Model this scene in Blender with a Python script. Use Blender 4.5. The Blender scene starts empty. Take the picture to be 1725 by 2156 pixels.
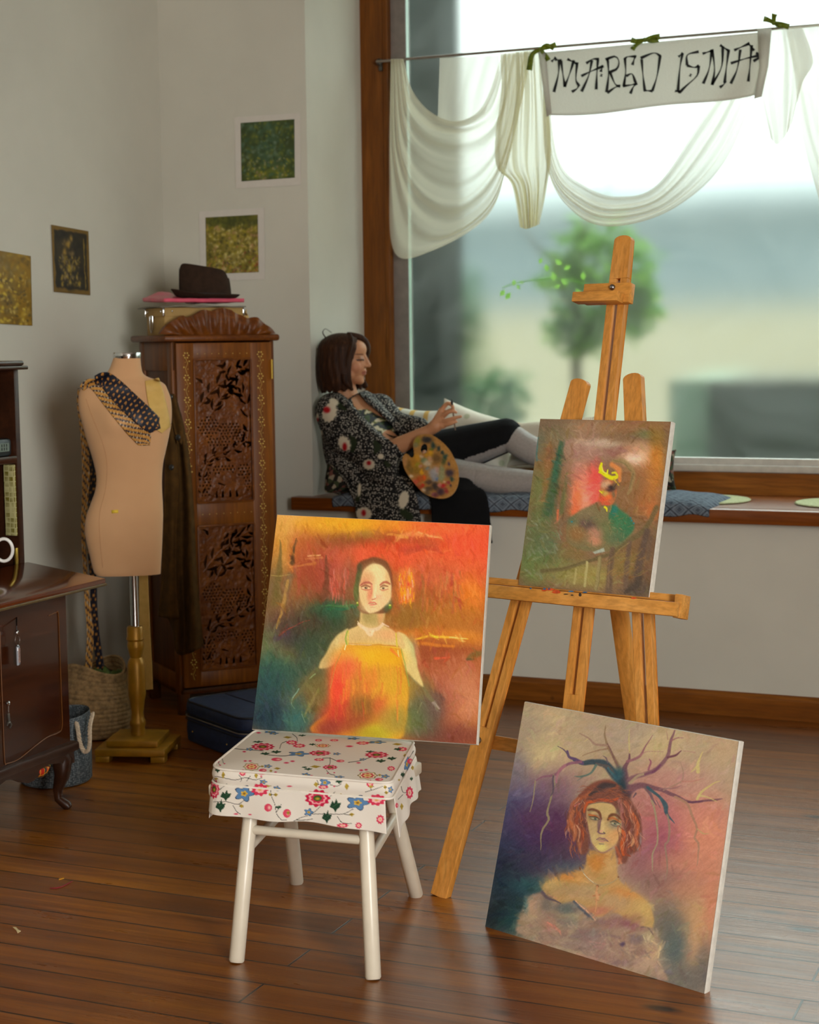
import bpy, bmesh, math, random
import numpy as np
from mathutils import Vector, Matrix
from mathutils.bvhtree import BVHTree
random.seed(7); RNG=np.random.default_rng(7)
SC=bpy.context.scene; COL=SC.collection
PI=math.pi
# ---------------------------------------------------------------- camera geometry (50 mm lens, eye 1.45 m, room axes = walls)
F=3594.; CX,CY=862.5,1078.; H=1.45
_d=np.array([.012,1,363/3594]); _d/=np.linalg.norm(_d)
_m=np.array([-8342.,-263,3594]); _m-=_d*_m.dot(_d); _m/=np.linalg.norm(_m)
_ex=-_m; _ez=-_d; _ey=np.cross(_ez,_ex)
if _ey[2]<0: _ey=-_ey
RM=np.stack([_ex,_ey,_ez]); CAM=np.array([0,0,H])
def ray(x,y): return RM@np.array([x-CX,y-CY,F])
def on_x(x,y,X): d=ray(x,y); return CAM+d*(X/d[0])
def on_y(x,y,Y): d=ray(x,y); return CAM+d*(Y/d[1])
def on_z(x,y,Z=0.): d=ray(x,y); return CAM+d*((Z-H)/d[2])
def on_pl(x,y,p,n): d=ray(x,y); return CAM+d*(np.dot(np.array(p)-CAM,n)/np.dot(d,n))
def proj(p): c=RM.T@(np.asarray(p,float)-CAM); return CX+F*c[0]/c[2],CY+F*c[1]/c[2]
def V(*a): return np.array(a,float)
# ---------------------------------------------------------------- colour
def lin(c):
    c=np.asarray(c,float)/255.
    return np.where(c<=.04045,c/12.92,((c+.055)/1.055)**2.4)
def rgba(c): l=lin(c); return (float(l[0]),float(l[1]),float(l[2]),1.)
# ---------------------------------------------------------------- materials
MATS={}
class NT:
    def __init__(s,name):
        s.m=bpy.data.materials.new(name); s.m.use_nodes=True; s.t=s.m.node_tree; s.t.nodes.clear()
        s.out=s.n('ShaderNodeOutputMaterial')
    def n(s,t,**k):
        o=s.t.nodes.new(t)
        for a,b in k.items():
            if a.startswith('i_'): o.inputs[a[2:].replace('_',' ')].default_value=b
            else: setattr(o,a,b)
        return o
    def l(s,a,b): s.t.links.new(a,b)
    def bsdf(s,col=None,rough=.6,metal=0,spec=.5):
        b=s.n('ShaderNodeBsdfPrincipled'); b.inputs['Roughness'].default_value=rough; b.inputs['Metallic'].default_value=metal
        b.inputs['Specular IOR Level'].default_value=spec
        if col is not None: b.inputs['Base Color'].default_value=rgba(col)
        s.l(b.outputs[0],s.out.inputs[0]); s.b=b; return b
    def co(s,scale=(1,1,1),kind='Object',rot=(0,0,0)):
        c=s.n('ShaderNodeTexCoord'); m=s.n('ShaderNodeMapping'); m.inputs['Scale'].default_value=scale; m.inputs['Rotation'].default_value=rot
        s.l(c.outputs[kind],m.inputs[0]); return m.outputs[0]
    def noise(s,vec,scale=5,detail=4,rough=.6,dist=0):
        n=s.n('ShaderNodeTexNoise'); n.inputs['Scale'].default_value=scale; n.inputs['Detail'].default_value=detail
        n.inputs['Roughness'].default_value=rough; n.inputs['Distortion'].default_value=dist; s.l(vec,n.inputs['Vector']); return n.outputs[0]
    def ramp(s,fac,stops,interp='LINEAR'):
        r=s.n('ShaderNodeValToRGB'); r.color_ramp.interpolation=interp; e=r.color_ramp.elements
        while len(e)<len(stops): e.new(.5)
        for k,(p,c) in enumerate(stops):
            e[k].position=p; e[k].color=rgba(c) if not np.isscalar(c) else (c,c,c,1)
        s.l(fac,r.inputs[0]); return r.outputs[0]
    def mix(s,fac,a,b,mode='MIX'):
        m=s.n('ShaderNodeMix',data_type='RGBA',blend_type=mode)
        for v,i in ((fac,0),(a,6),(b,7)):
            if hasattr(v,'links'): s.l(v,m.inputs[i])
            elif i==0: m.inputs[0].default_value=v
            else: m.inputs[i].default_value=rgba(v)
        return m.outputs[2]
    def bump(s,h,strength=.3,dist=.002):
        b=s.n('ShaderNodeBump'); b.inputs['Strength'].default_value=strength; b.inputs['Distance'].default_value=dist
        s.l(h,b.inputs['Height']); s.l(b.outputs[0],s.b.inputs['Normal']); return b
def plain(name,col,rough=.6,metal=0,var=.08,vs=30,bump=0,bs=200,spec=.5):
    if name in MATS: return MATS[name]
    t=NT(name); t.bsdf(col,rough,metal,spec); v=t.co()
    c=np.asarray(col,float); t.l(t.ramp(t.noise(v,vs,3),[(.3,c*(1-var)),(.7,np.minimum(255,c*(1+var)))]),t.b.inputs['Base Color'])
    if bump: t.bump(t.noise(v,bs,3),bump,.002)
    MATS[name]=t.m; return t.m
def wood(name,c1,c2,axis=2,rough=.45,gs=26,spec=.28,knots=False,stretch=.07,coat=0):
    if name in MATS: return MATS[name]
    t=NT(name); t.bsdf(c1,rough,0,spec); sc=[1,1,1]; sc[axis]=stretch
    v=t.co(sc); n=t.noise(v,gs,6,.65,.6); f=t.noise(v,gs*6,3,.6)
    col=t.ramp(n,[(.3,c1),(.52,np.asarray(c1)*.55+np.asarray(c2)*.45),(.7,c2)])
    col=t.mix(t.ramp(f,[(.35,.55),(.6,1.)]),np.asarray(c1)*.72,col)
    if knots:
        kv=t.co((3.1,3.1,3.1) if axis!=2 else (4,4,1.6)); w=t.n('ShaderNodeTexVoronoi'); w.inputs['Scale'].default_value=2.2; t.l(kv,w.inputs['Vector'])
        col=t.mix(t.ramp(w.outputs['Distance'],[(.05,1.),(.11,0.)]),col,np.asarray(c1)*.35)
    t.l(col,t.b.inputs['Base Color']); t.bump(f,.08,.001)
    if coat: t.b.inputs['Coat Weight'].default_value=coat; t.b.inputs['Coat Roughness'].default_value=.08
    MATS[name]=t.m; return t.m
def vcol(name,rough=.6,spec=.4,bump=0,bs=300,sheen=0):
    if name in MATS: return MATS[name]
    t=NT(name); t.bsdf((200,200,200),rough,0,spec); a=t.n('ShaderNodeVertexColor'); a.layer_name='col'; t.l(a.outputs[0],t.b.inputs['Base Color'])
    if bump: t.bump(t.noise(t.co(),bs,3),bump,.002)
    if sheen: t.b.inputs['Sheen Weight'].default_value=sheen
    MATS[name]=t.m; return t.m
# ---------------------------------------------------------------- meshes
class G:
    """collects vertices and faces of one part (world metres)"""
    def __init__(s): s.v=[]; s.f=[]; s.k=[]
    def add(s,v,f):
        b=len(s.v); s.v+= [tuple(map(float,p)) for p in v]; s.f+=[tuple(int(b+i) for i in q) for q in f]; return s
    def box(s,c,size,az=0,M=None,bev=0):
        x,y,z=[a/2 for a in size]
        if bev:
            bm=bmesh.new(); bmesh.ops.create_cube(bm,size=1)
            bmesh.ops.scale(bm,vec=size,verts=bm.verts); bmesh.ops.bevel(bm,geom=list(bm.edges),offset=bev,segments=2,affect='EDGES',profile=.5)
            bm.verts.index_update(); pts=[tuple(w.co) for w in bm.verts]; fs=[[w.index for w in q.verts] for q in bm.faces]; bm.free()
        else:
            pts=[(i*x,j*y,k*z) for i in(-1,1) for j in(-1,1) for k in(-1,1)]
            fs=[(0,1,3,2),(4,6,7,5),(0,4,5,1),(2,3,7,6),(0,2,6,4),(1,5,7,3)]
        if M is None: M=Matrix.Rotation(az,3,'Z')
        return s.add([np.array(M@Vector(p))+np.array(c) for p in pts],fs)
    def bar(s,a,b,w,h,up=(0,0,1),bev=.002):
        """rectangular bar from a to b: w across, h along 'up'"""
        a=np.array(a,float);b=np.array(b,float);d=b-a;L=np.linalg.norm(d);d/=L
        u=np.array(up,float);u=u-d*u.dot(d);u/=np.linalg.norm(u);r=np.cross(d,u)
        M=Matrix((r,d,u)).transposed(); return s.box((a+b)/2,(w,L,h),M=M,bev=bev)
    def tube(s,pts,r,n=12,caps=True,closed=False,flat=1.):
        pts=[np.array(p,float) for p in pts];m=len(pts); rs=r if hasattr(r,'__len__') else [r]*m
        t=[];
        for i in range(m):
            a=pts[(i-1)%m] if (closed or i>0) else pts[i]; b=pts[(i+1)%m] if (closed or i<m-1) else pts[i]
            q=b-a; t.append(q/(np.linalg.norm(q)+1e-12))
        u=np.array([0,0,1.]) if abs(t[0][2])<.9 else np.array([1.,0,0]); vs=[]
        for i in range(m):
            u=u-t[i]*u.dot(t[i]); u/=np.linalg.norm(u)+1e-12; w=np.cross(t[i],u)
            for k in range(n):
                a=2*PI*k/n; vs.append(pts[i]+rs[i]*(math.cos(a)*u+flat*math.sin(a)*w))
        fs=[]
        for i in range(m if closed else m-1):
            j=(i+1)%m
            for k in range(n): l=(k+1)%n; fs.append((i*n+k,i*n+l,j*n+l,j*n+k))
        if caps and not closed: fs.append(tuple(range(n))[::-1]); fs.append(tuple((m-1)*n+k for k in range(n)))
        return s.add(vs,fs)
    def lathe(s,prof,c=(0,0,0),n=32,caps=True):
        vs=[];m=len(prof)
        for r,z in prof:
            for k in range(n): a=2*PI*k/n; vs.append((c[0]+r*math.cos(a),c[1]+r*math.sin(a),c[2]+z))
        fs=[(i*n+k,i*n+(k+1)%n,(i+1)*n+(k+1)%n,(i+1)*n+k) for i in range(m-1) for k in range(n)]
        if caps: fs.append(tuple(range(n))[::-1]); fs.append(tuple((m-1)*n+k for k in range(n)))
        return s.add(vs,fs)
    def grid(s,P,close_u=False):
        P=np.asarray(P,float);a,b=P.shape[:2]
        fs=[(i*b+j,i*b+(j+1)%b,(i+1)*b+(j+1)%b,(i+1)*b+j) for i in range(a-1) for j in range(b if close_u else b-1)]
        return s.add(P.reshape(-1,3),fs)
    def prism(s,poly,ex):
        """closed polygon (3d points) extruded by vector ex"""
        p=[np.array(q,float) for q in poly];n=len(p); e=np.array(ex,float)
        return s.add(p+[q+e for q in p],[tuple(range(n))[::-1],tuple(range(n,2*n))]+[(i,(i+1)%n,n+(i+1)%n,n+i) for i in range(n)])
    def ell(s,c,r,n=16,M=None):
        vs=[];m=n//2
        for i in range(m+1):
            t=PI*i/m
            for k in range(n):
                a=2*PI*k/n; p=Vector((r[0]*math.sin(t)*math.cos(a),r[1]*math.sin(t)*math.sin(a),r[2]*math.cos(t)))
                if M is not None: p=M@p
                vs.append(np.array(p)+np.array(c))
        return s.add(vs,[(i*n+k,(i+1)*n+k,(i+1)*n+(k+1)%n,i*n+(k+1)%n) for i in range(m) for k in range(n)])
    def obj(s,name,mat,parent=None,smooth=True,cols=None,sol=0,sub=0,org=None,auto=True,solo=0):
        v=np.array(s.v,float)
        if parent is not None: o3=np.array(ORG[parent.name])
        elif org is not None: o3=np.array(org,float)
        else: lo,hi=v.min(0),v.max(0); o3=np.array([(lo[0]+hi[0])/2,(lo[1]+hi[1])/2,lo[2]])
        me=bpy.data.meshes.new(name); me.from_pydata((v-o3).tolist(),[],s.f); me.validate(); me.update()
        if cols is not None:
            at=me.color_attributes.new('col','FLOAT_COLOR','POINT'); c=np.ones((len(v),4)); c[:,:3]=lin(np.clip(np.asarray(cols),0,255)); at.data.foreach_set('color',c.ravel())
        bm=bmesh.new(); bm.from_mesh(me); bmesh.ops.remove_doubles(bm,verts=bm.verts,dist=1e-6) if cols is None else None
        if sol==0: bmesh.ops.recalc_face_normals(bm,faces=bm.faces)
        bm.to_mesh(me); bm.free()
        o=bpy.data.objects.new(name,me); COL.objects.link(o); me.materials.append(mat)
        if smooth:
            me.shade_smooth()
            if auto:
                try: me.set_sharp_from_angle(angle=math.radians(42))
                except Exception: pass
        if sol: md=o.modifiers.new('thick','SOLIDIFY'); md.thickness=sol; md.offset=solo
        if sub: md=o.modifiers.new('sub','SUBSURF'); md.levels=sub; md.render_levels=sub
        if parent is not None: o.parent=parent; ORG[o.name]=o3
        else: o.location=o3; ORG[o.name]=o3
        return o
ORG={}
def tag(o,label=None,cat=None,group=None,kind=None):
    if label: o['label']=label
    if cat: o['category']=cat
    if group: o['group']=group
    if kind: o['kind']=kind
    return o
def thing(name,label,cat,loc,group=None,kind=None):
    o=bpy.data.objects.new(name,None); COL.objects.link(o); o.location=tuple(map(float,loc)); o.empty_display_size=.05; ORG[o.name]=np.array(loc,float)
    return tag(o,label,cat,group,kind)
def crom(P,n,closed=False):
    """Catmull-Rom resample of control points"""
    P=np.asarray(P,float);m=len(P);out=[]
    T=np.linspace(0,m if closed else m-1,n,endpoint=not closed)
    for t in T:
        i=min(int(t),(m-1) if closed else m-2);f=t-i
        g=(lambda k:P[k%m]) if closed else (lambda k:P[min(max(k,0),m-1)])
        a,b,c,d=g(i-1),g(i),g(i+1),g(i+2)
        if not closed:
            if i==0: a=2*b-c
            if i==m-2: d=2*c-b
        out.append(.5*((2*b)+(-a+c)*f+(2*a-5*b+4*c-d)*f*f+(-a+3*b-3*c+d)*f**3))
    return np.array(out)
def loft(curves,nu,nv):
    C=np.array([crom(c,nu) for c in curves]); return np.stack([crom(C[:,i],nv) for i in range(nu)],0)
def vnoise(X,Y,s,seed=0,oct=3):
    """smooth value noise in about -1..1"""
    r=np.zeros_like(X,dtype=float);amp=1.;tot=0
    for o in range(oct):
        T=np.random.default_rng(seed*17+o).uniform(-1,1,(64,64)); x=X/s*2**o+3.3*o; y=Y/s*2**o+1.7*o
        i=np.floor(x).astype(int);j=np.floor(y).astype(int);f=x-i;g=y-j;f=f*f*(3-2*f);g=g*g*(3-2*g)
        A=T[i%64,j%64];B=T[(i+1)%64,j%64];C_=T[i%64,(j+1)%64];D=T[(i+1)%64,(j+1)%64]
        r+=amp*((A*(1-f)+B*f)*(1-g)+(C_*(1-f)+D*f)*g); tot+=amp; amp*=.5
    return r/tot*1.4
class Paint:
    """a tiny oil painter: soft blobs, strokes and shapes blended over sample points X,Y"""
    def __init__(s,X,Y,base,warp=0,ws=60,seed=1):
        s.X=X.astype(float).ravel();s.Y=Y.astype(float).ravel();s.x0=s.X.copy();s.y0=s.Y.copy();s.seed=seed
        s.c=np.tile(np.array(base,float),(len(s.X),1))
        if warp:
            s.X=s.X+warp*vnoise(s.x0,s.y0,ws,seed);s.Y=s.Y+warp*vnoise(s.x0,s.y0,ws,seed+5)
    def _put(s,i,w,col):
        w=w[:,None]; s.c[i]=s.c[i]*(1-w)+np.array(col,float)*w
    def blob(s,x,y,rx,ry,col,a=1.,rot=0,p=1.45):
        R=2.4*max(rx,ry); i=np.nonzero((abs(s.X-x)<R)&(abs(s.Y-y)<R))[0]
        if len(i)==0:return
        dx=s.X[i]-x;dy=s.Y[i]-y;c,n=math.cos(math.radians(rot)),math.sin(math.radians(rot))
        q=((c*dx+n*dy)/rx)**2+((-n*dx+c*dy)/ry)**2
        s._put(i,a*np.exp(-q**p*.9),col)
    def line(s,pts,w,col,a=1.,soft=.5,n=0):
        P=np.array(pts,float)
        if n: P=crom(P,n)
        W=np.interp(np.linspace(0,1,len(P)),np.linspace(0,1,len(w)),w) if hasattr(w,'__len__') else np.full(len(P),float(w))
        m=W.max()*1.6+2
        i=np.nonzero((s.X>P[:,0].min()-m)&(s.X<P[:,0].max()+m)&(s.Y>P[:,1].min()-m)&(s.Y<P[:,1].max()+m))[0]
        if len(i)==0:return
        best=np.full(len(i),9.)
        for k in range(len(P)-1):
            d=P[k+1]-P[k];L=d.dot(d)+1e-9
            t=np.clip(((s.X[i]-P[k,0])*d[0]+(s.Y[i]-P[k,1])*d[1])/L,0,1)
            q=np.hypot(s.X[i]-P[k,0]-t*d[0],s.Y[i]-P[k,1]-t*d[1])/(W[k]+(W[k+1]-W[k])*t+1e-6)
            best=np.minimum(best,q)
        e=max(soft,.05); s._put(i,a*np.clip((1+e*.5-best)/e,0,1),col)
    def poly(s,pts,col,a=1.,soft=3.,n=0,tex=0):
        P=np.array(pts,float)
        if n: P=crom(P,n,True)
        m=soft*2+2
        i=np.nonzero((s.X>P[:,0].min()-m)&(s.X<P[:,0].max()+m)&(s.Y>P[:,1].min()-m)&(s.Y<P[:,1].max()+m))[0]
        if len(i)==0:return
        x=s.X[i];y=s.Y[i];ins=np.zeros(len(i),bool);best=np.full(len(i),1e9)
        for k in range(len(P)):
            p=P[k];q=P[(k+1)%len(P)];d=q-p
            c=((p[1]>y)!=(q[1]>y)); ins^=c&(x<d[0]*(y-p[1])/(d[1] if abs(d[1])>1e-9 else 1e-9)+p[0])
            t=np.clip(((x-p[0])*d[0]+(y-p[1])*d[1])/(d.dot(d)+1e-9),0,1)
            best=np.minimum(best,np.hypot(x-p[0]-t*d[0],y-p[1]-t*d[1]))
        sd=np.where(ins,best,-best); w=np.clip(.5+sd/(2*soft),0,1); w=w*w*(3-2*w)
        s._put(i,a*w,col)
    def strokes(s,n,w,l,seed=1,a=.5,amt=12,skip=(),ang=None):
        rg=np.random.default_rng(seed); N=len(s.X)
        base=s.c.copy()
        for k in range(n):
            i=rg.integers(N); x,y=s.X[i],s.Y[i]
            if any(((x-q[0])/q[2])**2+((y-q[1])/q[3])**2<1 for q in skip): continue
            t=(ang if ang is not None else 2.2*vnoise(np.array([x]),np.array([y]),260,seed)[0])+rg.normal()*.45; L=l*rg.uniform(.5,1.4); c,q=math.cos(t)*L/2,math.sin(t)*L/2; b=rg.normal()*.12*L
            s.line([(x-c,y-q),(x-b*math.sin(t),y+b*math.cos(t)),(x+c,y+q)],[w*.4,w*rg.uniform(.6,1.3),w*.3],np.clip(base[i]+rg.normal(size=3)*amt*.5+rg.normal()*amt,0,255),a,1.)
    def grain(s,amt=6,sx=4,sy=4,seed=3,ang=0):
        c,n=math.cos(ang),math.sin(ang)
        g=vnoise(c*s.x0+n*s.y0,(-n*s.x0+c*s.y0)*sx/sy,sx,seed,3); s.c+=amt*g[:,None]
# ================================================================ camera
cam=bpy.data.cameras.new('camera'); co=bpy.data.objects.new('camera',cam); COL.objects.link(co); SC.camera=co
_R=np.stack([RM@V(1,0,0),RM@V(0,-1,0),RM@V(0,0,-1)],1)
co.matrix_world=Matrix([[*_R[i],CAM[i]] for i in range(3)]+[[0,0,0,1]])
cam.sensor_fit='HORIZONTAL'; cam.sensor_width=24.; cam.lens=F*24/1725; cam.clip_start=.05; cam.clip_end=200
cam.dof.use_dof=True; cam.dof.focus_distance=4.3; cam.dof.aperture_fstop=4.5
SC.view_settings.view_transform='Standard'; SC.view_settings.look='None'; SC.view_settings.gamma=1; SC.view_settings.use_curve_mapping=False
SC.view_settings.exposure=0.42
SC.cycles.use_denoising=True; SC.cycles.use_adaptive_sampling=True; SC.cycles.adaptive_threshold=.02; SC.cycles.max_bounces=10; SC.cycles.diffuse_bounces=5; SC.cycles.glossy_bounces=4; SC.cycles.transmission_bounces=8; SC.cycles.transparent_max_bounces=16
SC.cycles.caustics_refractive=True; SC.cycles.caustics_reflective=False; SC.cycles.sample_clamp_indirect=6.
# ================================================================ daylight: overcast sky outside
w=bpy.data.worlds.new('world'); SC.world=w; w.use_nodes=True; t=w.node_tree; bg=t.nodes['Background']
tc=t.nodes.new('ShaderNodeTexCoord'); sx=t.nodes.new('ShaderNodeSeparateXYZ'); rp=t.nodes.new('ShaderNodeValToRGB')
t.links.new(tc.outputs['Generated'],sx.inputs[0]); t.links.new(sx.outputs[2],rp.inputs[0]); t.links.new(rp.outputs[0],bg.inputs[0])
rp.color_ramp.elements[0].color=(.27,.285,.28,1); rp.color_ramp.elements[1].color=(1,1,.99,1); rp.color_ramp.elements[1].position=.9
bg.inputs[1].default_value=SKY=4.5
# ================================================================ room shell
XL,YW,XR,YF,ZC=-3.914,6.405,2.6,-2.2,3.35     # left wall, window wall, right wall, wall behind the camera, ceiling
XV,YG=-3.216,6.94                             # left reveal of the window niche, plane of the window frame
ZS,ZSB=.80,.745                               # top and underside of the wide sill
def plaster(name,col):
    t=NT(name); t.bsdf(col,.75,0,.2); v=t.co(); n=t.noise(v,1.3,4); c=np.array(col,float)
    t.l(t.ramp(n,[(.3,c*.965),(.7,np.minimum(c*1.02,255))]),t.b.inputs['Base Color']); t.bump(t.noise(v,60,4),.06,.004); return t.m
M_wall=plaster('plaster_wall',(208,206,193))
def slab(name,a,b,mat,kind='structure'):
    a=np.array(a,float);b=np.array(b,float); return tag(G().box((a+b)/2,b-a).obj(name,mat,smooth=False),kind=kind)
slab('wall_left',(XL-.2,YF-.2,0),(XL,YW+.8,ZC),M_wall)
g=G(); XE=1.75                                # window wall: left pier, parapet under the sill, right pier, lintel
g.box(((XL+XV)/2,YW+.4,ZC/2),(XV-XL,.8,ZC)); g.box(((XV+XE)/2,YW+.4,ZSB/2),(XE-XV,.8,ZSB)); g.box(((XE+XR)/2,YW+.4,ZC/2),(XR-XE,.8,ZC)); g.box(((XV+XE)/2,YW+.4,3.29),(XE-XV,.8,.12))
tag(g.obj('wall_back',M_wall,smooth=False),kind='structure')
# right wall has the room's second window behind the camera's right shoulder
W2=(-2.1,.6,.75,2.75)
g=G(); g.box((XR+.1,(YF+W2[0])/2,ZC/2),(.2,W2[0]-YF,ZC)); g.box((XR+.1,(W2[1]+YW)/2,ZC/2),(.2,YW-W2[1],ZC))
g.box((XR+.1,(W2[0]+W2[1])/2,W2[2]/2),(.2,W2[1]-W2[0],W2[2])); g.box((XR+.1,(W2[0]+W2[1])/2,(W2[3]+ZC)/2),(.2,W2[1]-W2[0],ZC-W2[3]))
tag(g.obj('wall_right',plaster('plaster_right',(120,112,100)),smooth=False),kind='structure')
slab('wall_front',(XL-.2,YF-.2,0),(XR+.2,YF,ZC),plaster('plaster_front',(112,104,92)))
slab('ceiling',(XL-.2,YF-.2,ZC),(XR+.2,YW+.8,ZC+.15),plaster('plaster_ceiling',(190,186,178)))
# ---------------------------------------------------------------- floor boards
t=NT('floor_boards'); t.bsdf((110,62,20),.3,0,.6)
v=t.co((1,1,1)); bt=t.n('ShaderNodeTexBrick'); bt.offset=.37; bt.offset_frequency=2; bt.squash=1
for k,x in (('Scale',1.),('Mortar Size',.0036),('Mortar Smooth',.5),('Bias',0.),('Brick Width',3.1),('Row Height',.118)): bt.inputs[k].default_value=x
bt.inputs['Color1'].default_value=(.0,.0,.0,1); bt.inputs['Color2'].default_value=(1,1,1,1); bt.inputs['Mortar'].default_value=(.5,.5,.5,1); t.l(v,bt.inputs['Vector'])
cell=bt.outputs['Color']; line=bt.outputs['Fac']
add=t.n('ShaderNodeVectorMath',operation='MULTIPLY_ADD'); t.l(cell,add.inputs[0]); add.inputs[1].default_value=(7,3,5); t.l(v,add.inputs[2])
mp=t.n('ShaderNodeMapping'); mp.inputs['Scale'].default_value=(.06,1,1); t.l(add.outputs[0],mp.inputs[0])
gr=t.noise(mp.outputs[0],16,7,.66,1.2); fi=t.noise(mp.outputs[0],110,4,.6)
col=t.ramp(gr,[(.25,(84,40,1)),(.5,(150,82,3)),(.72,(186,114,11))])
col=t.mix(t.ramp(fi,[(.3,.6),(.62,1.)]),(86,44,3),col)
col=t.mix(t.ramp(cell,[(.0,.0),(1.,.42)]),col,(84,42,4))
big=t.noise(v,1.1,3); col=t.mix(t.ramp(big,[(.38,.45),(.62,0.)]),col,(88,48,6))
mk=t.n('ShaderNodeMapping'); mk.inputs['Scale'].default_value=(2.2,5.5,1); t.l(add.outputs[0],mk.inputs[0])
vo=t.n('ShaderNodeTexVoronoi'); vo.inputs['Scale'].default_value=1.0; t.l(mk.outputs[0],vo.inputs['Vector'])
col=t.mix(t.ramp(vo.outputs['Distance'],[(.05,1.),(.12,0.)]),col,(30,12,4))            # knots
sp=t.noise(t.co((4,9,1)),14,5,.75); col=t.mix(t.ramp(sp,[(.66,0.),(.70,.85)]),col,(50,28,14))   # nicks and scuffs
col=t.mix(line,col,(24,13,6)); t.l(col,t.b.inputs['Base Color']); t.b.inputs['Coat Weight'].default_value=.36; t.b.inputs['Coat Roughness'].default_value=.34; t.b.inputs['Coat IOR'].default_value=1.6
ro=t.noise(t.co((.7,2.5,1)),5,4); t.l(t.ramp(ro,[(.3,.26),(.7,.40)]),t.b.inputs['Roughness'])
hb=t.n('ShaderNodeMath',operation='SUBTRACT'); t.l(fi,hb.inputs[0]); t.l(line,hb.inputs[1])
cup=t.noise(t.co((.5,8.5,1)),1,2); hb2=t.n('ShaderNodeMath',operation='MULTIPLY_ADD'); hb2.inputs[1].default_value=2.6; t.l(cup,hb2.inputs[0]); t.l(hb.outputs[0],hb2.inputs[2])
t.bump(hb2.outputs[0],.30,.004)
slab('floor',(XL-.2,YF-.2,-.06),(XR+.2,YW,0),t.m)
# ---------------------------------------------------------------- baseboards, sill
M_base=wood('stained_pine',(112,60,12),(146,88,26),0,.38,18,knots=True)
def baseboard(name,a,b,nrm):
    a=np.array(a,float);b=np.array(b,float);n=np.array(nrm,float);g=G()
    prof=[(0,0),(.018,0),(.018,.072),(.014,.080),(.008,.088),(0,.092)]
    P=[[a+n*p[0]+V(0,0,p[1]) for p in prof],[b+n*p[0]+V(0,0,p[1]) for p in prof]]
    g.grid(P,close_u=True); return tag(g.obj(name,M_base,smooth=False),kind='structure')
baseboard('baseboard_back',(XL,YW,0),(XR,YW,0),(0,-1,0)); baseboard('baseboard_left',(XL,YF,0),(XL,YW,0),(1,0,0))
M_sill=wood('sill_wood',(112,54,12),(154,88,28),0,.32,14,knots=True,coat=.2)
yS=YW-.07; xs0=on_y(612,1060,yS)[0]
tag(G().box(((XV+XE)/2,(YW+YG+.06)/2,(ZS+ZSB)/2),(XE-XV,YG+.06-YW,ZS-ZSB)).box(((xs0+XE+.1)/2,(yS+YW)/2,(ZS+ZSB)/2),(XE+.1-xs0,YW-yS,ZS-ZSB),bev=.006).obj('trim_1',M_sill),kind='structure')
# ---------------------------------------------------------------- big window: wooden frame, painted inner strip, fogged pane
M_frame=wood('frame_wood',(100,54,11),(150,90,26),2,.4,14,knots=True); M_fx=wood('frame_wood_flat',(118,66,15),(160,98,30),0,.4,14,knots=True)
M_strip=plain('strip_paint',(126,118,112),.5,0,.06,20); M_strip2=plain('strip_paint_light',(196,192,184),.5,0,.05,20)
win=thing('window_1',None,None,(XV,YG,ZS),kind='structure'); xF=-3.082; xG=-3.012
g=G(); g.box(((XV+xF-.02)/2,YG+.03,(ZS+3.23)/2),(xF-.02-XV,.06,3.23-ZS)); g.box((xF-.012,YG+.015,(ZS+3.23)/2),(.024,.05,3.23-ZS),bev=.006); g.obj('side_frame',M_frame,win,smooth=True)
G().box(((XV+XE)/2,YG+.03,(ZS+.89)/2),(XE-XV,.05,.89-ZS)).obj('bottom_rail',M_fx,win,smooth=False)
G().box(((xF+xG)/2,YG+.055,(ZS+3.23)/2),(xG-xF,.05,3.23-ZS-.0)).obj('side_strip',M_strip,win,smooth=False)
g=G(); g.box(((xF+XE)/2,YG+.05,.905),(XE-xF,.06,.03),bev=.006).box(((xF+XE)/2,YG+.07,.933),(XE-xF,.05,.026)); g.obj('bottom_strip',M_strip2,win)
G().box((xG-.004,YG+.05,(.94+3.23)/2),(.010,.03,3.23-.94)).obj('pane_edge',plain('pane_edge',(176,205,190),.3,0,.03),win,smooth=False)
t=NT('fogged_glass'); rf=t.n('ShaderNodeBsdfRefraction'); rf.inputs['IOR'].default_value=1.18; rf.inputs['Roughness'].default_value=.31; rf.inputs['Color'].default_value=(.90,.97,.945,1)
tl=t.n('ShaderNodeBsdfTranslucent'); tl.inputs[0].default_value=(.80,.87,.84,1)
gl=t.n('ShaderNodeBsdfGlossy'); gl.inputs['Roughness'].default_value=.25
m1=t.n('ShaderNodeMixShader'); m2=t.n('ShaderNodeMixShader'); v=t.co((1,1,1))
t.l(t.ramp(t.noise(v,2.4,6,.65,1.2),[(.3,.008),(.7,.055)]),m1.inputs[0]); t.l(rf.outputs[0],m1.inputs[1]); t.l(tl.outputs[0],m1.inputs[2])
m2.inputs[0].default_value=.04; t.l(m1.outputs[0],m2.inputs[1]); t.l(gl.outputs[0],m2.inputs[2]); t.l(m2.outputs[0],t.out.inputs[0]); M_glass=t.m
G().box(((xG+XE)/2,YG+.07,(.94+3.23)/2),(XE-xG,.006,3.23-.94)).obj('pane',M_glass,win,smooth=False)
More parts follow.
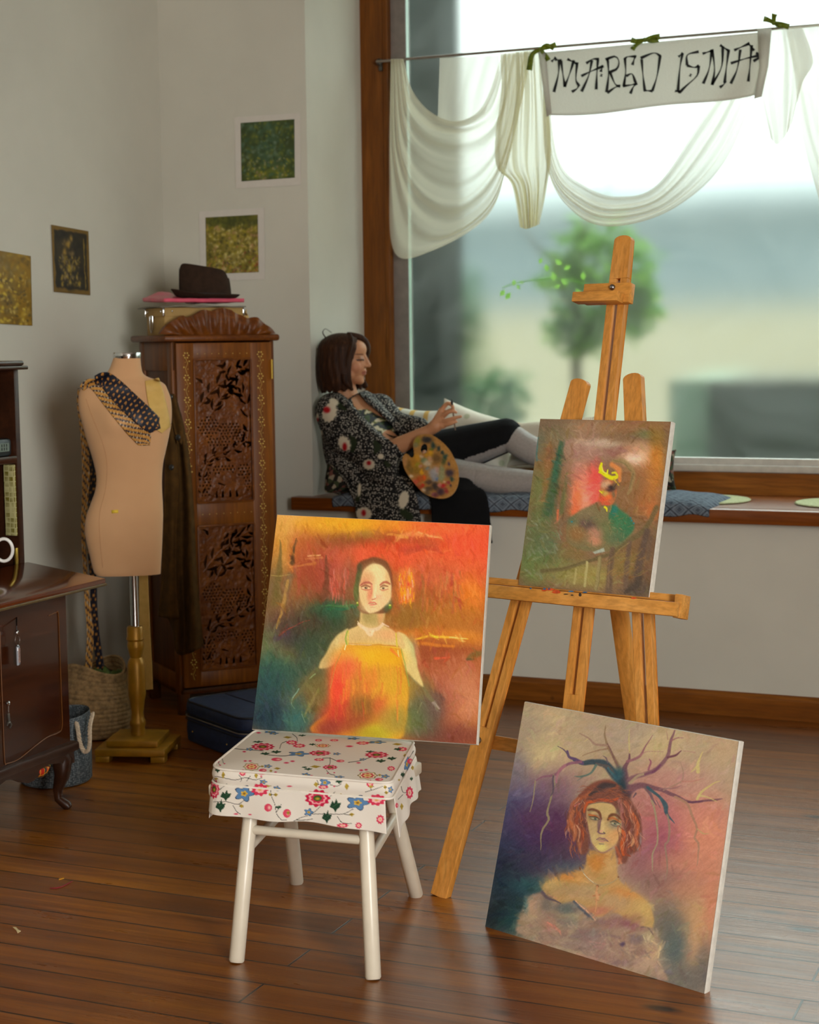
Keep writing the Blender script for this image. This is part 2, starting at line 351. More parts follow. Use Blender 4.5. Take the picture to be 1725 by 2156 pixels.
# second window (right wall, beyond the frame): its daylight comes in through the opening
win2=thing('window_2',None,None,(XR,-.75,W2[2]),kind='structure')
g=G()
for y in (W2[0],(W2[0]+W2[1])/2,W2[1]): g.box((XR+.1,y,(W2[2]+W2[3])/2),(.08,.07,W2[3]-W2[2]))
for z in (W2[2],W2[3]): g.box((XR+.1,(W2[0]+W2[1])/2,z),(.08,W2[1]-W2[0],.07))
g.obj('frame',M_frame,win2,smooth=False)
L=bpy.data.lights.new('daylight','AREA'); L.shape='RECTANGLE'; L.size=W2[1]-W2[0]-.1; L.size_y=W2[3]-W2[2]-.1; L.energy=KEY=390; L.color=(1,.985,.945)
lo=bpy.data.objects.new('daylight',L); COL.objects.link(lo); lo.location=(XR+.02,(W2[0]+W2[1])/2,(W2[2]+W2[3])/2); lo.rotation_euler=(0,PI/2,0)
# ================================================================ outside, seen through the fogged glass
def leaf_cloud(g,c,r,n,size,seed,flatten=1.,cols=None):
    rg=np.random.default_rng(seed)
    for k in range(n):
        d=rg.normal(size=3);d/=np.linalg.norm(d); p=np.array(c)+d*np.array(r)*rg.uniform(.25,1)**.6
        a,b,e=rg.uniform(0,2*PI),rg.uniform(-.9,.9),rg.uniform(.6,1.3)*size
        u=V(math.cos(a)*math.cos(b),math.sin(a)*math.cos(b),math.sin(b)); w=np.cross(u,V(0,0,1)+.4*rg.normal(size=3)); w/=np.linalg.norm(w); q=np.cross(w,u)*.12*e
        g.add([p,p+u*e*.35+w*e*.28+q,p+u*e,p+u*e*.35-w*e*.28+q],[(0,1,2,3)])
def leafmat(name,c1,c2):
    t=NT(name); d=t.n('ShaderNodeBsdfDiffuse'); k=t.n('ShaderNodeBsdfTranslucent'); m=t.n('ShaderNodeMixShader'); m.inputs[0].default_value=.5; c=t.ramp(t.noise(t.co(),9,3),[(.3,c1),(.7,c2)]); t.l(c,d.inputs[0]); t.l(c,k.inputs[0]); t.l(d.outputs[0],m.inputs[1]); t.l(k.outputs[0],m.inputs[2]); t.l(m.outputs[0],t.out.inputs[0])
    return t.m
slab('ground_outside',(-14,7.4,-.12),(10,30,0),plain('gravel',(170,160,134),.9,0,.1,6))
M_out=plaster('render_beige',(152,147,128)); M_outg=plaster('render_grey',(116,130,134))
tag(G().box((-3.5,13.4,.82),(22,.25,1.72)).obj('garden_wall',M_out),'low beige rendered garden wall across the yard outside the window','wall')
g=thing('neighbour_building','grey building rising above the garden wall outside the window','building',(-3,17,0))
G().box((-4,17.5,1.4),(20,3,2.7)).obj('facade',M_outg,g); G().prism([(-14.2,15.8,2.75),(-14.2,19.2,2.75),(-14.2,17.5,3.1)],(20.4,0,0)).obj('roof',plaster('roof_grey',(140,150,152)),g,smooth=False)
p0=on_y(838,300,7.75)[0];p1=on_y(925,300,7.75)[0]
tag(G().box(((p0-.6+p1)/2,7.9,1.6),(p1-p0+.6,.3,3.2)).obj('garden_pillar',plaster('pillar_dark',(13,26,22))),'dark grey masonry pier outside at the left edge of the window','pillar')
# low block with pale left cheek
a=on_y(1415,800,8.3);b=on_y(1495,800,8.1); zt=a[2]
blk=thing('planter','large dark planter box standing outside below the right of the window','planter',(a[0]+1.2,8.6,0))
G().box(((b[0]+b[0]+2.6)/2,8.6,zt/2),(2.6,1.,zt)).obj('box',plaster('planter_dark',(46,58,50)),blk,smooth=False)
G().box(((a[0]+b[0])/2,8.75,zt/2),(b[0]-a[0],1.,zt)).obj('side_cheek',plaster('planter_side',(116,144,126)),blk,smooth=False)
# young tree
tp=on_y(1212,800,7.95); tr=thing('garden_tree','young green tree growing outside the middle of the window behind the easel','tree',(tp[0],7.95,0))
M_bark=plain('bark',(92,84,66),.9,0,.2,20)
g=G(); g.tube([(tp[0],7.95,0),(tp[0]+.02,7.95,.9),(tp[0]-.01,7.97,1.5),(tp[0]+.05,7.95,2.)],[.04,.032,.025,.012],8)
for k in range(7):
    z=1.35+.1*k; a=k*2.3; g.tube([(tp[0],7.96,z),(tp[0]+.2*math.cos(a),7.96+.15*math.sin(a),z+.12),(tp[0]+.35*math.cos(a),7.96+.25*math.sin(a),z+.3)],[.012,.008,.003],6)
g.obj('trunk',M_bark,tr)
g=G(); cc=on_y(1265,600,7.95); leaf_cloud(g,cc,(.27,.2,.34),620,.085,3); c2=on_y(1215,700,7.95); leaf_cloud(g,c2,(.15,.13,.13),200,.08,4); c2=on_y(1330,640,7.95); leaf_cloud(g,c2,(.13,.13,.17),180,.08,5)
g.obj('crown',leafmat('leaf_mid',(70,128,40),(140,184,70)),tr,smooth=False)
def bush(name,label,px,py,Y,r,n,seed,mat,size=.07):
    c=on_y(px,py,Y); b=thing(name,label,'bush',(c[0],Y,0)); g=G(); leaf_cloud(g,c,r,n,size,seed); g.obj('foliage',mat,b,smooth=False)
    G().tube([(c[0],Y,0),(c[0],Y,c[2])],[.02,.01],6).obj('stem',M_bark,b)
bush('garden_bush','dark green bush outside at the lower left of the window beside the pier',975,740,8.7,(.13,.2,.5),460,11,leafmat('leaf_dark',(50,90,50),(78,116,66)))
bush('garden_bush','rounded green bush outside low behind the white pillow',1045,845,8.02,(.17,.16,.17),330,12,leafmat('leaf_blue',(60,112,74),(92,140,94)))
# a climbing sprig right against the pane
sp=thing('leaf_sprig','bright green leafy sprig pressed near the glass left of the easel mast','plant',on_y(1150,600,7.09)); ml=leafmat('leaf_bright',(110,176,40),(160,214,80))
g=G(); st=[on_y(*q,7.14+.02*i) for i,q in enumerate([(1058,606),(1085,596),(1120,590),(1160,585),(1205,590),(1240,600)])]; g.tube(st,[.002,.002,.003,.003,.003,.004],6); g.obj('stem',ml,sp)
g=G(); rg=np.random.default_rng(5)
for i,(x,y,s) in enumerate([(1062,612,15),(1074,618,16),(1083,590,13),(1090,600,11),(1096,592,9),(1150,558,15),(1165,575,18),(1172,548,16),(1185,590,16),(1200,560,15),(1140,545,12),(1215,610,15),(1228,575,16),(1178,600,13)]):
    a=rg.uniform(.6,2.6); q=lambda dx,dy,o=0: on_y(x+dx,y+dy,7.12+.012*(i%5)+o)
    c,n=math.cos(a)*s,math.sin(a)*s; g.add([q(-c*.2,-n*.2),q(.4*c-.38*n,.4*n+.38*c,.004),q(c,n),q(.4*c+.38*n,.4*n-.38*c,.004)],[(0,1,2,3)])
g.obj('leaves',ml,sp,smooth=False)
# ================================================================ curtain rod, sheers, banner, ribbons
YR=6.89; ZR=on_y(1200,96,YR)[2]
rod=thing('curtain_rod','thin metal curtain rod across the top of the big window','rod',(-3.07,YR,ZR))
G().tube([(XV+.1,YR,ZR),(XE-.2,YR,ZR)],.006,10).obj('bar',plain('rod_steel',(150,140,132),.35,.8,.05),rod)
G().ell((XV+.105,YR+.02,ZR),(.012,.02,.016),12).box((XV+.105,YR+.04,ZR-.01),(.014,.02,.05)).obj('bracket',plain('bracket_steel',(96,92,88),.35,.9,.05),rod)
def sheer(name,col,alpha,trans=.5):
    t=NT(name); d=t.n('ShaderNodeBsdfDiffuse'); d.inputs[0].default_value=rgba(col); k=t.n('ShaderNodeBsdfTranslucent'); k.inputs[0].default_value=rgba(col)
    p=t.n('ShaderNodeBsdfTransparent'); a=t.n('ShaderNodeMixShader'); b=t.n('ShaderNodeMixShader'); a.inputs[0].default_value=trans
    lw=t.n('ShaderNodeLayerWeight'); lw.inputs[0].default_value=.35; f=t.n('ShaderNodeMath',operation='MULTIPLY_ADD'); f.use_clamp=True; f.inputs[1].default_value=.75; f.inputs[2].default_value=alpha; t.l(lw.outputs['Facing'],f.inputs[0])
    t.l(d.outputs[0],a.inputs[1]); t.l(k.outputs[0],a.inputs[2]); t.l(f.outputs[0],b.inputs[0]); t.l(p.outputs[0],b.inputs[1]); t.l(a.outputs[0],b.inputs[2]); t.l(b.outputs[0],t.out.inputs[0]); return t.m
M_sh1=sheer('sheer_cream',(224,219,198),.55,.42); M_sh2=sheer('sheer_gather',(214,206,166),.66,.42); M_sh3=sheer('sheer_white',(226,223,208),.60,.4)
def fold_noise(s,dn,k,off):
    return float(vnoise(np.array([s*k*2.1+.6*math.sin(2.2*dn+off)+5*off]),np.array([dn*.9+off]),1.,11,2)[0])
def cloth(name,label,rows,mat,Y,amp,folds,across,nu=90,nv=70,off=0,part=None,parent=None):
    """rows of picture points -> hanging cloth with real folds in depth"""
    P=loft([[(x,y,0) for x,y in r] for r in rows],nu,nv); Q=np.zeros(P.shape)
    for i in range(P.shape[0]):
        for j in range(P.shape[1]):
            u,v=i/(P.shape[0]-1),j/(P.shape[1]-1)
            s=v if across=='v' else u; dn=u if across=='v' else v
            y=Y+amp*(.55*math.sin(2*PI*folds*s**1.15+1.5*math.sin(3*dn+off)+.7*math.sin(7*s+2)+off)+.9*fold_noise(s,dn,folds,off))*(.35+.65*math.sin(PI*min(max(u,.05),.95)) if across=='v' else .5+.5*v)
            Q[i,j]=on_y(P[i,j,0],P[i,j,1],y)
    return tag(G().grid(Q).obj(name,mat,auto=False),label,'curtain','white sheer curtains draped over the rod')
cloth('sheer_swag','cream sheer swag draped in deep folds at the left end of the rod',[
 [(850,124),(866,185),(902,232),(954,255),(1001,240),(1030,197),(1056,116)],
 [(845,124),(861,225),(903,275),(958,287),(1010,272),(1045,230),(1070,115)],
 [(838,124),(854,260),(898,322),(963,342),(1020,315),(1057,250),(1085,113)],
 [(832,124),(844,300),(884,388),(958,420),(1025,372),(1067,280),(1100,112)],
 [(827,124),(832,330),(870,455),(940,488),(1030,424),(1077,300),(1110,110)],
 [(823,124),(820,360),(830,529),(905,530),(1024,458),(1070,340),(1120,109)]],M_sh1,6.872,.022,5,'v',110,130,.7)
cloth('sheer_gather','bunched yellowish sheer gathered on the rod left of the banner',[
 [(1053,113),(1082,110),(1112,107),(1142,104)],[(1056,190),(1085,190),(1118,188),(1147,180)],[(1044,280),(1080,285),(1120,280),(1158,255)],
 [(1046,350),(1082,352),(1120,348),(1160,335)],[(1078,390),(1100,395),(1125,402),(1150,404)],[(1095,478),(1108,482),(1122,478),(1136,472)]],M_sh2,6.845,.018,4.3,'u',90,60)
cloth('sheer_swag','almost clear white sheer swag hanging below the banner',[
 [(1150,130),(1175,330),(1235,393),(1305,414),(1385,388),(1480,250),(1600,80)],[(1147,130),(1163,345),(1228,424),(1305,444),(1402,412),(1500,290),(1608,78)],
 [(1143,130),(1152,352),(1215,452),(1303,476),(1430,432),(1540,318),(1622,76)]],M_sh3,6.88,.016,3.2,'v',90,60)
cloth('sheer_gather','white sheer knotted on the rod right of the banner with a loose tail',[
 [(1610,66),(1635,62),(1660,58),(1690,56)],[(1612,130),(1640,128),(1668,120),(1712,128)],[(1604,196),(1632,215),(1662,205),(1690,175)],[(1622,290),(1636,304),(1652,290),(1668,260)]],M_sh3,6.85,.012,2.4,'u',60,50,1)
cloth('sheer_curtain','long white sheer panel hanging at the right edge of the window',[
 [(1655,58),(1690,54),(1730,50),(1790,45)],[(1672,150),(1705,150),(1750,150),(1830,150)],[(1690,290),(1725,290),(1770,290),(1860,290)],[(1728,430),(1760,430),(1810,430),(1890,430)]],M_sh3,6.87,.012,2.2,'u',60,60,2)
cloth('sheer_curtain','faint sheer panel behind the cream swag near the top left of the window',[
 [(926,122),(968,120),(1010,118),(1052,116)],[(924,190),(960,190),(1000,190),(1048,170)],[(922,255),(950,262),(985,262),(1020,240)]],M_sh3,6.905,.006,3,'u',40,40)
# banner
def onb(x,y,o=0): return on_y(x,y,6.838-o)
t=NT('banner_cloth'); d=t.n('ShaderNodeBsdfDiffuse'); k=t.n('ShaderNodeBsdfTranslucent'); m=t.n('ShaderNodeMixShader'); wv=t.noise(t.co((40,1,300)),3,2); cl=t.ramp(wv,[(.3,(222,220,213)),(.7,(238,236,230))])
t.l(cl,d.inputs[0]); t.l(cl,k.inputs[0]); m.inputs[0].default_value=.55; t.l(d.outputs[0],m.inputs[1]); t.l(k.outputs[0],m.inputs[2]); t.l(m.outputs[0],t.out.inputs[0]); M_ban=t.m
ban=thing('name_banner','white cloth banner hand-lettered in black hanging from the curtain rod','banner',onb(1370,160))
Pg=np.zeros((70,20,3))
for i in range(70):
    for j in range(20):
        u,v=i/69,j/19; x=1148+u*470; yt=110-44*u; yb=243-10*u-34*u**1.6
        x+= v*(8-34*u**2); y=yt+(yb-yt)*v+3*math.sin(u*9)*v; Pg[i,j]=onb(x,y,.006*math.sin(u*14+v*3)*v)
G().grid(Pg).obj('cloth',M_ban,ban,sol=.0012)
g=G(); g.grid([[onb(1597-2,60,.012),onb(1625,60,.012)],[onb(1600,140,.016),onb(1618,140,.016)],[onb(1588,208,.014),onb(1604,204,.014)]]); g.obj('hem_fold',M_ban,ban,sol=.002); g=G(); g.grid([[onb(1134,110,.012),onb(1150,110,.012)],[onb(1143,180,.014),onb(1156,180,.014)],[onb(1152,246,.012),onb(1162,238,.012)]])
g.obj('hem_fold',M_ban,ban,sol=.002)
def bs(pts): return [(1100+x/2.76,y/2.76) for x,y in pts]
ST=[[(170,358),(196,333)],[(190,346),(228,352)],[(214,350),(210,430),(184,535)],[(225,352),(238,440),(248,505)],[(246,505),(275,430),(300,350)],[(262,343),(324,374)],[(319,362),(312,460),(327,494)],[(331,490),(318,515),(288,534)],
[(405,350),(386,440),(345,532)],[(440,342),(434,430),(430,520)],[(372,368),(410,344),(446,344)],[(343,442),(405,412),(472,384)],[(468,380),(456,418)],[(462,430),(458,445)],
[(496,338),(502,430),(490,536)],[(484,346),(540,328),(562,358),(550,400),(500,422)],[(510,420),(540,488),(570,502)],[(568,498),(540,508),(494,540)],
[(662,328),(612,330),(594,346)],[(658,322),(640,378)],[(597,340),(601,420),(590,502)],[(585,500),(640,492),(668,482)],[(666,484),(646,505),(628,544)],[(604,442),(638,430),(658,478)],
[(694,345),(702,440),(712,526)],[(706,525),(758,529)],[(756,529),(784,440),(802,322)],[(804,326),(764,308),(688,338)],
[(932,308),(916,400),(905,534)],[(908,330),(934,308)],[(888,528),(918,536)],
[(1026,300),(960,320),(958,380)],[(957,380),(1000,392),(1028,382)],[(1026,382),(1016,440),(952,500),(914,538)],[(982,430),(974,444)],
[(1048,312),(1112,292)],[(1102,288),(1086,400),(1052,486)],[(1104,288),(1118,400),(1104,494)],[(1103,492),(1158,390),(1166,268)],[(1150,262),(1204,298)],[(1200,292),(1186,400),(1176,482)],[(1182,470),(1172,490),(1148,508)],
[(1268,288),(1250,400),(1212,486)],[(1232,292),(1272,274),(1322,252)],[(1310,248),(1348,294)],[(1334,262),(1322,400),(1314,474)],[(1212,368),(1300,340),(1388,320)],[(1358,308),(1388,324),(1344,356)]]
g=G()
for s in ST:
    P=crom(bs(s),10) if len(s)>2 else np.array([np.array(bs(s)[0])+(np.array(bs(s)[1])-np.array(bs(s)[0]))*k/5 for k in range(6)])
    n=len(P); L_=[];R_=[]
    for i in range(n):
        d=P[min(i+1,n-1)]-P[max(i-1,0)]; d/=np.linalg.norm(d)+1e-9; q=np.array([-d[1],d[0]]); f=i/(n-1); wd=(1.0+2.1*abs(math.cos(PI*f*.95+.2))**1.5)
        L_.append(onb(*(P[i]+q*wd),.012));R_.append(onb(*(P[i]-q*wd),.012))
    g.grid([L_,R_])
g.obj('lettering',plain('ink',(26,28,30),.7,0,.1),ban,smooth=False)
M_rib=plain('ribbon_green',(104,122,22),.5,0,.18,60)
def ribbon(label,x,y,tails):
    r=thing('green_ribbon',label,'ribbon',onb(x,y),'green ribbon bows on the curtain rod'); g=G()
    g.ell(onb(x,y,.012),(.010,.012,.010),12); g.obj('knot',M_rib,r)
    g=G()
    for k,(pts,w0,w1) in enumerate(tails):
        P=crom([(x,y)]+[(x+(a-x)*1.45,y+(b-y)*1.45) for a,b in pts],9); n=len(P); A=[];B=[]
        for i in range(n):
            d=P[min(i+1,n-1)]-P[max(i-1,0)]; d/=np.linalg.norm(d)+1e-9; q=np.array([-d[1],d[0]]); w=1.25*(w0+(w1-w0)*i/(n-1))
            A.append(onb(*(P[i]+q*w),.014+.006*math.sin(i*.9+k)));B.append(onb(*(P[i]-q*w),.018+.008*math.cos(i*.8+k)))
        g.grid([A,B])
    g.obj('tails',M_rib,r,sol=.0012)
ribbon('green ribbon bow where the yellowish gather meets the banner',1138,104,[([(1126,112),(1122,134)],3,5),([(1145,112),(1150,120)],3,4),([(1152,100),(1161,97)],3,5),([(1147,98),(1158,103)],3,4)])
ribbon('green ribbon bow at the middle of the lettered banner top',1358,84,[([(1346,86),(1338,84)],3,5),([(1345,92),(1340,98)],2,4),([(1370,80),(1380,79)],3,5),([(1368,86),(1378,84)],2,4)])
ribbon('green ribbon bow at the right end of the lettered banner',1630,48,[([(1622,44),(1615,42)],3,5),([(1630,40),(1631,35)],3,5),([(1640,50),(1652,54)],3,5),([(1636,52),(1646,52)],2,4)])
# ================================================================ easel
EF=V(-1.668,4.006,0); _a=math.radians(-14.7); _t=math.radians(14)
Ee=V(math.cos(_a),math.sin(_a),0); En=V(-math.sin(_a),math.cos(_a),0); Eu=math.cos(_t)*V(0,0,1)+math.sin(_t)*En; Ef=np.cross(Ee,Eu)
def EP(s,h,o=0): return EF+Ee*s+Eu*h+Ef*o
M_easel=wood('beech',(206,136,54),(226,162,84),2,.42,20,stretch=.05); M_easel2=wood('beech_cross',(208,140,58),(228,166,86),0,.42,20,stretch=.05)
M_bolt=plain('bolt_steel',(150,150,150),.28,1,.03)
easel=thing('easel','light beech wooden studio easel holding the small dark portrait canvas','easel',EP(.32,0,-.25))
def rail(name,s0,h0,s1,h1,w,th,slot=None,rnd=True,off=0,mat=M_easel):
    """flat board along the easel plane with a lengthwise slot and a rounded upper end"""
    d=V(s1-s0,h1-h0);L=np.linalg.norm(d);d/=L;q=V(d[1],-d[0]);g=G()
    def P(l,c,o): a=V(s0,h0)+d*l+q*c; return EP(a[0],a[1],o)
    def pr(poly): g.prism([P(l,c,off) for l,c in poly],-Ef*th)
    a=w/2; top=[(L-a*.5+a*.5*math.sin(t),a*math.cos(t)) for t in np.linspace(0,PI,9)] if rnd else [(L,a),(L,-a)]
    if slot:
        l0,l1,sw=slot; b=sw/2
        pr([(0,a),(l0,a),(l0,-a),(0,-a)]); pr([(l0,a),(l1,a),(l1,b),(l0,b)]); pr([(l0,-b),(l1,-b),(l1,-a),(l0,-a)]); pr([(l1,a)]+top+[(l1,-a)])
    else: pr([(0,a)]+top+[(0,-a)])
    o=g.obj(name,mat,easel,smooth=False); b=o.modifiers.new('bev','BEVEL'); b.width=.0015; b.segments=2; b.limit_method='ANGLE'
    return o
rail('front_leg',0,.0,.228,1.385,.052,.022,(.46,1.12,.012)); rail('front_leg',.647,0,.381,1.40,.052,.022,(.46,1.12,.012))
rail('mast',.336,.40,.305,1.765,.050,.022,(.17,1.25,.012),off=.004)
rail('crossbar',.055,.418,.595,.418,.036,.02,None,False,-.024,M_easel2)
P1=on_pl(1303,1275,EP(.318,0),Ee);P2=on_pl(1336,1515,EP(.318,0),Ee); dd=(P2-P1)/np.linalg.norm(P2-P1)
ft=P1+dd*(P1[2]/-dd[2]); tp_=P1-dd*((1.12-P1[2])/-dd[2]) if dd[2]<0 else P1
G().bar(ft,tp_,.046,.022,up=En,bev=.002).obj('back_leg',M_easel,easel)
# canvas ledge: two long bars joined by end blocks
g=G(); hT=.800
g.bar(EP(.012,hT+.036,.012),EP(.628,hT+.036,.012),.022,.018,up=Eu); g.obj('ledge_back',M_easel2,easel)
G().bar(EP(.012,hT+.006,.058),EP(.628,hT+.006,.058),.022,.034,up=Eu).obj('ledge_front',M_easel2,easel)
for s in (.02,.620): G().bar(EP(s,hT+.016,.002),EP(s,hT+.016,.046),.020,.058,up=Eu).obj('ledge_end',M_easel2,easel)
# top clamp
c=G(); c.bar(EP(.222,1.605,.016),EP(.362,1.605,.016),.026,.052,up=Eu); c.obj('clamp_block',M_easel2,easel)
G().bar(EP(.212,1.588,.046),EP(.348,1.588,.046),.034,.026,up=Eu).obj('clamp_lip',M_easel2,easel)
def knob(name,p,r): G().ell(p,(r,r,r),14).obj(name,M_bolt,easel)
knob('clamp_bolt',on_pl(1290,605,EP(0,0,.030),Ef),.008); knob('leg_bolt',EP(.062,.418,.002),.010); knob('leg_bolt',EP(.585,.418,.002),.010)
# paint smears on the ledge front
g=G()
M_sm=[plain('smear_red',(196,74,22),.5,0,.2),plain('smear_blue',(38,104,150),.5,0,.2),plain('smear_dark',(60,44,30),.5,0,.2)]
for k,pts in enumerate([[(1158,1241,10,2.5),(1172,1246,9,4),(1146,1243,5,2),(1335,1259,6,2)],[(1118,1239,2,1.5),(1147,1240,3,2),(1157,1240,3,2),(1203,1245,6,1.5),(1232,1247,5,1.5)],[(1192,1251,5,1.2),(1205,1253,3,1.4),(1222,1252,3,4)]]):
    g=G()
    for x,y,a,b in pts: g.prism([on_pl(x+a*math.cos(q)*(1+.2*math.sin(3*q)),y+b*math.sin(q),EP(0,0,.0695),Ef) for q in np.linspace(0,2*PI,10)[:-1]],Ef*.0006)
    tag(g.obj('paint_smear',M_sm[k],easel,smooth=False),kind='stuff')
# ================================================================ stretched canvases
M_cs=plain('canvas_edge',(216,212,200),.8,0,.05,60,.2,400)
def canvas(name,label,quad,p,az,tilt,th,N,paint,crop,spec=.35,rough=.42):
    """quad = picture corners TL,TR,BR,BL; the face lies in the plane through p with this heading and lean"""
    a=math.radians(az);t_=math.radians(tilt); e=V(math.cos(a),math.sin(a),0);n=V(-math.sin(a),math.cos(a),0);u=math.cos(t_)*V(0,0,1)+math.sin(t_)*n; f=np.cross(e,u)
    Q=[on_pl(x,y,p,f) for x,y in quad]; TL,TR,BR,BL=Q
    root=thing(name,label,'painting',(BL+BR)/2)
    g=G(); m=24; ring=[]
    def edge(A,B,k): return [A+(B-A)*i/k for i in range(k)]
    R0=edge(TL,TR,m)+edge(TR,BR,m)+edge(BR,BL,m)+edge(BL,TL,m); cen=(TL+BR)/2
    def rr(o,s,w=0): return [cen+(q-cen)*s-f*(o)+ (w*math.sin(i*1.7)*f) for i,q in enumerate(R0)]
    g.grid([rr(.0006,1.0),rr(.003,1.004),rr(th*.5,1.006,.0004),rr(th,1.003)],close_u=True)
    g.add(rr(th,1.003),[tuple(range(len(R0)))]); g.obj('stretcher_canvas',M_cs,root)
    nu,nv=N; U,W=np.meshgrid(np.linspace(0,1,nu),np.linspace(0,1,nv),indexing='ij')
    P=((1-U)*(1-W))[...,None]*TL+(U*(1-W))[...,None]*TR+(U*W)[...,None]*BR+((1-U)*W)[...,None]*BL
    c=(P.reshape(-1,3)-CAM)@RM; X=CX+F*c[:,0]/c[:,2];Y=CY+F*c[:,1]/c[:,2]
    x0,y0,s=crop; col=paint((X-x0)*s,(Y-y0)*s)
    g=G(); g.grid(P+f*.0004); mt=vcol('oil_paint',rough,spec,.14,420); g.obj('painted_face',mt,root,cols=col,auto=False)
    return root
# ================================================================ stool with flowered cushion
ZT=.445
A_,B_,C_,D_=[on_z(x,y,ZT) for x,y in [(440,1618),(824,1650),(874,1560),(540,1536)]]
def SQ(u,v,z): p=(1-u)*(1-v)*A_+u*(1-v)*B_+u*v*C_+(1-u)*v*D_; return V(p[0],p[1],z)
M_white=plain('white_gloss_paint',(214,204,184),.32,0,.04,8)
stool=thing('stool','white painted four-legged wooden stool under the flowered cushion','stool',V(*(SQ(.5,.5,0))))
G().box(SQ(.5,.5,ZT-.06),(np.linalg.norm(B_-A_)*.9,np.linalg.norm(D_-A_)*.88,.03),az=math.atan2(B_[1]-A_[1],B_[0]-A_[0]),bev=.006).obj('seat',M_white,stool)
feet=[on_z(498,2026),on_z(786,2062),on_z(877,1886),on_z(625,1859)]
tops=[SQ(.21,.12,ZT-.065),SQ(.84,.12,ZT-.065),SQ(.84,.84,ZT-.065),SQ(.22,.84,ZT-.065)]
for a,b in zip(feet,tops):
    d=b-a; G().tube([a+d*.0,a+d*.012,a+d*.5,b],[.0155,.0185,.0185,.0175],18).obj('leg',M_white,stool)
def legat(i,z): return feet[i]+(tops[i]-feet[i])*(z/tops[i][2])
for i,j,z in ((0,1,.298),(1,2,.252),(2,3,.225),(3,0,.252)): G().tube([legat(i,z),legat(j,z)],.0115,12).obj('stretcher',M_white,stool)
# outline of the cushion with rounded corners
def outline(n,grow=0,rad=(.055,.03,.03,.04)):
    cs=[A_,B_,C_,D_];cen=sum(cs)/4;pts=[]
    cs=[cen+(q-cen)*(1+grow/np.linalg.norm(q-cen)) for q in cs]
    for k in range(4):
        p,a,b=cs[k],cs[k-1],cs[(k+1)%4]; r=rad[k]; p0=p+(a-p)/np.linalg.norm(a-p)*r;p1=p+(b-p)/np.linalg.norm(b-p)*r
        for t in np.linspace(0,1,8): pts.append((1-t)**2*p0+2*t*(1-t)*p+t*t*p1)
    pts=np.array(pts); pts=np.vstack([pts,pts[:1]]); s=np.r_[0,np.cumsum(np.linalg.norm(np.diff(pts,axis=0),axis=1))]
    T=np.linspace(0,s[-1],n,endpoint=False); return np.stack([np.interp(T,s,pts[:,i]) for i in range(3)],1)
FL_STEM=[([(25,170),(100,150),(210,180),(320,190),(450,200)],),([(585,180),(600,140),(640,120)],),([(690,60),(725,90),(730,120)],),([(470,230),(560,240),(640,240),(700,225)],),([(1000,255),(1000,300),(990,320)],),
 ([(90,270),(80,300),(95,320)],),([(110,265),(120,300)],),([(1150,295),(1250,280),(1340,250)],),([(940,260),(1000,260),(1060,285)],),([(970,360),(1000,390),(1040,400)],),
 ([(50,410),(110,420),(220,440),(300,420),(380,440),(440,420)],),([(250,400),(270,430),(260,455)],),([(340,410),(310,450)],),([(890,440),(910,480)],),([(1000,480),(1060,490),(1090,470)],),([(1290,540),(1390,510),(1440,490)],),([(1330,500),(1340,520)],),
 ([(40,620),(150,620),(240,640),(300,600)],),([(200,650),(230,700),(260,720)],),([(250,640),(285,665)],),([(510,520),(520,580),(545,640),(560,720),(600,770)],),([(545,560),(510,560)],),([(560,700),(600,640)],),([(600,770),(640,770)],),
 ([(700,780),(760,750),(850,720),(930,650)],),([(720,770),(800,770),(860,760)],),([(850,720),(1000,720),(1110,720),(1190,680)],),([(1110,720),(1170,730)],),([(1060,740),(1100,790),(1180,800)],),([(985,590),(1040,540)],),([(150,470),(90,520)],),
 ([(1580,470),(1600,540),(1640,540)],),([(1560,600),(1600,560)],),([(1690,200),(1650,260),(1600,300)],),([(1240,130),(1330,130),(1400,120)],)]
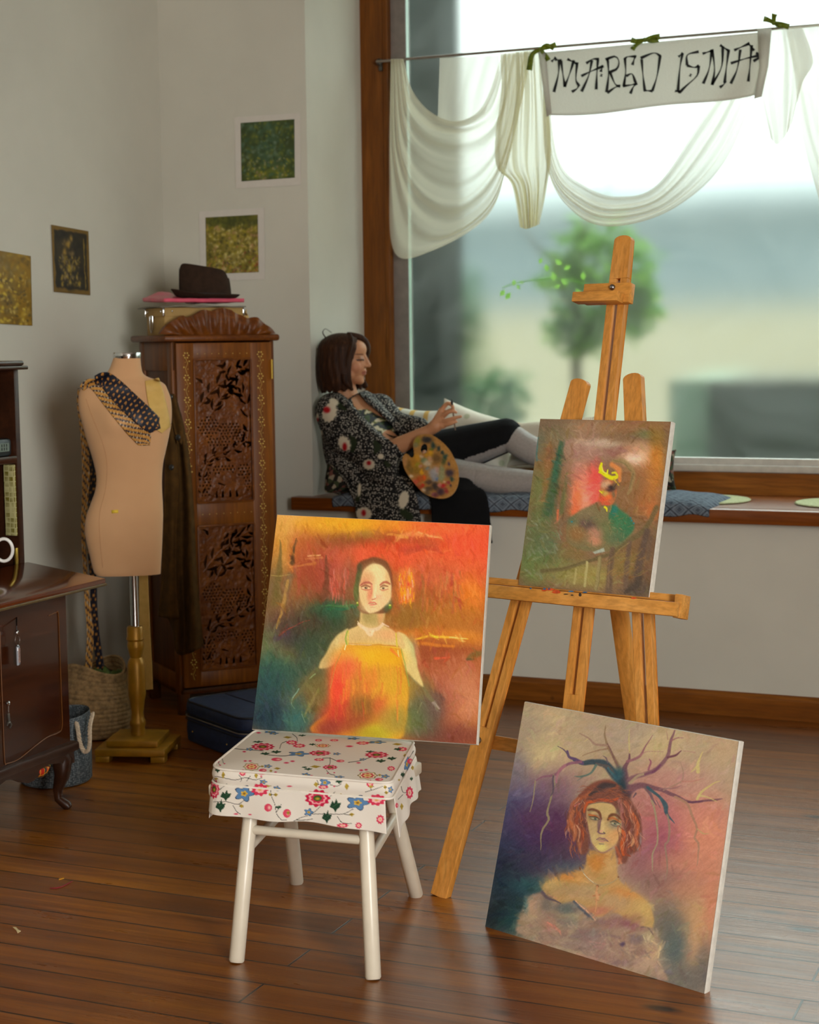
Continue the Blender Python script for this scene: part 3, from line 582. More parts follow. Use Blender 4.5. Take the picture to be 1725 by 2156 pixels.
def flower(P,x,y,rx,ry,kind,rot=0):
    def ring(k,amp,s,ph=0): return [(x+s*rx*(1+amp*math.cos(k*a))*math.cos(a+ph),y+s*ry*(1+amp*math.cos(k*a))*math.sin(a+ph)) for a in np.linspace(0,2*PI,72,endpoint=False)]
    so=1.6
    if kind=='R': P.poly(ring(11,.10,1),(196,34,72),1,so); P.poly(ring(9,.08,.74),(238,178,176),.9,so); P.poly(ring(9,.1,.56),(206,48,82),1,so); P.poly(ring(1,0,.36),(62,82,40),1,so); P.blob(x,y+ry*.06,rx*.2,ry*.17,(206,170,52),.9)
    if kind=='r': P.poly(ring(9,.12,1),(212,58,88),1,so); P.poly(ring(7,.1,.55),(246,206,196),.85,so); P.blob(x,y,rx*.22,ry*.2,(210,160,70),.9)
    if kind=='B': P.poly(ring(5,.26,.92,rot),(50,66,92),1,so); P.poly(ring(5,.24,.84,rot),(92,132,174),1,so); P.poly(ring(5,.2,.34,rot),(214,176,70),1,so); P.blob(x,y,rx*.15,ry*.15,(120,80,30),.9)
    if kind=='Y': P.poly(ring(8,.10,1),(120,96,36),1,so); P.poly(ring(8,.1,.88),(244,226,190),1,so); P.poly(ring(8,.1,.68),(204,64,74),1,so); P.poly(ring(6,.1,.45),(240,214,150),1,so); P.blob(x,y,rx*.25,ry*.25,(196,120,50),.9)
    if kind=='G': P.poly([(x-rx,y+ry*.2),(x-rx*.5,y-ry*.7),(x-rx*.2,y-ry*.3),(x+rx*.2,y-ry),(x+rx*.4,y-ry*.3),(x+rx,y-ry*.4),(x+rx*.7,y+ry*.3),(x+rx*.3,y+ry*.5),(x,y+ry),(x-rx*.3,y+ry*.5)],(34,66,46),1,so); P.line([(x-rx*.6,y+ry*.3),(x+rx*.6,y-ry*.4)],1.3,(84,120,84),.6)
    if kind=='b': P.poly(ring(1,0,1),(214,70,96),1,so); P.blob(x+rx*.3,y,rx*.4,ry*.5,(244,214,190),.8)
    if kind=='y': P.poly([(x-rx,y),(x-rx*.2,y-ry),(x+rx,y-ry*.2),(x+rx*.1,y+ry)],(176,150,58),1,so); P.line([(x-rx,y),(x+rx,y)],1.1,(80,70,30),.8)
    if kind=='d': P.blob(x,y,rx*.7,ry*.7,(206,48,84),.95,0,2)
FLW=[(445,165,92,28,'R'),(685,130,45,16,'r'),(745,157,50,15,'r'),(940,157,60,15,'Y'),(650,88,36,10,'y'),(500,42,42,12,'B'),(535,55,36,10,'B'),(410,50,26,9,'d'),(730,45,24,8,'G'),(770,72,34,9,'G'),(905,112,28,9,'r'),(1035,112,34,8,'r'),(1190,98,48,9,'B'),(1390,128,66,12,'B'),(1270,135,52,12,'r'),(1160,162,40,10,'d'),(1555,145,40,10,'y'),(1595,185,40,16,'r'),
(335,186,28,12,'B'),(292,206,20,9,'d'),(465,222,42,14,'G'),(556,208,45,15,'G'),(740,224,82,20,'B'),(915,218,85,20,'R'),(1055,224,30,10,'B'),(855,146,32,10,'G'),(560,270,45,14,'b'),(690,285,26,9,'d'),(640,298,30,9,'d'),(910,272,40,10,'r'),(1085,283,34,10,'b'),(1270,270,26,9,'B'),(1235,298,24,8,'d'),(1385,232,92,24,'R'),(1330,205,40,9,'G'),(405,125,46,10,'G'),(1560,185,36,14,'G'),(1420,282,44,17,'G'),(1510,262,42,17,'G'),(1505,345,30,18,'r'),
(92,228,42,25,'R'),(175,160,22,9,'y'),(78,292,10,6,'d'),(128,305,10,7,'d'),(92,318,11,7,'d'),(300,283,18,9,'d'),(340,283,18,9,'d'),(353,330,64,31,'Y'),(440,328,16,10,'y'),(486,326,32,14,'B'),(445,360,32,13,'b'),(512,365,14,12,'y'),(565,345,28,10,'y'),(550,375,16,8,'d'),(1000,335,58,18,'R'),(880,330,44,12,'y'),(820,350,36,12,'G'),(790,335,24,9,'G'),(1310,402,78,29,'Y'),(1258,360,22,11,'d'),(1298,356,20,10,'d'),(1455,410,34,15,'B'),(1405,436,34,12,'b'),(1410,400,14,10,'y'),(980,385,10,7,'d'),(1035,380,10,7,'d'),(800,398,34,16,'B'),(845,405,18,9,'d'),(1075,415,40,10,'B'),(1500,452,12,9,'d'),
(72,358,24,24,'G'),(118,400,15,32,'y'),(278,380,25,26,'r'),(390,405,16,24,'y'),(432,410,12,9,'d'),(450,455,30,18,'B'),(440,390,40,9,'d'),(885,478,20,22,'y'),(958,462,42,38,'B'),(1075,452,30,22,'G'),(1138,495,18,30,'y'),(1035,492,11,10,'d'),(1330,470,28,30,'r'),(1340,495,22,14,'y'),(1455,500,14,18,'y'),(1500,520,20,26,'B'),(1465,545,18,16,'y'),(665,492,30,8,'d'),(945,498,40,14,'r'),(480,490,36,10,'y'),(60,430,18,9,'y'),
(45,515,40,75,'R'),(140,568,46,48,'G'),(96,655,42,56,'G'),(292,552,76,62,'B'),(422,520,68,48,'r'),(560,510,28,20,'B'),(505,560,14,14,'y'),(553,562,18,16,'y'),(490,668,32,32,'b'),(575,665,26,18,'G'),(645,715,32,36,'b'),(655,712,14,20,'y'),(898,590,98,68,'R'),(825,706,36,30,'B'),(1045,650,48,58,'G'),(975,745,42,56,'G'),(1228,628,88,58,'B'),(1385,605,70,44,'r'),(1415,765,30,36,'r'),(1237,815,26,24,'r'),(1105,815,46,18,'r'),(810,795,26,8,'d'),(225,720,26,9,'d'),(340,725,20,8,'d'),(270,655,20,16,'y'),(1180,725,22,16,'y'),(1090,560,10,10,'y'),
(1635,310,24,60,'B'),(1600,395,18,28,'G'),(1655,545,28,48,'r'),(1660,285,24,22,'b'),(1590,660,14,30,'y'),(1570,440,10,10,'y'),(1550,650,12,20,'b'),(1620,240,14,18,'y'),(1680,340,16,20,'y'),(1670,430,14,20,'G')]
M_fl=vcol('flower_cotton',.85,.15,.10,260)
def flowers(v):
    c=(np.array(v)-CAM)@RM; X=(CX+F*c[:,0]/c[:,2]-440)*3.92;Y=(CY+F*c[:,1]/c[:,2]-1530)*3.92
    P=Paint(X,Y,(226,219,207))
    for s in FL_STEM: P.line(s[0],2.4,(48,48,42),.9,.5,14)
    for f in FLW: flower(P,*f)
    return P.c
cush=thing('seat_cushion','white box cushion printed with red and blue flowers on the stool','cushion',SQ(.5,.5,ZT-.045))
n=880; O=outline(n); cen=O.mean(0); g=G(); rings=[]
for r in np.linspace(1,.0,120):
    z=ZT+.012*(1-r**2.6); p=cen+(O-cen)*r; p=p.copy(); p[:,2]=z; rings.append(p)
g.grid(rings,close_u=True); g.obj('top_panel',M_fl,cush,cols=flowers(g.v),auto=False)
g=G(); Ob=outline(n,.004); rings=[]
for k in range(24):
    f=k/23; p=cen+(O-cen)*(1+.022*math.sin(PI*f)); p=p.copy(); p[:,2]=ZT-.002-.034*f; rings.append(p)
g.grid(rings,close_u=True); g.obj('side_band',M_fl,cush,cols=flowers(g.v),auto=False)
p=O.copy(); p[:,2]=ZT; G().tube(p[::4],.0032,8,closed=True).obj('piping',plain('cotton_white',(226,219,207),.85,0,.03),cush)
p=outline(160,.004); p[:,2]=ZT-.037; G().tube(p,.0030,8,closed=True).obj('piping',MATS['cotton_white'],cush)
def skirt(i0,i1,drop,flare,seed):
    g=G(); idx=np.arange(i0,i1)%n; R=[]
    for k in range(52):
        f=k/51; q=Ob[idx]; q=cen+(q-cen)*(1.012+flare*f); q=q.copy(); s=np.linspace(0,1,len(idx))
        q[:,2]=ZT-.038-(drop+.007*np.sin(s*5+seed)+.020*s*(seed==1))*f; q+= (q-cen)/np.linalg.norm(q-cen,axis=1)[:,None]*(.004*np.sin(s*17+seed)*f)[:,None]; R.append(q)
    g.grid(R); g.obj('skirt',M_fl,cush,cols=flowers(g.v),auto=False,sol=.0012)
L_=[np.argmin(np.linalg.norm(O-q,axis=1)) for q in (A_,B_,C_,D_)]
skirt(L_[0]-11,L_[1]-6,.062,.02,1); skirt(L_[1]+6,L_[2]-4,.080,.05,2); skirt(L_[2]+4,L_[3]-4,.085,.03,3); skirt(L_[3]+4,L_[0]-12+(n if L_[0]<L_[3] else 0),.085,.02,4)
# ================================================================ the three oil paintings
def paint_woman_red(X,Y):
    """half-length woman in a glowing orange dress before a burning sky (picture coordinates of that canvas)"""
    P=Paint(X,Y,(176,92,40),14,170,2); B=P.blob
    for a in [(330,120,330,170,(236,150,60),1),(260,100,140,120,(240,170,96),.8),(700,110,360,70,(240,160,24),.95),(560,150,170,60,(228,150,40),.7),(830,190,70,40,(168,128,48),.7),(1500,260,420,260,(240,78,44),1),(1150,120,260,60,(240,130,30),.9),(1330,130,240,70,(240,92,48),.9),
      (620,240,220,70,(128,70,24),.85),(1050,240,260,60,(166,66,26),.8),(400,330,190,170,(190,84,40),.8),(230,320,90,260,(214,140,56),.8),(900,300,190,60,(226,74,34),.9),(650,450,190,190,(206,84,66),.9),(480,480,150,170,(150,54,34),.75),(560,500,80,120,(178,74,54),.6),
      (1080,330,150,110,(232,80,44),.95),(760,340,120,80,(232,84,48),.9),(1400,470,260,150,(224,92,46),.85),(1300,520,160,140,(200,86,50),.8),(1190,620,200,90,(166,84,32),.8),(1530,620,110,130,(234,116,30),.9),(1400,760,260,130,(184,102,34),.9),(1100,760,170,110,(150,94,32),.9),
      (1250,890,330,60,(226,120,32),.8),(1450,900,150,60,(236,140,40),.7),(1300,1000,260,120,(150,62,30),.9),(1400,1160,260,160,(176,84,50),.95),(1480,1300,150,200,(206,122,86),.85),(1330,1350,120,200,(168,80,58),.8),(1400,1560,280,90,(116,50,40),.85),(1220,1450,140,180,(96,60,48),.8),
      (190,620,110,230,(104,84,52),.95),(300,640,150,140,(150,84,46),.7),(260,830,190,120,(96,54,44),.95),(330,880,170,80,(74,48,56),.9),(140,930,120,150,(96,96,60),.85),(560,760,230,150,(44,68,46),.95),(640,690,170,60,(40,84,56),.8),(420,800,160,80,(74,54,38),.8),(480,960,190,110,(50,66,44),.9),
      (200,1130,190,150,(48,88,70),.95),(330,1180,190,120,(54,78,60),.9),(120,1300,200,200,(34,64,66),.95),(180,1450,240,120,(26,46,56),.98),(360,1470,120,90,(46,84,78),.8),(430,1120,110,140,(52,72,58),.8),(700,560,60,220,(124,76,44),.7),(990,560,60,120,(176,88,40),.8)]: B(*a)
    # cypress shadows at the left, streaks
    for a in [([(226,220),(224,400),(196,640)],[4,18,34],(112,86,40),.75),([(345,220),(318,380)],[3,16],(92,60,30),.9),([(548,330),(545,430),(520,620)],[3,14,26],(112,58,34),.8),([(300,470),(270,560),(240,720)],[26,26,8],(112,88,60),.7),([(285,500),(250,640),(215,820)],[10,14,4],(212,146,66),.6),([(370,420),(350,600)],[12,10],(176,66,46),.5),
      ([(430,330),(510,328)],[6,4],(244,176,110),.8),([(410,350),(520,345)],[4,8],(226,140,80),.5),([(300,410),(470,380)],[4,10],(220,130,60),.5),([(165,460),(300,462)],[3,3],(196,160,84),.5),
      ([(230,860),(330,800),(440,770)],[5,4,2],(172,54,40),.6),([(205,890),(300,840)],[18,8],(76,48,62),.7),([(520,668),(720,660)],[4,7],(70,120,62),.7),([(560,690),(740,672)],[5,12],(32,92,60),.7),
      ([(1020,210),(1160,170),(1330,205)],[12,18,6],(240,140,74),.7),([(960,190),(1100,200)],[8,10],(236,150,60),.6),([(1180,160),(1340,215)],[6,3],(246,160,96),.6),([(1230,300),(1400,282)],[8,4],(240,110,60),.6),([(1060,280),(1250,270),(1340,300)],[16,20,10],(190,58,34),.55),
      ([(1100,300),(1280,250)],[20,8],(186,66,40),.5),([(1160,900),(1330,880),(1510,896)],[6,9,4],(240,176,44),.8),([(1250,878),(1330,886)],[4,3],(246,214,60),.7),([(1400,884),(1500,894)],[4,3],(222,190,120),.7),([(1180,930),(1420,940)],[12,8],(230,128,36),.6),([(1290,1026),(1380,1018)],[10,5],(228,84,50),.8),
      ([(1520,1040),(1560,1010),(1600,1000)],[10,22,22],(122,86,40),.85),([(1510,1050),(1550,1046)],[8,6],(96,76,40),.8),([(1180,1180),(1260,1240),(1350,1310)],[10,18,10],(112,66,58),.6),([(1150,930),(1190,1080),(1260,1260)],[10,16,20],(112,58,38),.6)]: P.line(a[0],a[1],a[2],a[3],1.0,12)
    rg=np.random.default_rng(4)
    for k in range(60):   # vertical drips
        x=rg.uniform(1180,1480);y=rg.uniform(430,640);P.line([(x,y),(x+rg.normal()*8,y+rg.uniform(40,120))],rg.uniform(3,8),[(150,90,40),(232,110,50),(176,64,48),(196,120,60)][k%4],.4,1)
    for k in range(46):
        x=rg.uniform(560,700);y=rg.uniform(400,600);P.line([(x,y),(x+rg.normal()*5,y+rg.uniform(30,80))],rg.uniform(2,6),[(216,120,104),(186,70,52),(226,88,60)][k%3],.4,1)
    # glowing window
    P.poly([(1040,420),(1130,400),(1160,470),(1150,650),(1040,660),(1020,560)],(236,116,54),.8,14)
    for k in range(70):
        x=rg.uniform(1040,1150);y=rg.uniform(420,630);P.line([(x,y),(x+rg.normal()*4,y+rg.uniform(14,46))],rg.uniform(2,5),[(246,150,10),(250,176,20),(238,96,30),(240,160,120),(228,120,70)][k%5],.75,.7)
    B(1112,520,14,16,(232,66,50),.9); B(1060,590,16,18,(240,120,8),.8)
    # smock sleeves: smoky veils either side
    for a in [(420,1330,120,150,(104,84,48),.85),(330,1330,80,120,(62,82,76),.8),(470,1230,110,120,(120,92,46),.8),(350,1450,90,80,(56,92,84),.8),(1180,1270,100,140,(140,110,56),.85),(1210,1400,110,140,(92,84,64),.8),(1120,1450,100,110,(96,104,60),.8),(1290,1350,60,90,(104,74,66),.7),(1120,1180,60,120,(150,112,50),.8)]: B(*a)
    for a in [([(560,1060),(450,1130),(380,1230),(310,1330)],[8,14,14,12],(112,96,56),.7),([(350,1230),(310,1330),(330,1380)],[4,4,3],(150,176,150),.6),([(460,1140),(420,1170)],[4,3],(160,180,120),.6),([(1110,1140),(1190,1200),(1260,1290),(1310,1370)],[6,10,12,10],(120,104,66),.7),([(1280,1330),(1320,1370)],[8,6],(176,140,128),.7),([(380,1420),(400,1470)],[4,3],(150,160,120),.5),([(1210,1330),(1180,1400)],[4,5],(150,140,96),.5),([(480,1250),(440,1330),(400,1430)],[6,8,6],(150,126,66),.5)]: P.line(a[0],a[1],a[2],a[3],1.0,12)
    P.strokes(1300,11,70,5,.42,11,(),1.45)
    # arms, shoulders, neck, chest
    sk=(226,176,112)
    P.poly([(690,830),(600,890),(545,990),(495,1100),(590,1080),(640,1010),(670,960)],(214,172,110),1,10,60)
    P.poly([(1040,850),(1110,890),(1150,960),(1180,1090),(1210,1220),(1150,1170),(1095,1100),(1060,1000),(1030,930)],(222,180,112),1,10,60)
    B(1150,960,30,90,(176,172,116),.5,-15); B(1185,1040,16,120,(222,110,70),.55,-14); B(1090,980,34,90,(240,206,136),.6,-14); B(560,1030,30,90,(176,136,84),.5,24); B(640,920,40,40,(232,196,130),.6)
    P.poly([(770,800),(700,835),(640,880),(660,950),(1050,965),(1075,900),(1020,850),(960,815),(940,790),(940,690),(790,690)],sk,1,9,70)
    B(870,760,80,60,(172,138,76),.75); B(820,730,30,60,(150,120,66),.5); B(920,740,22,70,(232,150,96),.7); B(760,900,90,40,(214,160,100),.6); B(960,870,90,40,(236,150,98),.6); B(880,880,60,50,(226,168,110),.5)
    for a in [([(765,800),(800,830),(850,850),(905,830),(940,800)],[8,11,13,10,7],(238,190,150),.85),([(800,830),(850,880),(870,850)],[6,12,6],(244,200,160),.8),([(935,795),(975,815)],[6,4],(240,190,160),.7),([(770,800),(760,780)],[5,3],(240,196,150),.7)]: P.line(a[0],a[1],a[2],a[3],.8,10)
    # dress
    P.poly([(690,935),(870,936),(1050,955),(1075,1060),(1100,1180),(1110,1330),(1090,1480),(1000,1590),(560,1560),(440,1500),(560,1380),(570,1240),(590,1110),(640,1000)],(222,140,36),1,14,90)
    for a in [(820,1010,190,70,(240,170,30),.9),(980,1030,100,60,(240,160,20),.8),(680,1060,100,100,(242,138,60),.85),(650,1150,90,90,(240,110,50),.85),(620,1250,60,160,(232,62,40),.95),(700,1100,60,60,(238,90,54),.8),(670,1320,70,120,(240,72,44),.85),(620,1420,110,90,(200,50,36),.9),(760,1240,60,130,(206,110,44),.85),(860,1240,60,130,(224,104,44),.85),(940,1230,90,140,(220,150,40),.85),(1040,1260,70,140,(216,152,36),.9),(800,1370,110,80,(120,74,30),.8),(930,1370,60,90,(210,84,42),.8),(1020,1350,60,70,(226,146,44),.8),(760,1480,120,80,(150,62,34),.85),(560,1510,110,70,(140,44,36),.85),(900,1530,120,60,(190,164,32),.95),(840,1550,100,40,(176,140,30),.8),(980,1450,80,80,(170,130,46),.8),(1060,1450,60,90,(150,124,50),.7)]: B(*a)
    for k in range(60):
        x=rg.uniform(600,1060);y=rg.uniform(1020,1380);P.line([(x,y),(x+rg.normal()*6,y+rg.uniform(50,140))],rg.uniform(3,9),[(240,120,50),(240,166,40),(226,80,44),(196,110,40)][k%4],.28,1)
    for a in [([(700,931),(860,934)],[3,2],(250,236,190),.9),([(860,936),(1040,956)],[2,3],(240,190,60),.7),([(690,928),(1045,945)],[4,4],(190,96,30),.45),([(686,845),(676,900),(682,935)],[5,5,5],(150,160,56),.9),([(696,845),(690,935)],[3,4],(224,190,70),.8),([(1028,860),(1036,945)],[5,5],(216,180,56),.9),([(676,940),(668,975)],[3,4],(250,236,180),.8),([(1060,960),(1090,1060),(1112,1220)],[3,4,4],(150,150,60),.7),([(1000,970),(1050,1010)],[10,6],(240,110,40),.7),([(1040,970),(1052,1010)],[3,3],(250,220,140),.7),([(640,1000),(600,1100),(570,1240)],[4,4,4],(190,130,60),.5)]: P.line(a[0],a[1],a[2],a[3],.8,10)
    # hair, face
    P.poly([(760,400),(800,365),(880,345),(950,360),(985,420),(990,520),(975,600),(950,660),(960,700),(940,720),(790,720),(745,640),(735,560),(745,470)],(120,66,36),.95,10,70)
    P.poly([(745,470),(770,420),(790,430),(770,520),(765,620),(750,650),(730,600)],(86,84,44),.95,8,40); B(745,560,16,70,(112,110,56),.8); B(775,410,22,30,(78,66,38),.8); B(960,660,26,50,(58,76,48),.9); B(985,480,10,60,(128,60,34),.8)
    P.poly([(790,440),(830,402),(880,386),(930,396),(965,440),(982,510),(982,590),(965,640),(920,695),(865,724),(830,716),(795,670),(768,600),(768,520)],(238,186,130),1,7,70)
    for a in [(880,420,60,34,(244,206,146),.8),(905,480,40,60,(246,208,150),.7),(820,470,40,50,(228,150,100),.75),(800,500,30,30,(222,130,90),.6),(790,640,30,60,(230,180,120),.6),(960,580,24,60,(236,180,120),.6),(850,690,60,30,(242,194,142),.7),(840,590,18,60,(232,130,92),.85,-4),(905,590,18,40,(244,200,150),.7),(875,580,10,70,(248,214,164),.8),(900,610,26,20,(236,160,120),.6),(960,480,20,50,(224,160,100),.5),(930,640,36,36,(240,186,136),.6)]: B(*a)
    # eyes, brows, nose, mouth
    for a in [([(778,520),(800,503),(830,500),(850,512)],[5,8,8,4],(186,92,70),.9),([(905,520),(925,503),(950,500),(975,515)],[5,8,8,5],(186,92,66),.9),([(785,532),(810,520),(840,532)],[5,7,4],(150,84,56),.8),([(908,535),(930,522),(960,530)],[5,7,4],(150,84,56),.8),
      ([(782,546),(812,556),(842,550)],[3,6,4],(206,110,80),.8),([(905,548),(930,560),(962,550)],[3,6,4],(206,110,80),.7),([(795,541),(835,543)],[6,5],(240,196,150),.8),([(912,543),(955,543)],[6,5],(240,196,150),.8)]: P.line(a[0],a[1],a[2],a[3],.9,10)
    for x,y in ((814,539),(930,543)): B(x,y,10,9,(120,72,44),1,0,2); B(x,y,5,5,(60,38,26),.9); B(x+3,y-3,2.5,2.5,(250,230,200),.9)
    for a in [([(848,520),(852,570),(848,600)],[6,5,4],(226,120,90),.7),([(862,626),(880,622),(890,612)],[5,4,3],(206,112,80),.85),([(878,600),(886,612)],[4,4],(250,222,180),.8),([(832,660),(850,648),(862,652),(876,648),(896,660)],[2,5,4,5,2],(222,104,84),.95),([(840,668),(862,668),(888,664)],[2,6,2],(232,130,104),.9),([(836,661),(864,660),(892,661)],[1.5,2,1.5],(176,76,60),.7),([(850,684),(880,684)],[4,3],(216,150,104),.5)]: P.line(a[0],a[1],a[2],a[3],.9,12)
    for x,y in ((754,648),(972,662)): B(x,y,8,8,(206,196,60),.95); B(x+2,y+14,9,9,(86,122,40),.95); B(x-1,y-2,3,3,(240,236,150),.9)
    P.strokes(500,4,24,6,.3,7,[(875,560,110,180)])
    P.grain(7,5,5,3); P.grain(6,26,5,6,1.2); return np.clip(P.c*np.array([1.05,1.15,1.16])+4,3,252)
def paint_small_portrait(X,Y):
    """small dark portrait: green coated figure, yellow crest, fence in front"""
    P=Paint(X,Y,(128,100,72),10,140,3); B=P.blob
    for a in [(430,170,200,90,(112,94,76),.9),(750,170,260,70,(158,126,96),.9),(1150,150,260,60,(150,110,72),.8),(1250,230,120,40,(108,116,76),.8),(450,300,160,160,(122,112,84),.9),(330,330,40,120,(92,112,96),.7),(380,560,100,260,(132,96,56),.9),(330,800,110,260,(112,110,62),.9),(300,700,60,160,(108,116,68),.7),
      (700,330,190,100,(176,140,122),.9),(860,310,160,40,(206,190,168),.85),(780,400,200,90,(164,126,112),.8),(1170,420,160,120,(222,176,140),.95),(1150,440,90,50,(240,216,196),.85),(1000,370,120,40,(150,106,92),.8),(650,500,110,110,(170,130,112),.85),(720,680,130,190,(226,130,106),.95),(690,800,90,130,(236,150,120),.9),(800,620,60,140,(238,84,78),.95),(640,780,40,120,(232,120,70),.8),(790,780,40,110,(240,100,86),.85),(620,900,50,60,(230,110,66),.8),
      (1330,420,60,160,(196,130,46),.95),(1330,250,70,100,(140,108,50),.8),(1280,620,100,190,(190,120,50),.9),(1150,620,130,140,(150,104,66),.9),(1100,820,160,150,(136,100,64),.95),(1000,800,70,110,(140,104,70),.8),(1250,830,110,110,(170,104,56),.8),(1290,900,60,80,(190,110,56),.7),
      (300,1100,140,260,(98,106,66),.95),(380,1250,170,150,(96,108,80),.95),(260,1350,130,170,(104,124,72),.95),(480,1330,160,110,(98,106,64),.9),(560,1430,260,110,(140,134,80),.95),(760,1450,200,100,(150,138,76),.95),(650,1120,130,120,(150,106,70),.9),(600,1250,130,90,(130,108,66),.8),(1200,1450,140,140,(110,82,60),.95),(1150,1250,140,110,(120,92,58),.9),(1260,1180,90,120,(110,84,62),.9),(1050,1350,140,110,(130,110,60),.9),(1170,1560,140,70,(84,72,60),.95)]: B(*a)
    for a in [([(500,300),(480,450),(420,750),(400,900)],[18,34,44,50],(66,92,64),.9),([(490,330),(440,620)],[10,22],(52,98,74),.8),([(560,560),(530,700),(510,900)],[10,16,18],(100,104,62),.85),([(600,300),(580,520),(570,600)],[10,14,10],(150,112,84),.7),([(400,330),(380,520),(340,800)],[20,26,18],(150,100,60),.5),([(480,880),(475,960)],[10,8],(224,110,70),.7),([(300,250),(290,450)],[10,8],(66,112,116),.7),([(380,430),(440,350)],[14,24],(112,84,60),.6)]: P.line(a[0],a[1],a[2],a[3],1,14)
    rg=np.random.default_rng(9)
    for k in range(80):
        x=rg.uniform(190,500);y=rg.uniform(900,1450);a=rg.uniform(.4,1.4);l=rg.uniform(25,75);P.line([(x,y),(x+l*math.cos(a),y+l*math.sin(a))],rg.uniform(3,10),[(132,140,116),(150,156,136),(90,108,74),(104,128,84),(120,116,70)][k%5],.45,1)
    P.strokes(900,12,80,7,.42,13)
    # figure: coat, neck, head
    P.poly([(560,1010),(620,920),(720,860),(810,810),(830,830),(930,830),(1030,880),(1100,960),(1130,1060),(1050,1180),(900,1240),(700,1230),(560,1160)],(120,112,76),.95,14,70)
    P.poly([(925,840),(1030,890),(1110,980),(1120,1060),(1000,1150),(930,1000)],(52,112,76),.95,14,50)
    for a in [(960,880,30,50,(40,120,112),.8),(1010,960,60,70,(60,122,80),.7),(900,1060,90,90,(104,116,74),.85),(980,1120,80,70,(90,110,78),.8),(740,920,80,50,(132,118,86),.85),(700,960,70,50,(120,106,80),.8),(740,1010,70,50,(88,72,66),.9),(690,1000,30,30,(106,80,78),.8),(790,1080,70,60,(186,130,108),.85),(800,1150,60,40,(206,140,110),.8),(640,1090,80,70,(146,104,60),.85),(600,970,40,40,(92,110,84),.7)]: B(*a)
    for k in range(110):
        x=rg.uniform(580,1080);y=rg.uniform(900,1230);a=rg.uniform(-.5,2.2);l=rg.uniform(15,45);P.line([(x,y),(x+l*math.cos(a),y+l*math.sin(a))],rg.uniform(2,5),[(140,122,80),(112,116,76),(150,112,70),(84,100,70),(170,150,110)][k%5],.4,.9)
    for a in [([(950,460),(1060,470),(1120,560),(1110,690),(1080,740)],[10,26,20,18,10],(150,128,84),.85),([(960,455),(1050,480),(1100,540)],[5,7,5],(120,108,70),.6),([(1120,560),(1100,690)],[8,6],(116,104,70),.6),([(940,490),(1000,540),(1010,620)],[20,24,14],(226,140,70),.8),([(1180,590),(1160,680)],[5,18],(140,110,66),.7)]: P.line(a[0],a[1],a[2],a[3],1,14)
    P.poly([(850,640),(900,610),(965,630),(980,700),(965,780),(930,830),(860,830),(825,780),(830,700)],(190,110,66),.95,8,50)
    for a in [(870,660,34,36,(196,160,130),.9),(905,650,26,30,(216,176,136),.8),(935,680,36,26,(54,40,42),.98),(915,705,40,16,(84,56,52),.85),(960,660,20,30,(100,84,60),.8),(950,740,16,34,(110,96,70),.8),(880,740,26,26,(196,170,80),.9),(850,720,16,14,(190,176,40),.9),(870,780,44,24,(222,92,56),.95),(905,760,30,20,(226,110,50),.9),(840,790,20,30,(220,84,56),.9),(890,820,30,16,(210,80,52),.8),(830,825,16,20,(150,100,66),.8)]: B(*a)
    for a in [([(850,480),(842,520),(860,550),(900,580),(940,600),(985,590)],[10,14,16,18,16,10],(226,222,12),1),([(905,530),(900,580)],[5,8],(232,230,30),1),([(830,545),(870,560)],[7,8],(214,210,20),1),([(945,560),(975,560),(990,590),(960,610)],[8,9,9,7],(216,206,30),1),([(850,500),(870,540),(900,560)],[4,5,5],(246,244,90),.9),([(960,610),(1000,660)],[8,4],(206,170,50),.8),([(870,850),(885,860),(895,888)],[10,9,3],(230,220,30),1),([(825,710),(845,730)],[5,5],(216,206,40),.9),
      ([(940,690),(985,640)],[4,3],(70,58,46),.9),([(910,700),(960,690)],[5,4],(60,44,40),.8),([(830,740),(850,830)],[5,5],(200,90,60),.8),([(925,835),(920,890)],[7,5],(150,130,80),.8),([(800,820),(830,880)],[8,6],(120,84,50),.7)]: P.line(a[0],a[1],a[2],a[3],.7,12)
    for x,y in ((1125,1000),(1095,950),(1105,975),(600,985)): B(x,y,8,8,(40,130,150),.9)
    P.poly([(770,1240),(870,1205),(875,1240),(790,1260)],(168,180,166),.9,6)
    # fence
    for a in [([(330,1400),(520,1380),(800,1300),(950,1250),(1080,1150),(1210,1060),(1330,860)],[16,14,14,16,20,22,22],(104,92,60),.85),([(400,1420),(700,1340)],[8,8],(122,112,70),.6),([(945,1220),(930,1330),(910,1590)],[18,26,28],(104,84,66),.95),([(1095,1160),(1080,1300),(1060,1530)],[18,24,24],(106,86,70),.95),([(1240,1060),(1200,1250),(1160,1450)],[26,28,34],(92,76,66),.9),([(1270,1120),(1250,1300)],[14,16],(104,84,66),.8),([(920,1310),(905,1540)],[6,8],(136,112,86),.6),([(630,1390),(612,1520)],[9,9],(170,160,104),.9),([(722,1330),(700,1540)],[11,11],(176,168,112),.9),([(832,1300),(800,1560)],[15,14],(150,138,92),.9),([(845,1300),(815,1560)],[4,4],(116,106,72),.6),([(540,1440),(536,1540)],[6,5],(150,146,92),.7),([(1180,1460),(1150,1540),(1060,1590)],[26,24,16],(72,62,54),.8),([(990,1230),(1090,1160)],[5,5],(150,130,84),.6)]: P.line(a[0],a[1],a[2],a[3],.8,14)
    for k in range(40):
        x=rg.uniform(880,1180);y=rg.uniform(1250,1480);P.line([(x,y),(x+rg.uniform(30,80),y-rg.uniform(15,50))],rg.uniform(3,7),[(150,130,70),(112,100,60),(160,116,60)][k%3],.35,1)
    P.strokes(500,4,26,8,.35,10,[(900,680,70,200)])
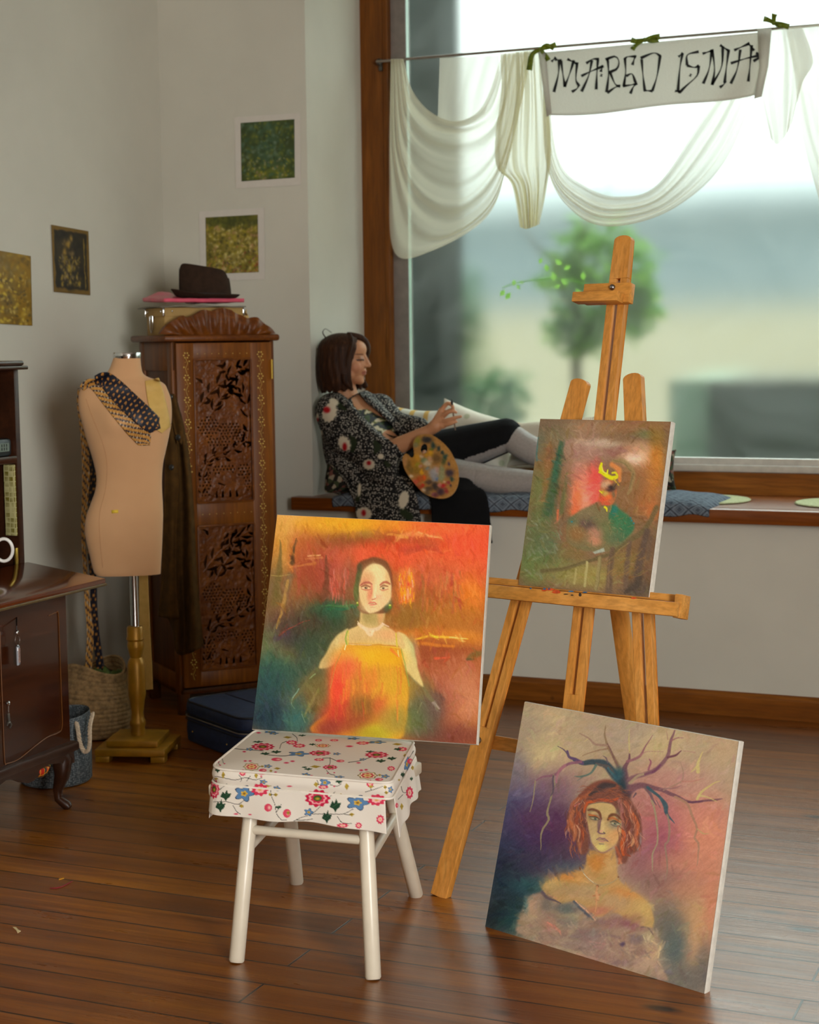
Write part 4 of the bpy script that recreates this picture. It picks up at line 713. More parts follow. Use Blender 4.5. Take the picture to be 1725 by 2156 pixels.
    P.grain(9,6,5,4); P.grain(6,30,6,8,.8); return np.clip((P.c-96)*1.12+108,4,250)
def paint_tree_woman(X,Y):
    """red-haired woman with bare branches growing from her head"""
    P=Paint(X,Y,(176,150,124),12,190,6); B=P.blob
    for a in [(420,300,260,190,(206,184,134),.95),(480,190,220,90,(200,176,136),.8),(300,230,120,140,(170,150,130),.8),(700,250,260,140,(182,158,130),.8),(1000,260,240,120,(176,156,136),.8),(1200,340,190,110,(206,182,134),.8),(1450,420,230,170,(184,160,130),.9),(1560,330,110,120,(190,160,126),.8),(420,430,110,80,(206,184,140),.8),
      (230,560,110,200,(120,112,128),.85),(520,560,170,110,(160,126,122),.8),(420,640,190,110,(120,92,112),.85),(260,700,150,110,(96,88,124),.9),(190,800,110,130,(66,78,112),.95),(430,800,260,120,(84,52,88),.9),(480,940,260,130,(88,48,82),.95),(300,950,190,120,(72,50,92),.9),(150,1000,130,140,(52,58,88),.95),(540,1050,190,110,(80,60,84),.9),(280,1100,220,110,(56,52,80),.95),(110,1150,120,170,(34,44,62),.98),(200,1280,200,140,(30,52,66),.98),(110,1420,160,130,(20,34,42),1),(230,1430,110,110,(28,66,70),.9),(330,1230,150,60,(40,84,92),.75),(560,1120,130,60,(80,92,104),.8),
      (1150,560,190,120,(182,138,124),.85),(1300,560,220,110,(190,142,128),.85),(1100,760,220,180,(182,116,110),.95),(1250,900,220,170,(180,104,112),.95),(1180,1000,190,150,(160,86,104),.85),(1450,800,190,160,(206,134,116),.95),(1460,960,160,160,(214,140,112),.95),(1100,1100,200,110,(146,96,104),.9),(1350,1130,240,140,(204,134,110),.95),(1180,1230,200,110,(140,104,100),.9),(1360,1290,190,110,(196,134,106),.9),(1280,1420,190,130,(150,124,106),.9),(1400,1450,150,150,(206,158,112),.85),(1200,1500,120,160,(110,104,96),.9),(1380,1640,110,150,(206,158,118),.9),(1250,1650,90,160,(92,104,102),.95),(1330,1830,180,110,(112,106,100),.95),(1450,1750,70,190,(112,104,98),.85),(1480,1350,60,250,(206,132,104),.7),(1180,1800,100,90,(120,116,108),.8)]: B(*a)
    rg=np.random.default_rng(12)
    # body: neck, shoulders, chest
    P.poly([(700,1010),(680,1080),(640,1130),(520,1160),(430,1200),(395,1250),(420,1290),(560,1350),(650,1340),(740,1420),(860,1410),(980,1460),(1090,1500),(1108,1440),(1080,1350),(1000,1280),(920,1220),(880,1150),(868,1000),(800,1020)],(196,154,98),1,10,90)
    for a in [(780,1060,70,50,(190,128,66),.85),(740,1080,40,50,(206,136,60),.8),(830,1090,40,70,(214,172,112),.7),(560,1170,100,30,(206,136,66),.85),(480,1220,70,40,(206,176,112),.85),(560,1250,110,40,(176,146,104),.8),(700,1260,110,60,(186,154,112),.8),(880,1260,100,40,(206,146,86),.7),(940,1290,90,30,(214,134,64),.8,16),(1010,1360,70,60,(206,168,104),.85),(1050,1420,40,60,(212,184,112),.85),(850,1330,110,60,(190,154,114),.8),(760,1380,90,30,(190,118,96),.75),(1000,1440,70,40,(176,130,100),.7),(640,1150,50,40,(206,152,90),.6)]: B(*a)
    # gown
    P.poly([(400,1265),(470,1320),(540,1340),(610,1325),(680,1390),(740,1450),(800,1410),(870,1400),(960,1450),(1030,1490),(1090,1490),(1140,1560),(1160,1620),(1140,1700),(1185,1780),(1180,1830),(900,1740),(560,1620),(260,1530),(250,1440),(270,1350),(320,1290)],(166,138,118),1,12,100)
    for a in [(320,1370,40,70,(196,160,130),.85),(290,1450,50,70,(172,148,122),.9),(290,1340,20,50,(84,122,120),.8),(430,1330,40,60,(120,112,104),.85),(560,1370,80,40,(96,108,106),.85),(590,1420,70,20,(186,170,130),.8),(560,1450,80,40,(132,126,116),.8),(520,1540,120,50,(160,132,116),.8),(450,1480,50,30,(196,130,112),.75,30),(700,1530,130,40,(132,112,110),.8),(860,1460,130,40,(150,110,104),.9),(980,1480,80,24,(146,90,100),.85,20),(760,1600,130,50,(150,122,118),.8),(600,1600,110,30,(156,134,126),.7),(900,1590,110,60,(166,132,112),.8),(1080,1560,60,50,(186,166,128),.85),(1100,1660,50,50,(206,174,132),.85),(1010,1660,70,40,(150,116,104),.85),(910,1600,18,14,(84,66,88),.95),(1000,1570,50,30,(120,100,104),.8),(1060,1730,100,40,(190,158,134),.8),(760,1690,120,30,(160,124,116),.8),(900,1720,80,20,(140,110,110),.7)]: B(*a)
    for a in [([(400,1260),(430,1290),(480,1310),(520,1335)],[10,8,6,4],(90,76,92),.9),([(440,1275),(500,1300)],[3,3],(206,146,120),.7),([(610,1325),(660,1380),(725,1440)],[8,8,5],(84,88,100),.9),([(620,1320),(690,1390),(740,1445)],[3,4,3],(222,170,140),.85),([(430,1455),(500,1500),(520,1530)],[4,9,3],(222,140,120),.8),([(700,1560),(800,1540),(900,1560)],[6,10,6],(140,110,110),.7),([(700,1580),(820,1600)],[5,6],(190,140,130),.6),([(1040,1540),(1070,1600),(1080,1560),(1110,1520)],[4,5,5,4],(206,190,150),.8),([(1020,1490),(1070,1490),(1110,1540)],[5,5,4],(112,92,92),.7),([(1100,1580),(1150,1620),(1140,1690)],[5,6,5],(222,196,150),.7),([(940,1650),(1020,1690),(1100,1700)],[6,8,6],(200,164,130),.6),([(620,1660),(800,1710)],[5,7],(196,150,130),.5)]: P.line(a[0],a[1],a[2],a[3],1,14)
    for k in range(120):
        x=rg.uniform(280,1130);y=1400+(x-280)*.22+rg.uniform(-30,170);a=rg.uniform(-.3,1.1);l=rg.uniform(20,80);P.line([(x,y),(x+l*.5*math.cos(a),y+l*.5*math.sin(a)+6),(x+l*math.cos(a),y+l*math.sin(a))],rg.uniform(2,7),[(190,160,134),(140,116,112),(206,178,146),(152,110,108),(120,104,106)][k%5],.3,1)
    P.strokes(1100,13,70,9,.42,10); P.strokes(500,5,40,10,.4,9)
    # branches behind the hair
    ink=(58,74,84); pl=(122,74,92); cr=(190,172,110)
    br=[([(930,640),(900,560),(850,500),(800,445),(720,430),(650,440),(590,425)],[38,34,26,22,18,12,8],ink,1),([(860,520),(820,465),(740,440)],[14,10,6],(98,84,80),.8),([(870,540),(820,470)],[8,6],(60,110,124),.7),([(650,440),(600,420),(560,410),(550,370)],[11,9,8,6],(96,72,110),1),([(560,410),(530,360),(495,338)],[5,4,2],(96,78,100),.9),([(640,432),(540,460),(480,520),(400,545),(345,580)],[9,8,8,5,2],(140,92,112),.95),([(540,460),(500,500),(490,570)],[9,8,4],(170,112,124),.9),([(470,525),(475,600),(440,700),(430,760),(440,800),(400,880),(385,1000)],[6,6,5,8,7,6,2],(150,138,104),.9),([(470,530),(470,620),(455,650)],[5,6,3],(86,70,92),.8),([(365,565),(350,650),(322,750)],[5,4,2],(160,146,112),.8),([(345,580),(320,595)],[3,2],(120,90,104),.7),
     ([(740,450),(700,500),(640,520),(600,520)],[8,6,5,2],(88,112,104),.9),([(660,515),(620,545)],[4,2],(96,110,104),.7),([(900,520),(890,470),(860,400),(815,330),(800,260),(805,200)],[20,14,10,9,5,2],(146,120,92),.95),([(890,470),(850,380),(815,320)],[7,6,4],(120,84,84),.7),([(810,330),(740,320),(690,280),(640,250)],[7,6,6,2],(160,126,110),.85),([(690,290),(670,310)],[4,2],(206,186,130),.7),([(820,350),(740,360),(650,395)],[5,4,2],(150,116,90),.8),([(820,440),(810,410),(790,395)],[5,4,2],(106,88,100),.8),
     ([(930,560),(930,480),(960,420),(965,360)],[26,16,8,4],(112,72,84),.95),([(965,370),(955,300),(960,225)],[5,5,2],(196,180,120),.8),([(950,430),(1000,410),(1040,385),(1060,340),(1110,270)],[10,9,8,5,2],(146,94,104),.9),([(1040,385),(1080,370),(1180,375)],[6,3,2],(170,120,116),.6),([(940,590),(980,545),(1060,520),(1130,490),(1180,440),(1215,390),(1225,300),(1240,240)],[22,16,13,13,12,11,8,4],(132,92,100),.97),([(960,580),(1020,530),(1100,510)],[10,8,6],(176,156,122),.8),([(1060,520),(1120,500),(1160,460)],[6,7,6],(112,60,92),.8),([(1210,410),(1260,395),(1290,370)],[7,6,3],(112,66,80),.95),([(1225,310),(1260,290),(1300,290)],[5,4,2],(150,96,104),.8),([(1085,490),(1100,440),(1090,420)],[6,5,3],(150,84,104),.9),([(1205,300),(1190,250)],[4,2],(170,130,110),.8),([(1390,490),(1400,440),(1430,370)],[12,9,2],(206,188,122),.85),([(1380,380),(1300,370)],[4,3],(176,130,120),.6),([(1350,490),(1390,460)],[3,6],(206,190,124),.8),
     ([(940,630),(1000,600),(1060,590),(1150,610),(1250,650),(1340,690),(1500,680),(1545,670)],[30,20,16,12,11,8,7,2],(120,80,90),.97),([(1330,690),(1420,685)],[5,4],(96,56,84),.9),([(1390,670),(1420,620),(1490,570),(1530,550)],[9,8,4,2],(204,186,120),.9),([(1410,650),(1450,660),(1510,690)],[8,5,3],(200,182,120),.8),([(1060,600),(1090,640),(1110,690),(1130,720)],[12,10,6,3],(110,84,92),.9),([(1075,600),(1150,660),(1190,720),(1200,780),(1250,830)],[10,9,15,9,2],(58,86,98),.95),([(1100,690),(1125,760),(1135,850),(1130,950),(1105,1010),(1100,1060),(1105,1140)],[6,6,6,5,5,5,2],(160,146,116),.9),([(1200,780),(1215,850),(1205,940),(1180,970),(1200,1060),(1200,1140),(1185,1200)],[6,7,7,6,6,4,2],(150,124,106),.9),([(1250,660),(1320,700),(1350,770),(1385,850),(1375,920),(1405,970),(1390,1110)],[9,9,8,6,6,6,2],(170,128,104),.9),([(1385,860),(1420,890),(1455,893)],[3,5,2],(190,162,110),.8),([(1130,690),(1160,740)],[3,2],(100,84,92),.8),([(1180,620),(1280,560),(1300,500),(1290,440)],[4,5,4,2],(160,130,110),.7),([(1290,550),(1360,550),(1430,535)],[5,5,2],(186,124,110),.7),([(1150,610),(1240,605),(1290,580)],[5,4,2],(140,100,104),.7),([(1000,640),(985,660)],[6,3],(84,70,84),.8)]
    for a in br: P.line(a[0],a[1],a[2],a[3],.55,16)
    B(890,520,40,50,(40,82,96),.9); B(915,600,28,50,(30,56,66),.9); B(940,650,30,26,(72,52,56),.85)
    # hair
    P.poly([(600,700),(640,640),(700,580),(780,550),(870,570),(920,640),(960,660),(1000,720),(1035,800),(1040,900),(1020,990),(960,1020),(930,1080),(890,1060),(870,980),(900,860),(890,760),(840,700),(720,690),(690,780),(700,900),(700,1000),(650,1030),(620,960),(570,880),(555,790)],(122,74,62),1,10,90)
    hl=[([(580,760),(600,700),(680,640),(760,600)],[10,14,16,10],(176,96,62),.8),([(640,650),(720,580),(820,560),(880,600)],[10,18,18,10],(126,70,56),.8),([(700,640),(780,585),(860,590)],[8,22,12],(62,54,58),.9),([(610,720),(640,700)],[5,4],(222,130,130),.9),([(690,690),(760,672),(840,680),(890,668)],[8,9,9,7],(190,84,50),.9),([(672,760),(690,700),(740,680)],[8,10,6],(196,88,44),.85),([(700,700),(760,690),(830,695)],[3,4,3],(70,66,66),.8),([(600,760),(580,820),(610,880),(600,940)],[12,14,14,8],(196,118,78),.8),([(640,770),(620,840),(660,900),(650,980)],[10,14,12,8],(150,70,48),.8),([(660,740),(665,820),(690,880)],[6,8,6],(90,56,56),.8),([(620,850),(640,880),(630,950)],[4,6,4],(226,176,140),.6),([(560,820),(570,880)],[6,5],(206,130,96),.7),
     ([(900,680),(920,760),(910,840),(930,900)],[12,14,14,12],(176,112,104),.8),([(940,690),(980,760),(1010,840),(1000,920),(1020,980)],[12,14,14,12,8],(176,96,70),.85),([(990,760),(1020,830),(1010,890)],[7,8,6],(206,106,62),.8),([(930,760),(960,830),(950,920),(970,990)],[10,12,12,8],(120,58,48),.85),([(905,860),(925,900),(910,960),(920,1020)],[12,12,12,10],(206,92,42),.85),([(960,880),(985,930),(970,960)],[8,10,6],(226,160,112),.75),([(870,980),(900,1040),(890,1080)],[8,10,6],(176,92,62),.8),([(940,950),(930,1010),(960,1030)],[10,10,5],(150,70,50),.8),([(1030,880),(1030,950),(1010,990)],[5,6,4],(150,140,146),.6),([(890,1050),(905,1080)],[8,5],(206,130,96),.7),([(640,960),(650,1020)],[10,6],(190,120,84),.6),([(690,800),(700,900),(710,960)],[5,5,4],(110,62,58),.7)]
    for a in hl: P.line(a[0],a[1],a[2],a[3],.9,14)
    # face
    P.poly([(700,710),(760,690),(850,705),(885,740),(910,800),(905,880),(880,940),(840,985),(795,1013),(765,1008),(730,970),(708,900),(692,830),(690,760)],(206,172,116),1,7,70)
    for a in [(800,740,60,30,(196,170,116),.7),(770,800,20,40,(216,186,130),.8),(790,860,12,60,(218,190,132),.85),(730,860,30,60,(190,160,116),.8),(850,920,40,50,(222,166,108),.85),(880,870,26,40,(218,158,104),.8),(780,985,34,24,(222,206,122),.95),(740,930,24,30,(206,184,124),.7),(765,840,10,50,(112,84,92),.75),(745,790,40,24,(130,104,92),.75),(868,830,48,34,(140,128,110),.8),(860,800,44,16,(150,96,60),.6),(820,930,30,14,(210,168,120),.6),(705,770,12,50,(150,124,90),.7),(890,760,16,40,(110,98,84),.7),(720,740,26,12,(90,84,72),.6)]: B(*a)
    for a in [([(700,745),(730,735),(765,755),(778,800)],[5,8,9,6],(110,64,46),.9),([(822,800),(840,770),(880,765),(915,795)],[6,9,9,5],(104,62,42),.9),([(705,775),(740,780),(765,800)],[6,7,5],(190,96,44),.85),([(830,790),(860,785),(905,812)],[5,6,5],(186,100,48),.8),([(706,788),(740,785),(768,802)],[3,4,3],(66,66,56),.9),([(836,815),(866,805),(905,830)],[3,5,3],(66,70,60),.9),([(712,800),(740,806),(765,806)],[3,3,2],(100,88,74),.8),([(840,830),(870,842),(902,838)],[3,4,3],(104,100,90),.8),([(722,795),(756,800)],[5,4],(176,176,140),.8),([(850,822),(898,830)],[5,5],(176,178,146),.8),
      ([(778,800),(770,850),(765,880)],[5,5,4],(120,84,92),.7),([(760,885),(775,895),(798,895)],[5,5,4],(120,82,96),.9),([(795,885),(803,892)],[3,3],(80,66,70),.8),([(776,882),(786,876)],[5,5],(222,160,140),.8),([(750,936),(770,926),(785,930),(800,930),(825,946)],[2,4,4,5,2],(140,96,104),.95),([(765,944),(785,950),(806,944)],[3,6,3],(196,142,126),.9),([(752,938),(785,938),(822,946)],[1.5,2,1.5],(100,70,84),.8),([(770,965),(795,966)],[4,3],(130,108,112),.7),([(730,970),(765,1010),(800,1016),(842,988)],[3,4,4,3],(150,104,100),.6)]: P.line(a[0],a[1],a[2],a[3],.9,12)
    for x,y in ((742,797),(868,824)): B(x,y,9,8,(78,92,80),1,0,2); B(x,y,4,4,(40,44,40),.9); B(x+3,y-2,2,2,(220,224,200),.8)
    # loose strands over the hair
    for k in range(150):
        s_=rg.random()<.5; y=rg.uniform(640,980); x=rg.uniform(560,690) if s_ else rg.uniform(890,1035); l=rg.uniform(30,90); d=rg.normal()*10
        P.line([(x,y),(x+d+8*math.sin(y*.05),y+l*.5),(x+d*1.6-8*math.sin(y*.05),y+l)],[1,rg.uniform(1.6,4.2),.8],[(186,116,84),(92,54,50),(160,84,54),(216,164,132),(120,66,54),(150,100,104),(196,100,54)][k%7],.6,.8,8)
    for k in range(60):
        x=rg.uniform(620,900); y=rg.uniform(590,690); P.line([(x,y),(x+30,y-rg.uniform(0,16)),(x+rg.uniform(50,90),y+rg.uniform(-6,14))],[1,rg.uniform(1.5,4),.8],[(150,86,62),(84,56,54),(186,100,62),(120,70,60)][k%4],.5,.8,8)
    # necklace
    P.line([(642,1108),(680,1160),(730,1205),(790,1215),(850,1195),(885,1165)],[3,4,4,4,3,3],(176,152,116),.95,.7,20); P.line([(660,1140),(720,1195)],[2,2],(236,222,190),.8,.7); B(640,1112,5,9,(110,64,40),.95); B(885,1166,6,6,(120,70,44),.95); B(748,1222,9,10,(140,84,50),.95)
    for a in [([(746,1225),(742,1270),(738,1330),(734,1390)],[5,6,5,3],(206,150,104),.9),([(720,1290),(762,1280)],[4,5],(190,124,84),.9),([(742,1270),(748,1300)],[10,9],(216,162,116),.9),([(728,1310),(756,1315)],[4,4],(196,140,96),.8)]: P.line(a[0],a[1],a[2],a[3],.8,8)
    P.grain(6,5,5,3); P.grain(6,34,7,8,-.6); return np.clip(P.c*np.array([1.07,1.09,1.09])+3,3,252)
canvas('canvas_painting','large square painting of a woman in an orange dress, propped on the stool',[(584,1084),(1031,1106),(1003,1567),(531,1535)],on_z(531,1535,.457),3.82,17.15,.020,(420,410),paint_woman_red,(520,1070,3.2547))
canvas('canvas_painting','small upright painting of a green coated figure with a yellow crest on the easel ledge',[(1138,882),(1413,888),(1366,1257),(1092,1231)],EP(.3,.8,.026),-14.7,14.,.022,(250,300),paint_small_portrait,(1060,860,4.107))
canvas('canvas_painting','painting of a red-haired woman crowned with branches, leaning on the floor',[(1105,1478),(1556,1561),(1483,2092),(1022,1951)],V(-1.467,3.837,0),-20.8,14.75,.020,(470,450),paint_tree_woman,(1010,1460,3.0263))
# ================================================================ prints on the walls (generic dabs of colour)
def wallprint(label,quad,plane,base,fn,border=None,N=(70,76)):
    pl=(lambda x,y,o=0: on_x(x,y,XL+.004+o)) if plane=='x' else (lambda x,y,o=0: on_y(x,y,YW-.004-o))
    Q=[pl(*q) for q in quad]; r=thing('wall_print',label,'print',sum(Q)/4,'art prints on the walls'); g=G(); nrm=V(1,0,0) if plane=='x' else V(0,-1,0)
    if border: B=[pl(*q,-.002) for q in border]; g.prism(B,nrm*.0012); g.obj('paper_border',plain('print_paper',(213,208,199),.75,0,.01,30,0,200,.2),r,smooth=False); g=G()
    nu,nv=N;U,W=np.meshgrid(np.linspace(0,1,nu),np.linspace(0,1,nv),indexing='ij'); TL,TR,BR,BL=Q
    P=((1-U)*(1-W))[...,None]*TL+(U*(1-W))[...,None]*TR+(U*W)[...,None]*BR+((1-U)*W)[...,None]*BL
    pt=Paint(U*100,W*100,base,2,12,5); fn(pt); g.grid(P+nrm*.0006); g.obj('picture',vcol('print_ink',.45,.35),r,cols=pt.c,sol=.001,auto=False)
def dabs(pt,n,cols,r0,r1,seed,x=(0,100),y=(0,100),a=.85,sq=1.):
    rg=np.random.default_rng(seed)
    for k in range(n): r=rg.uniform(r0,r1); pt.blob(rg.uniform(*x),rg.uniform(*y),r*rg.uniform(.6,1.3),r*rg.uniform(.7,1.5),cols[rg.integers(len(cols))],a*rg.uniform(.6,1),rg.uniform(0,90),sq)
def pr_green(p):
    p.blob(50,55,26,60,(66,98,72),.7); p.blob(55,92,40,14,(104,112,30),.9)
    dabs(p,420,[(74,104,84),(54,78,40),(96,104,40),(60,90,70),(110,128,110),(48,62,28),(128,132,48)],1.2,3.4,1); dabs(p,60,[(176,160,40),(150,120,110),(190,176,130)],1,2,2,(10,90),(62,100))
def pr_meadow(p):
    p.blob(50,10,60,14,(84,88,28),.8); p.blob(50,62,16,40,(190,172,108),.35)
    dabs(p,620,[(170,156,50),(206,186,104),(96,90,30),(222,206,146),(66,64,24),(176,136,96),(140,128,24)],1.2,2.8,3,y=(14,100)); dabs(p,50,[(150,52,36),(196,120,80),(84,60,64)],1,2,4,y=(50,100)); dabs(p,90,[(66,72,30),(96,100,36)],1.5,4,5,y=(0,18))
def pr_gold(p):
    p.blob(20,30,30,50,(150,104,18),.8); p.blob(62,50,20,60,(112,100,64),.6); p.blob(90,60,18,60,(150,116,24),.7)
    dabs(p,420,[(168,128,26),(132,98,22),(190,156,50),(110,88,40),(150,130,80),(98,76,24)],1.4,3.6,6); dabs(p,110,[(206,178,60),(84,70,40),(196,170,90)],1,2.4,7,(40,95),(30,100),1,2)
def pr_dark(p):
    p.poly([(6,6),(94,6),(94,93),(6,93)],(36,30,22),1,1.5); dabs(p,130,[(52,44,30),(28,24,20),(62,50,28)],3,7,8,(10,90),(10,90),.6); dabs(p,150,[(168,140,40),(190,162,60),(120,96,36),(146,128,96)],.9,2.6,9,(16,74),(42,88)); dabs(p,16,[(150,124,70),(190,150,50)],2,5,10,(28,56),(14,44),.7); p.line([(86,16),(87,90)],[1.2,1.2],(150,124,44),.9)
wallprint('green speckled print in a white border high on the wall beside the window',[(507,259),(620,251),(621,374),(509,382)],'y',(60,74,36),pr_green,[(494,247),(632,238),(634,389),(497,397)])
wallprint('yellow and olive dabbed print in a white border above the hat',[(433,458),(543,452),(545,573),(435,577)],'y',(120,108,40),pr_meadow,[(419,446),(556,437),(558,588),(422,592)])
wallprint('golden mosaic print at the left edge of the photo',[(-66,516),(64.3,539.2),(67.9,685.8),(-64,678)],'x',(140,106,26),pr_gold)
wallprint('dark print with gold flecks and a thin gold frame line on the left wall',[(108,473),(185.9,486.8),(190,621.8),(113.6,614.3)],'x',(120,92,34),pr_dark)
# ================================================================ carved corner cabinet
CF=V(-3.43,5.65,0); ca=math.radians(50); Ce=V(math.cos(ca),math.sin(ca),0); Cn=V(-math.sin(ca),math.cos(ca),0); CW,CD=.42,.40
def CP(s,d,z): return CF+Ce*s+Cn*d+V(0,0,z)
def cpx(x,y,o=0): q=on_pl(x,y,CF-Cn*o,Cn)-CF; return q.dot(Ce),q[2]
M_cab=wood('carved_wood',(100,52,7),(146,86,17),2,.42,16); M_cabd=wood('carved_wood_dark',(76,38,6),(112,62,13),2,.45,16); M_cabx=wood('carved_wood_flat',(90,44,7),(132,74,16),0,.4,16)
cab=thing('cabinet','narrow carved wooden cabinet standing cornerwise with pierced door panels','cabinet',CP(CW/2,CD/2,0))
def cbox(name,s0,s1,d0,d1,z0,z1,mat=M_cab,bev=.003,parent=None): return G().box(CP((s0+s1)/2,(d0+d1)/2,(z0+z1)/2),(s1-s0,d1-d0,z1-z0),az=ca,bev=bev).obj(name,mat,parent or cab)
zt=1.452
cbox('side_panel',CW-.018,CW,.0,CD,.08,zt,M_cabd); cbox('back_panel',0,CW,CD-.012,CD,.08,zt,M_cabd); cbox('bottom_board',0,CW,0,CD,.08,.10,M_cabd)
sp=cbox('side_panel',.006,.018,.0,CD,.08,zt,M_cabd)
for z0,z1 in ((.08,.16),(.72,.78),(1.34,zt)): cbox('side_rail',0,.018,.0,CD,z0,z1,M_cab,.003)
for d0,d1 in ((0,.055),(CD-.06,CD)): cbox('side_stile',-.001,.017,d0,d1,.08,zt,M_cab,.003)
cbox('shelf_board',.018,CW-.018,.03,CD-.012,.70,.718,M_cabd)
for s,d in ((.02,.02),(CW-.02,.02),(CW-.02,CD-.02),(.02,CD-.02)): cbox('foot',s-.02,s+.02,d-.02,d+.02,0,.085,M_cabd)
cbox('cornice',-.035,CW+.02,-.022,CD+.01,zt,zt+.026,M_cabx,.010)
# pediment: fluted, scalloped crest
out=[(337,703),(344,692),(352,684),(373,670),(386,664),(394,668),(409,663),(431,652),(447,655),(467,648),(485,652),(494,658),(508,663),(521,670),(541,668),(560,683),(575,694),(583,704)]
o2=crom([cpx(*q,.012) for q in out],90); zb=zt+.024; g=G(); R=[];B=[]
for k,f in enumerate(np.linspace(0,1,14)):
    row=[];bk=[]
    for i,(s,z) in enumerate(o2):
        m=(s-CW/2)/(CW/2); ss=CW/2+(s-CW/2)*(.72+.28*f); h=zb+(max(z,zb+.004)-zb)*f
        row.append(CP(ss,-.012-.007*math.cos(m*26+1.5*f*np.sign(m))*min(1,3*f)*(1-.3*f)-.010*math.sin(PI*f),h)); bk.append(CP(ss,.012,h))
    R.append(row);B.append(bk)
g.grid(R+B[::-1]); g.obj('pediment',M_cabx,cab)
# door with stiles, rails and two pierced panels
u0,u1=cpx(405,757),cpx(530,1052); l0,l1=cpx(409,1108),cpx(527,1400); sA,sB=.012,CW-.018; pL,pR=u0[0],u1[0]
door=G().box(CP((sA+pL)/2,-.008,(.11+zt-.005)/2),(pL-sA,.022,zt-.115),az=ca,bev=.003).box(CP((sB+pR)/2,-.008,(.11+zt-.005)/2),(sB-pR,.022,zt-.115),az=ca,bev=.003)
for z0,z1 in ((.11,l1[1]),(l0[1],u1[1]),(u0[1],zt-.005)): door.box(CP((pL+pR)/2,-.008,(z0+z1)/2),(pR-pL+.004,.022,z1-z0),az=ca,bev=.002)
door=door.obj('door',M_cab,cab)
def fret(z0,z1,seed):
    """pierced and carved panel: real holes, relief on the remaining wood"""
    w=pR-pL;h=z1-z0;c=.0015;nx,ny=int(w/c),int(h/c); X,Y=np.meshgrid(np.linspace(0,w*1000,nx),np.linspace(0,h*1000,ny),indexing='ij')
    P=Paint(X,Y,(1,0,0),1.2,20,seed); hole=(0,0,0); Wm,Hm=w*1000,h*1000; rg=np.random.default_rng(seed)
    def stem(pts,n=9,l=26,wd=5.5):
        n=int(n*.8); l*=1.45; wd*=1.5; C=crom(pts,n*3)
        for i in range(1,n*3-1,3):
            d=C[i+1]-C[i-1];a=math.atan2(d[1],d[0])
            for sgn in(-1,1):
                b=a+sgn*(.55+.2*rg.uniform(-1,1));q=C[i]+np.array([-math.sin(a),math.cos(a)])*sgn*6; L=l*rg.uniform(.7,1.2)
                e=q+L*np.array([math.cos(b),math.sin(b)]);m=(q+e)/2+np.array([-math.sin(b),math.cos(b)])*sgn*3
                P.line([q,m,e],[1.2,wd*.66*rg.uniform(.8,1.2),.8],hole,1,.5,8)
        P.line(C,3.4,(1,.9,0),1,.8)
    for (cx_,cy_,ax_,ay_) in ((.25,.47,.22,.07),(.62,.50,.20,.06),(.80,.56,.16,.06),(.16,.86,.12,.11),(.86,.84,.12,.11),(.5,.775,.24,.03),(.42,.58,.22,.04)):
        r=7.9
        for i in range(-9,10):
            for j in range(-14,15):
                x,y=cx_*Wm+(i+.5*(j%2))*r*1.8,cy_*Hm+j*r*1.56
                if ((x-cx_*Wm)/(ax_*Wm))**2+((y-cy_*Hm)/(ay_*Hm))**2<1: P.blob(x,y,3.0,3.0,hole,1,0,4)
    stem([(.1*Wm,.32*Hm),(.35*Wm,.2*Hm),(.7*Wm,.1*Hm),(.95*Wm,.05*Hm)],8,30,6.5); stem([(.3*Wm,.38*Hm),(.45*Wm,.28*Hm),(.6*Wm,.2*Hm),(.66*Wm,.14*Hm)],6,24,5.5)
    stem([(.9*Wm,.66*Hm),(.97*Wm,.45*Hm),(.9*Wm,.28*Hm),(.7*Wm,.17*Hm)],8,26,6); stem([(.15*Wm,.72*Hm),(.35*Wm,.66*Hm),(.65*Wm,.64*Hm),(.95*Wm,.56*Hm)],7,20,5); stem([(.08*Wm,.96*Hm),(.12*Wm,.8*Hm),(.3*Wm,.69*Hm),(.6*Wm,.68*Hm)],7,17,4.5)
    for k in range(16):
        x,y,a=rg.uniform(.1,.9)*Wm,rg.uniform(.04,.36)*Hm,rg.uniform(-1.2,1.2); P.line([(x-15*math.cos(a),y-15*math.sin(a)),(x+4,y),(x+15*math.cos(a),y+15*math.sin(a))],[.8,6,.8],hole,1,.5,8)
    # walking animal silhouette kept solid, with gaps at its legs
    P.poly([(.36*Wm,.83*Hm),(.5*Wm,.79*Hm),(.72*Wm,.81*Hm),(.84*Wm,.86*Hm),(.86*Wm,.96*Hm),(.28*Wm,.96*Hm),(.26*Wm,.89*Hm)],(1,.7,0),1,2,30)
    for x in (.36,.47,.60,.72): P.line([(x*Wm,.93*Hm),(x*Wm,.965*Hm)],[2,4.5],hole,1,.5)
    P.line([(.40*Wm,.87*Hm),(.5*Wm,.885*Hm)],[2.5,1],hole,1,.5)
    sol=(P.c[:,0]>.5).reshape(nx,ny); sol[0]=sol[-1]=True; sol[:,0]=sol[:,-1]=True
    rel=(.0016*vnoise(X,Y,16,seed)+.0022*P.c[:,1].reshape(nx,ny)).ravel(); v=[];
    for x,y,r in zip(X.ravel()/1000,Y.ravel()/1000,rel): v.append(CP(pL+x,-.010-r,z1-y))
    f=[(i*ny+j,i*ny+j+1,(i+1)*ny+j+1,(i+1)*ny+j) for i in range(nx-1) for j in range(ny-1) if sol[i,j] and sol[i+1,j] and sol[i,j+1] and sol[i+1,j+1]]
    g=G(); used=sorted({k for q in f for k in q}); ix={k:i for i,k in enumerate(used)}; g.add([v[k] for k in used],[[ix[k] for k in q] for q in f])
    return g.obj('pierced_panel',M_cabx,door,smooth=True,sol=.009,solo=-1)
fret(u1[1],u0[1],3); fret(l1[1],l0[1],8)
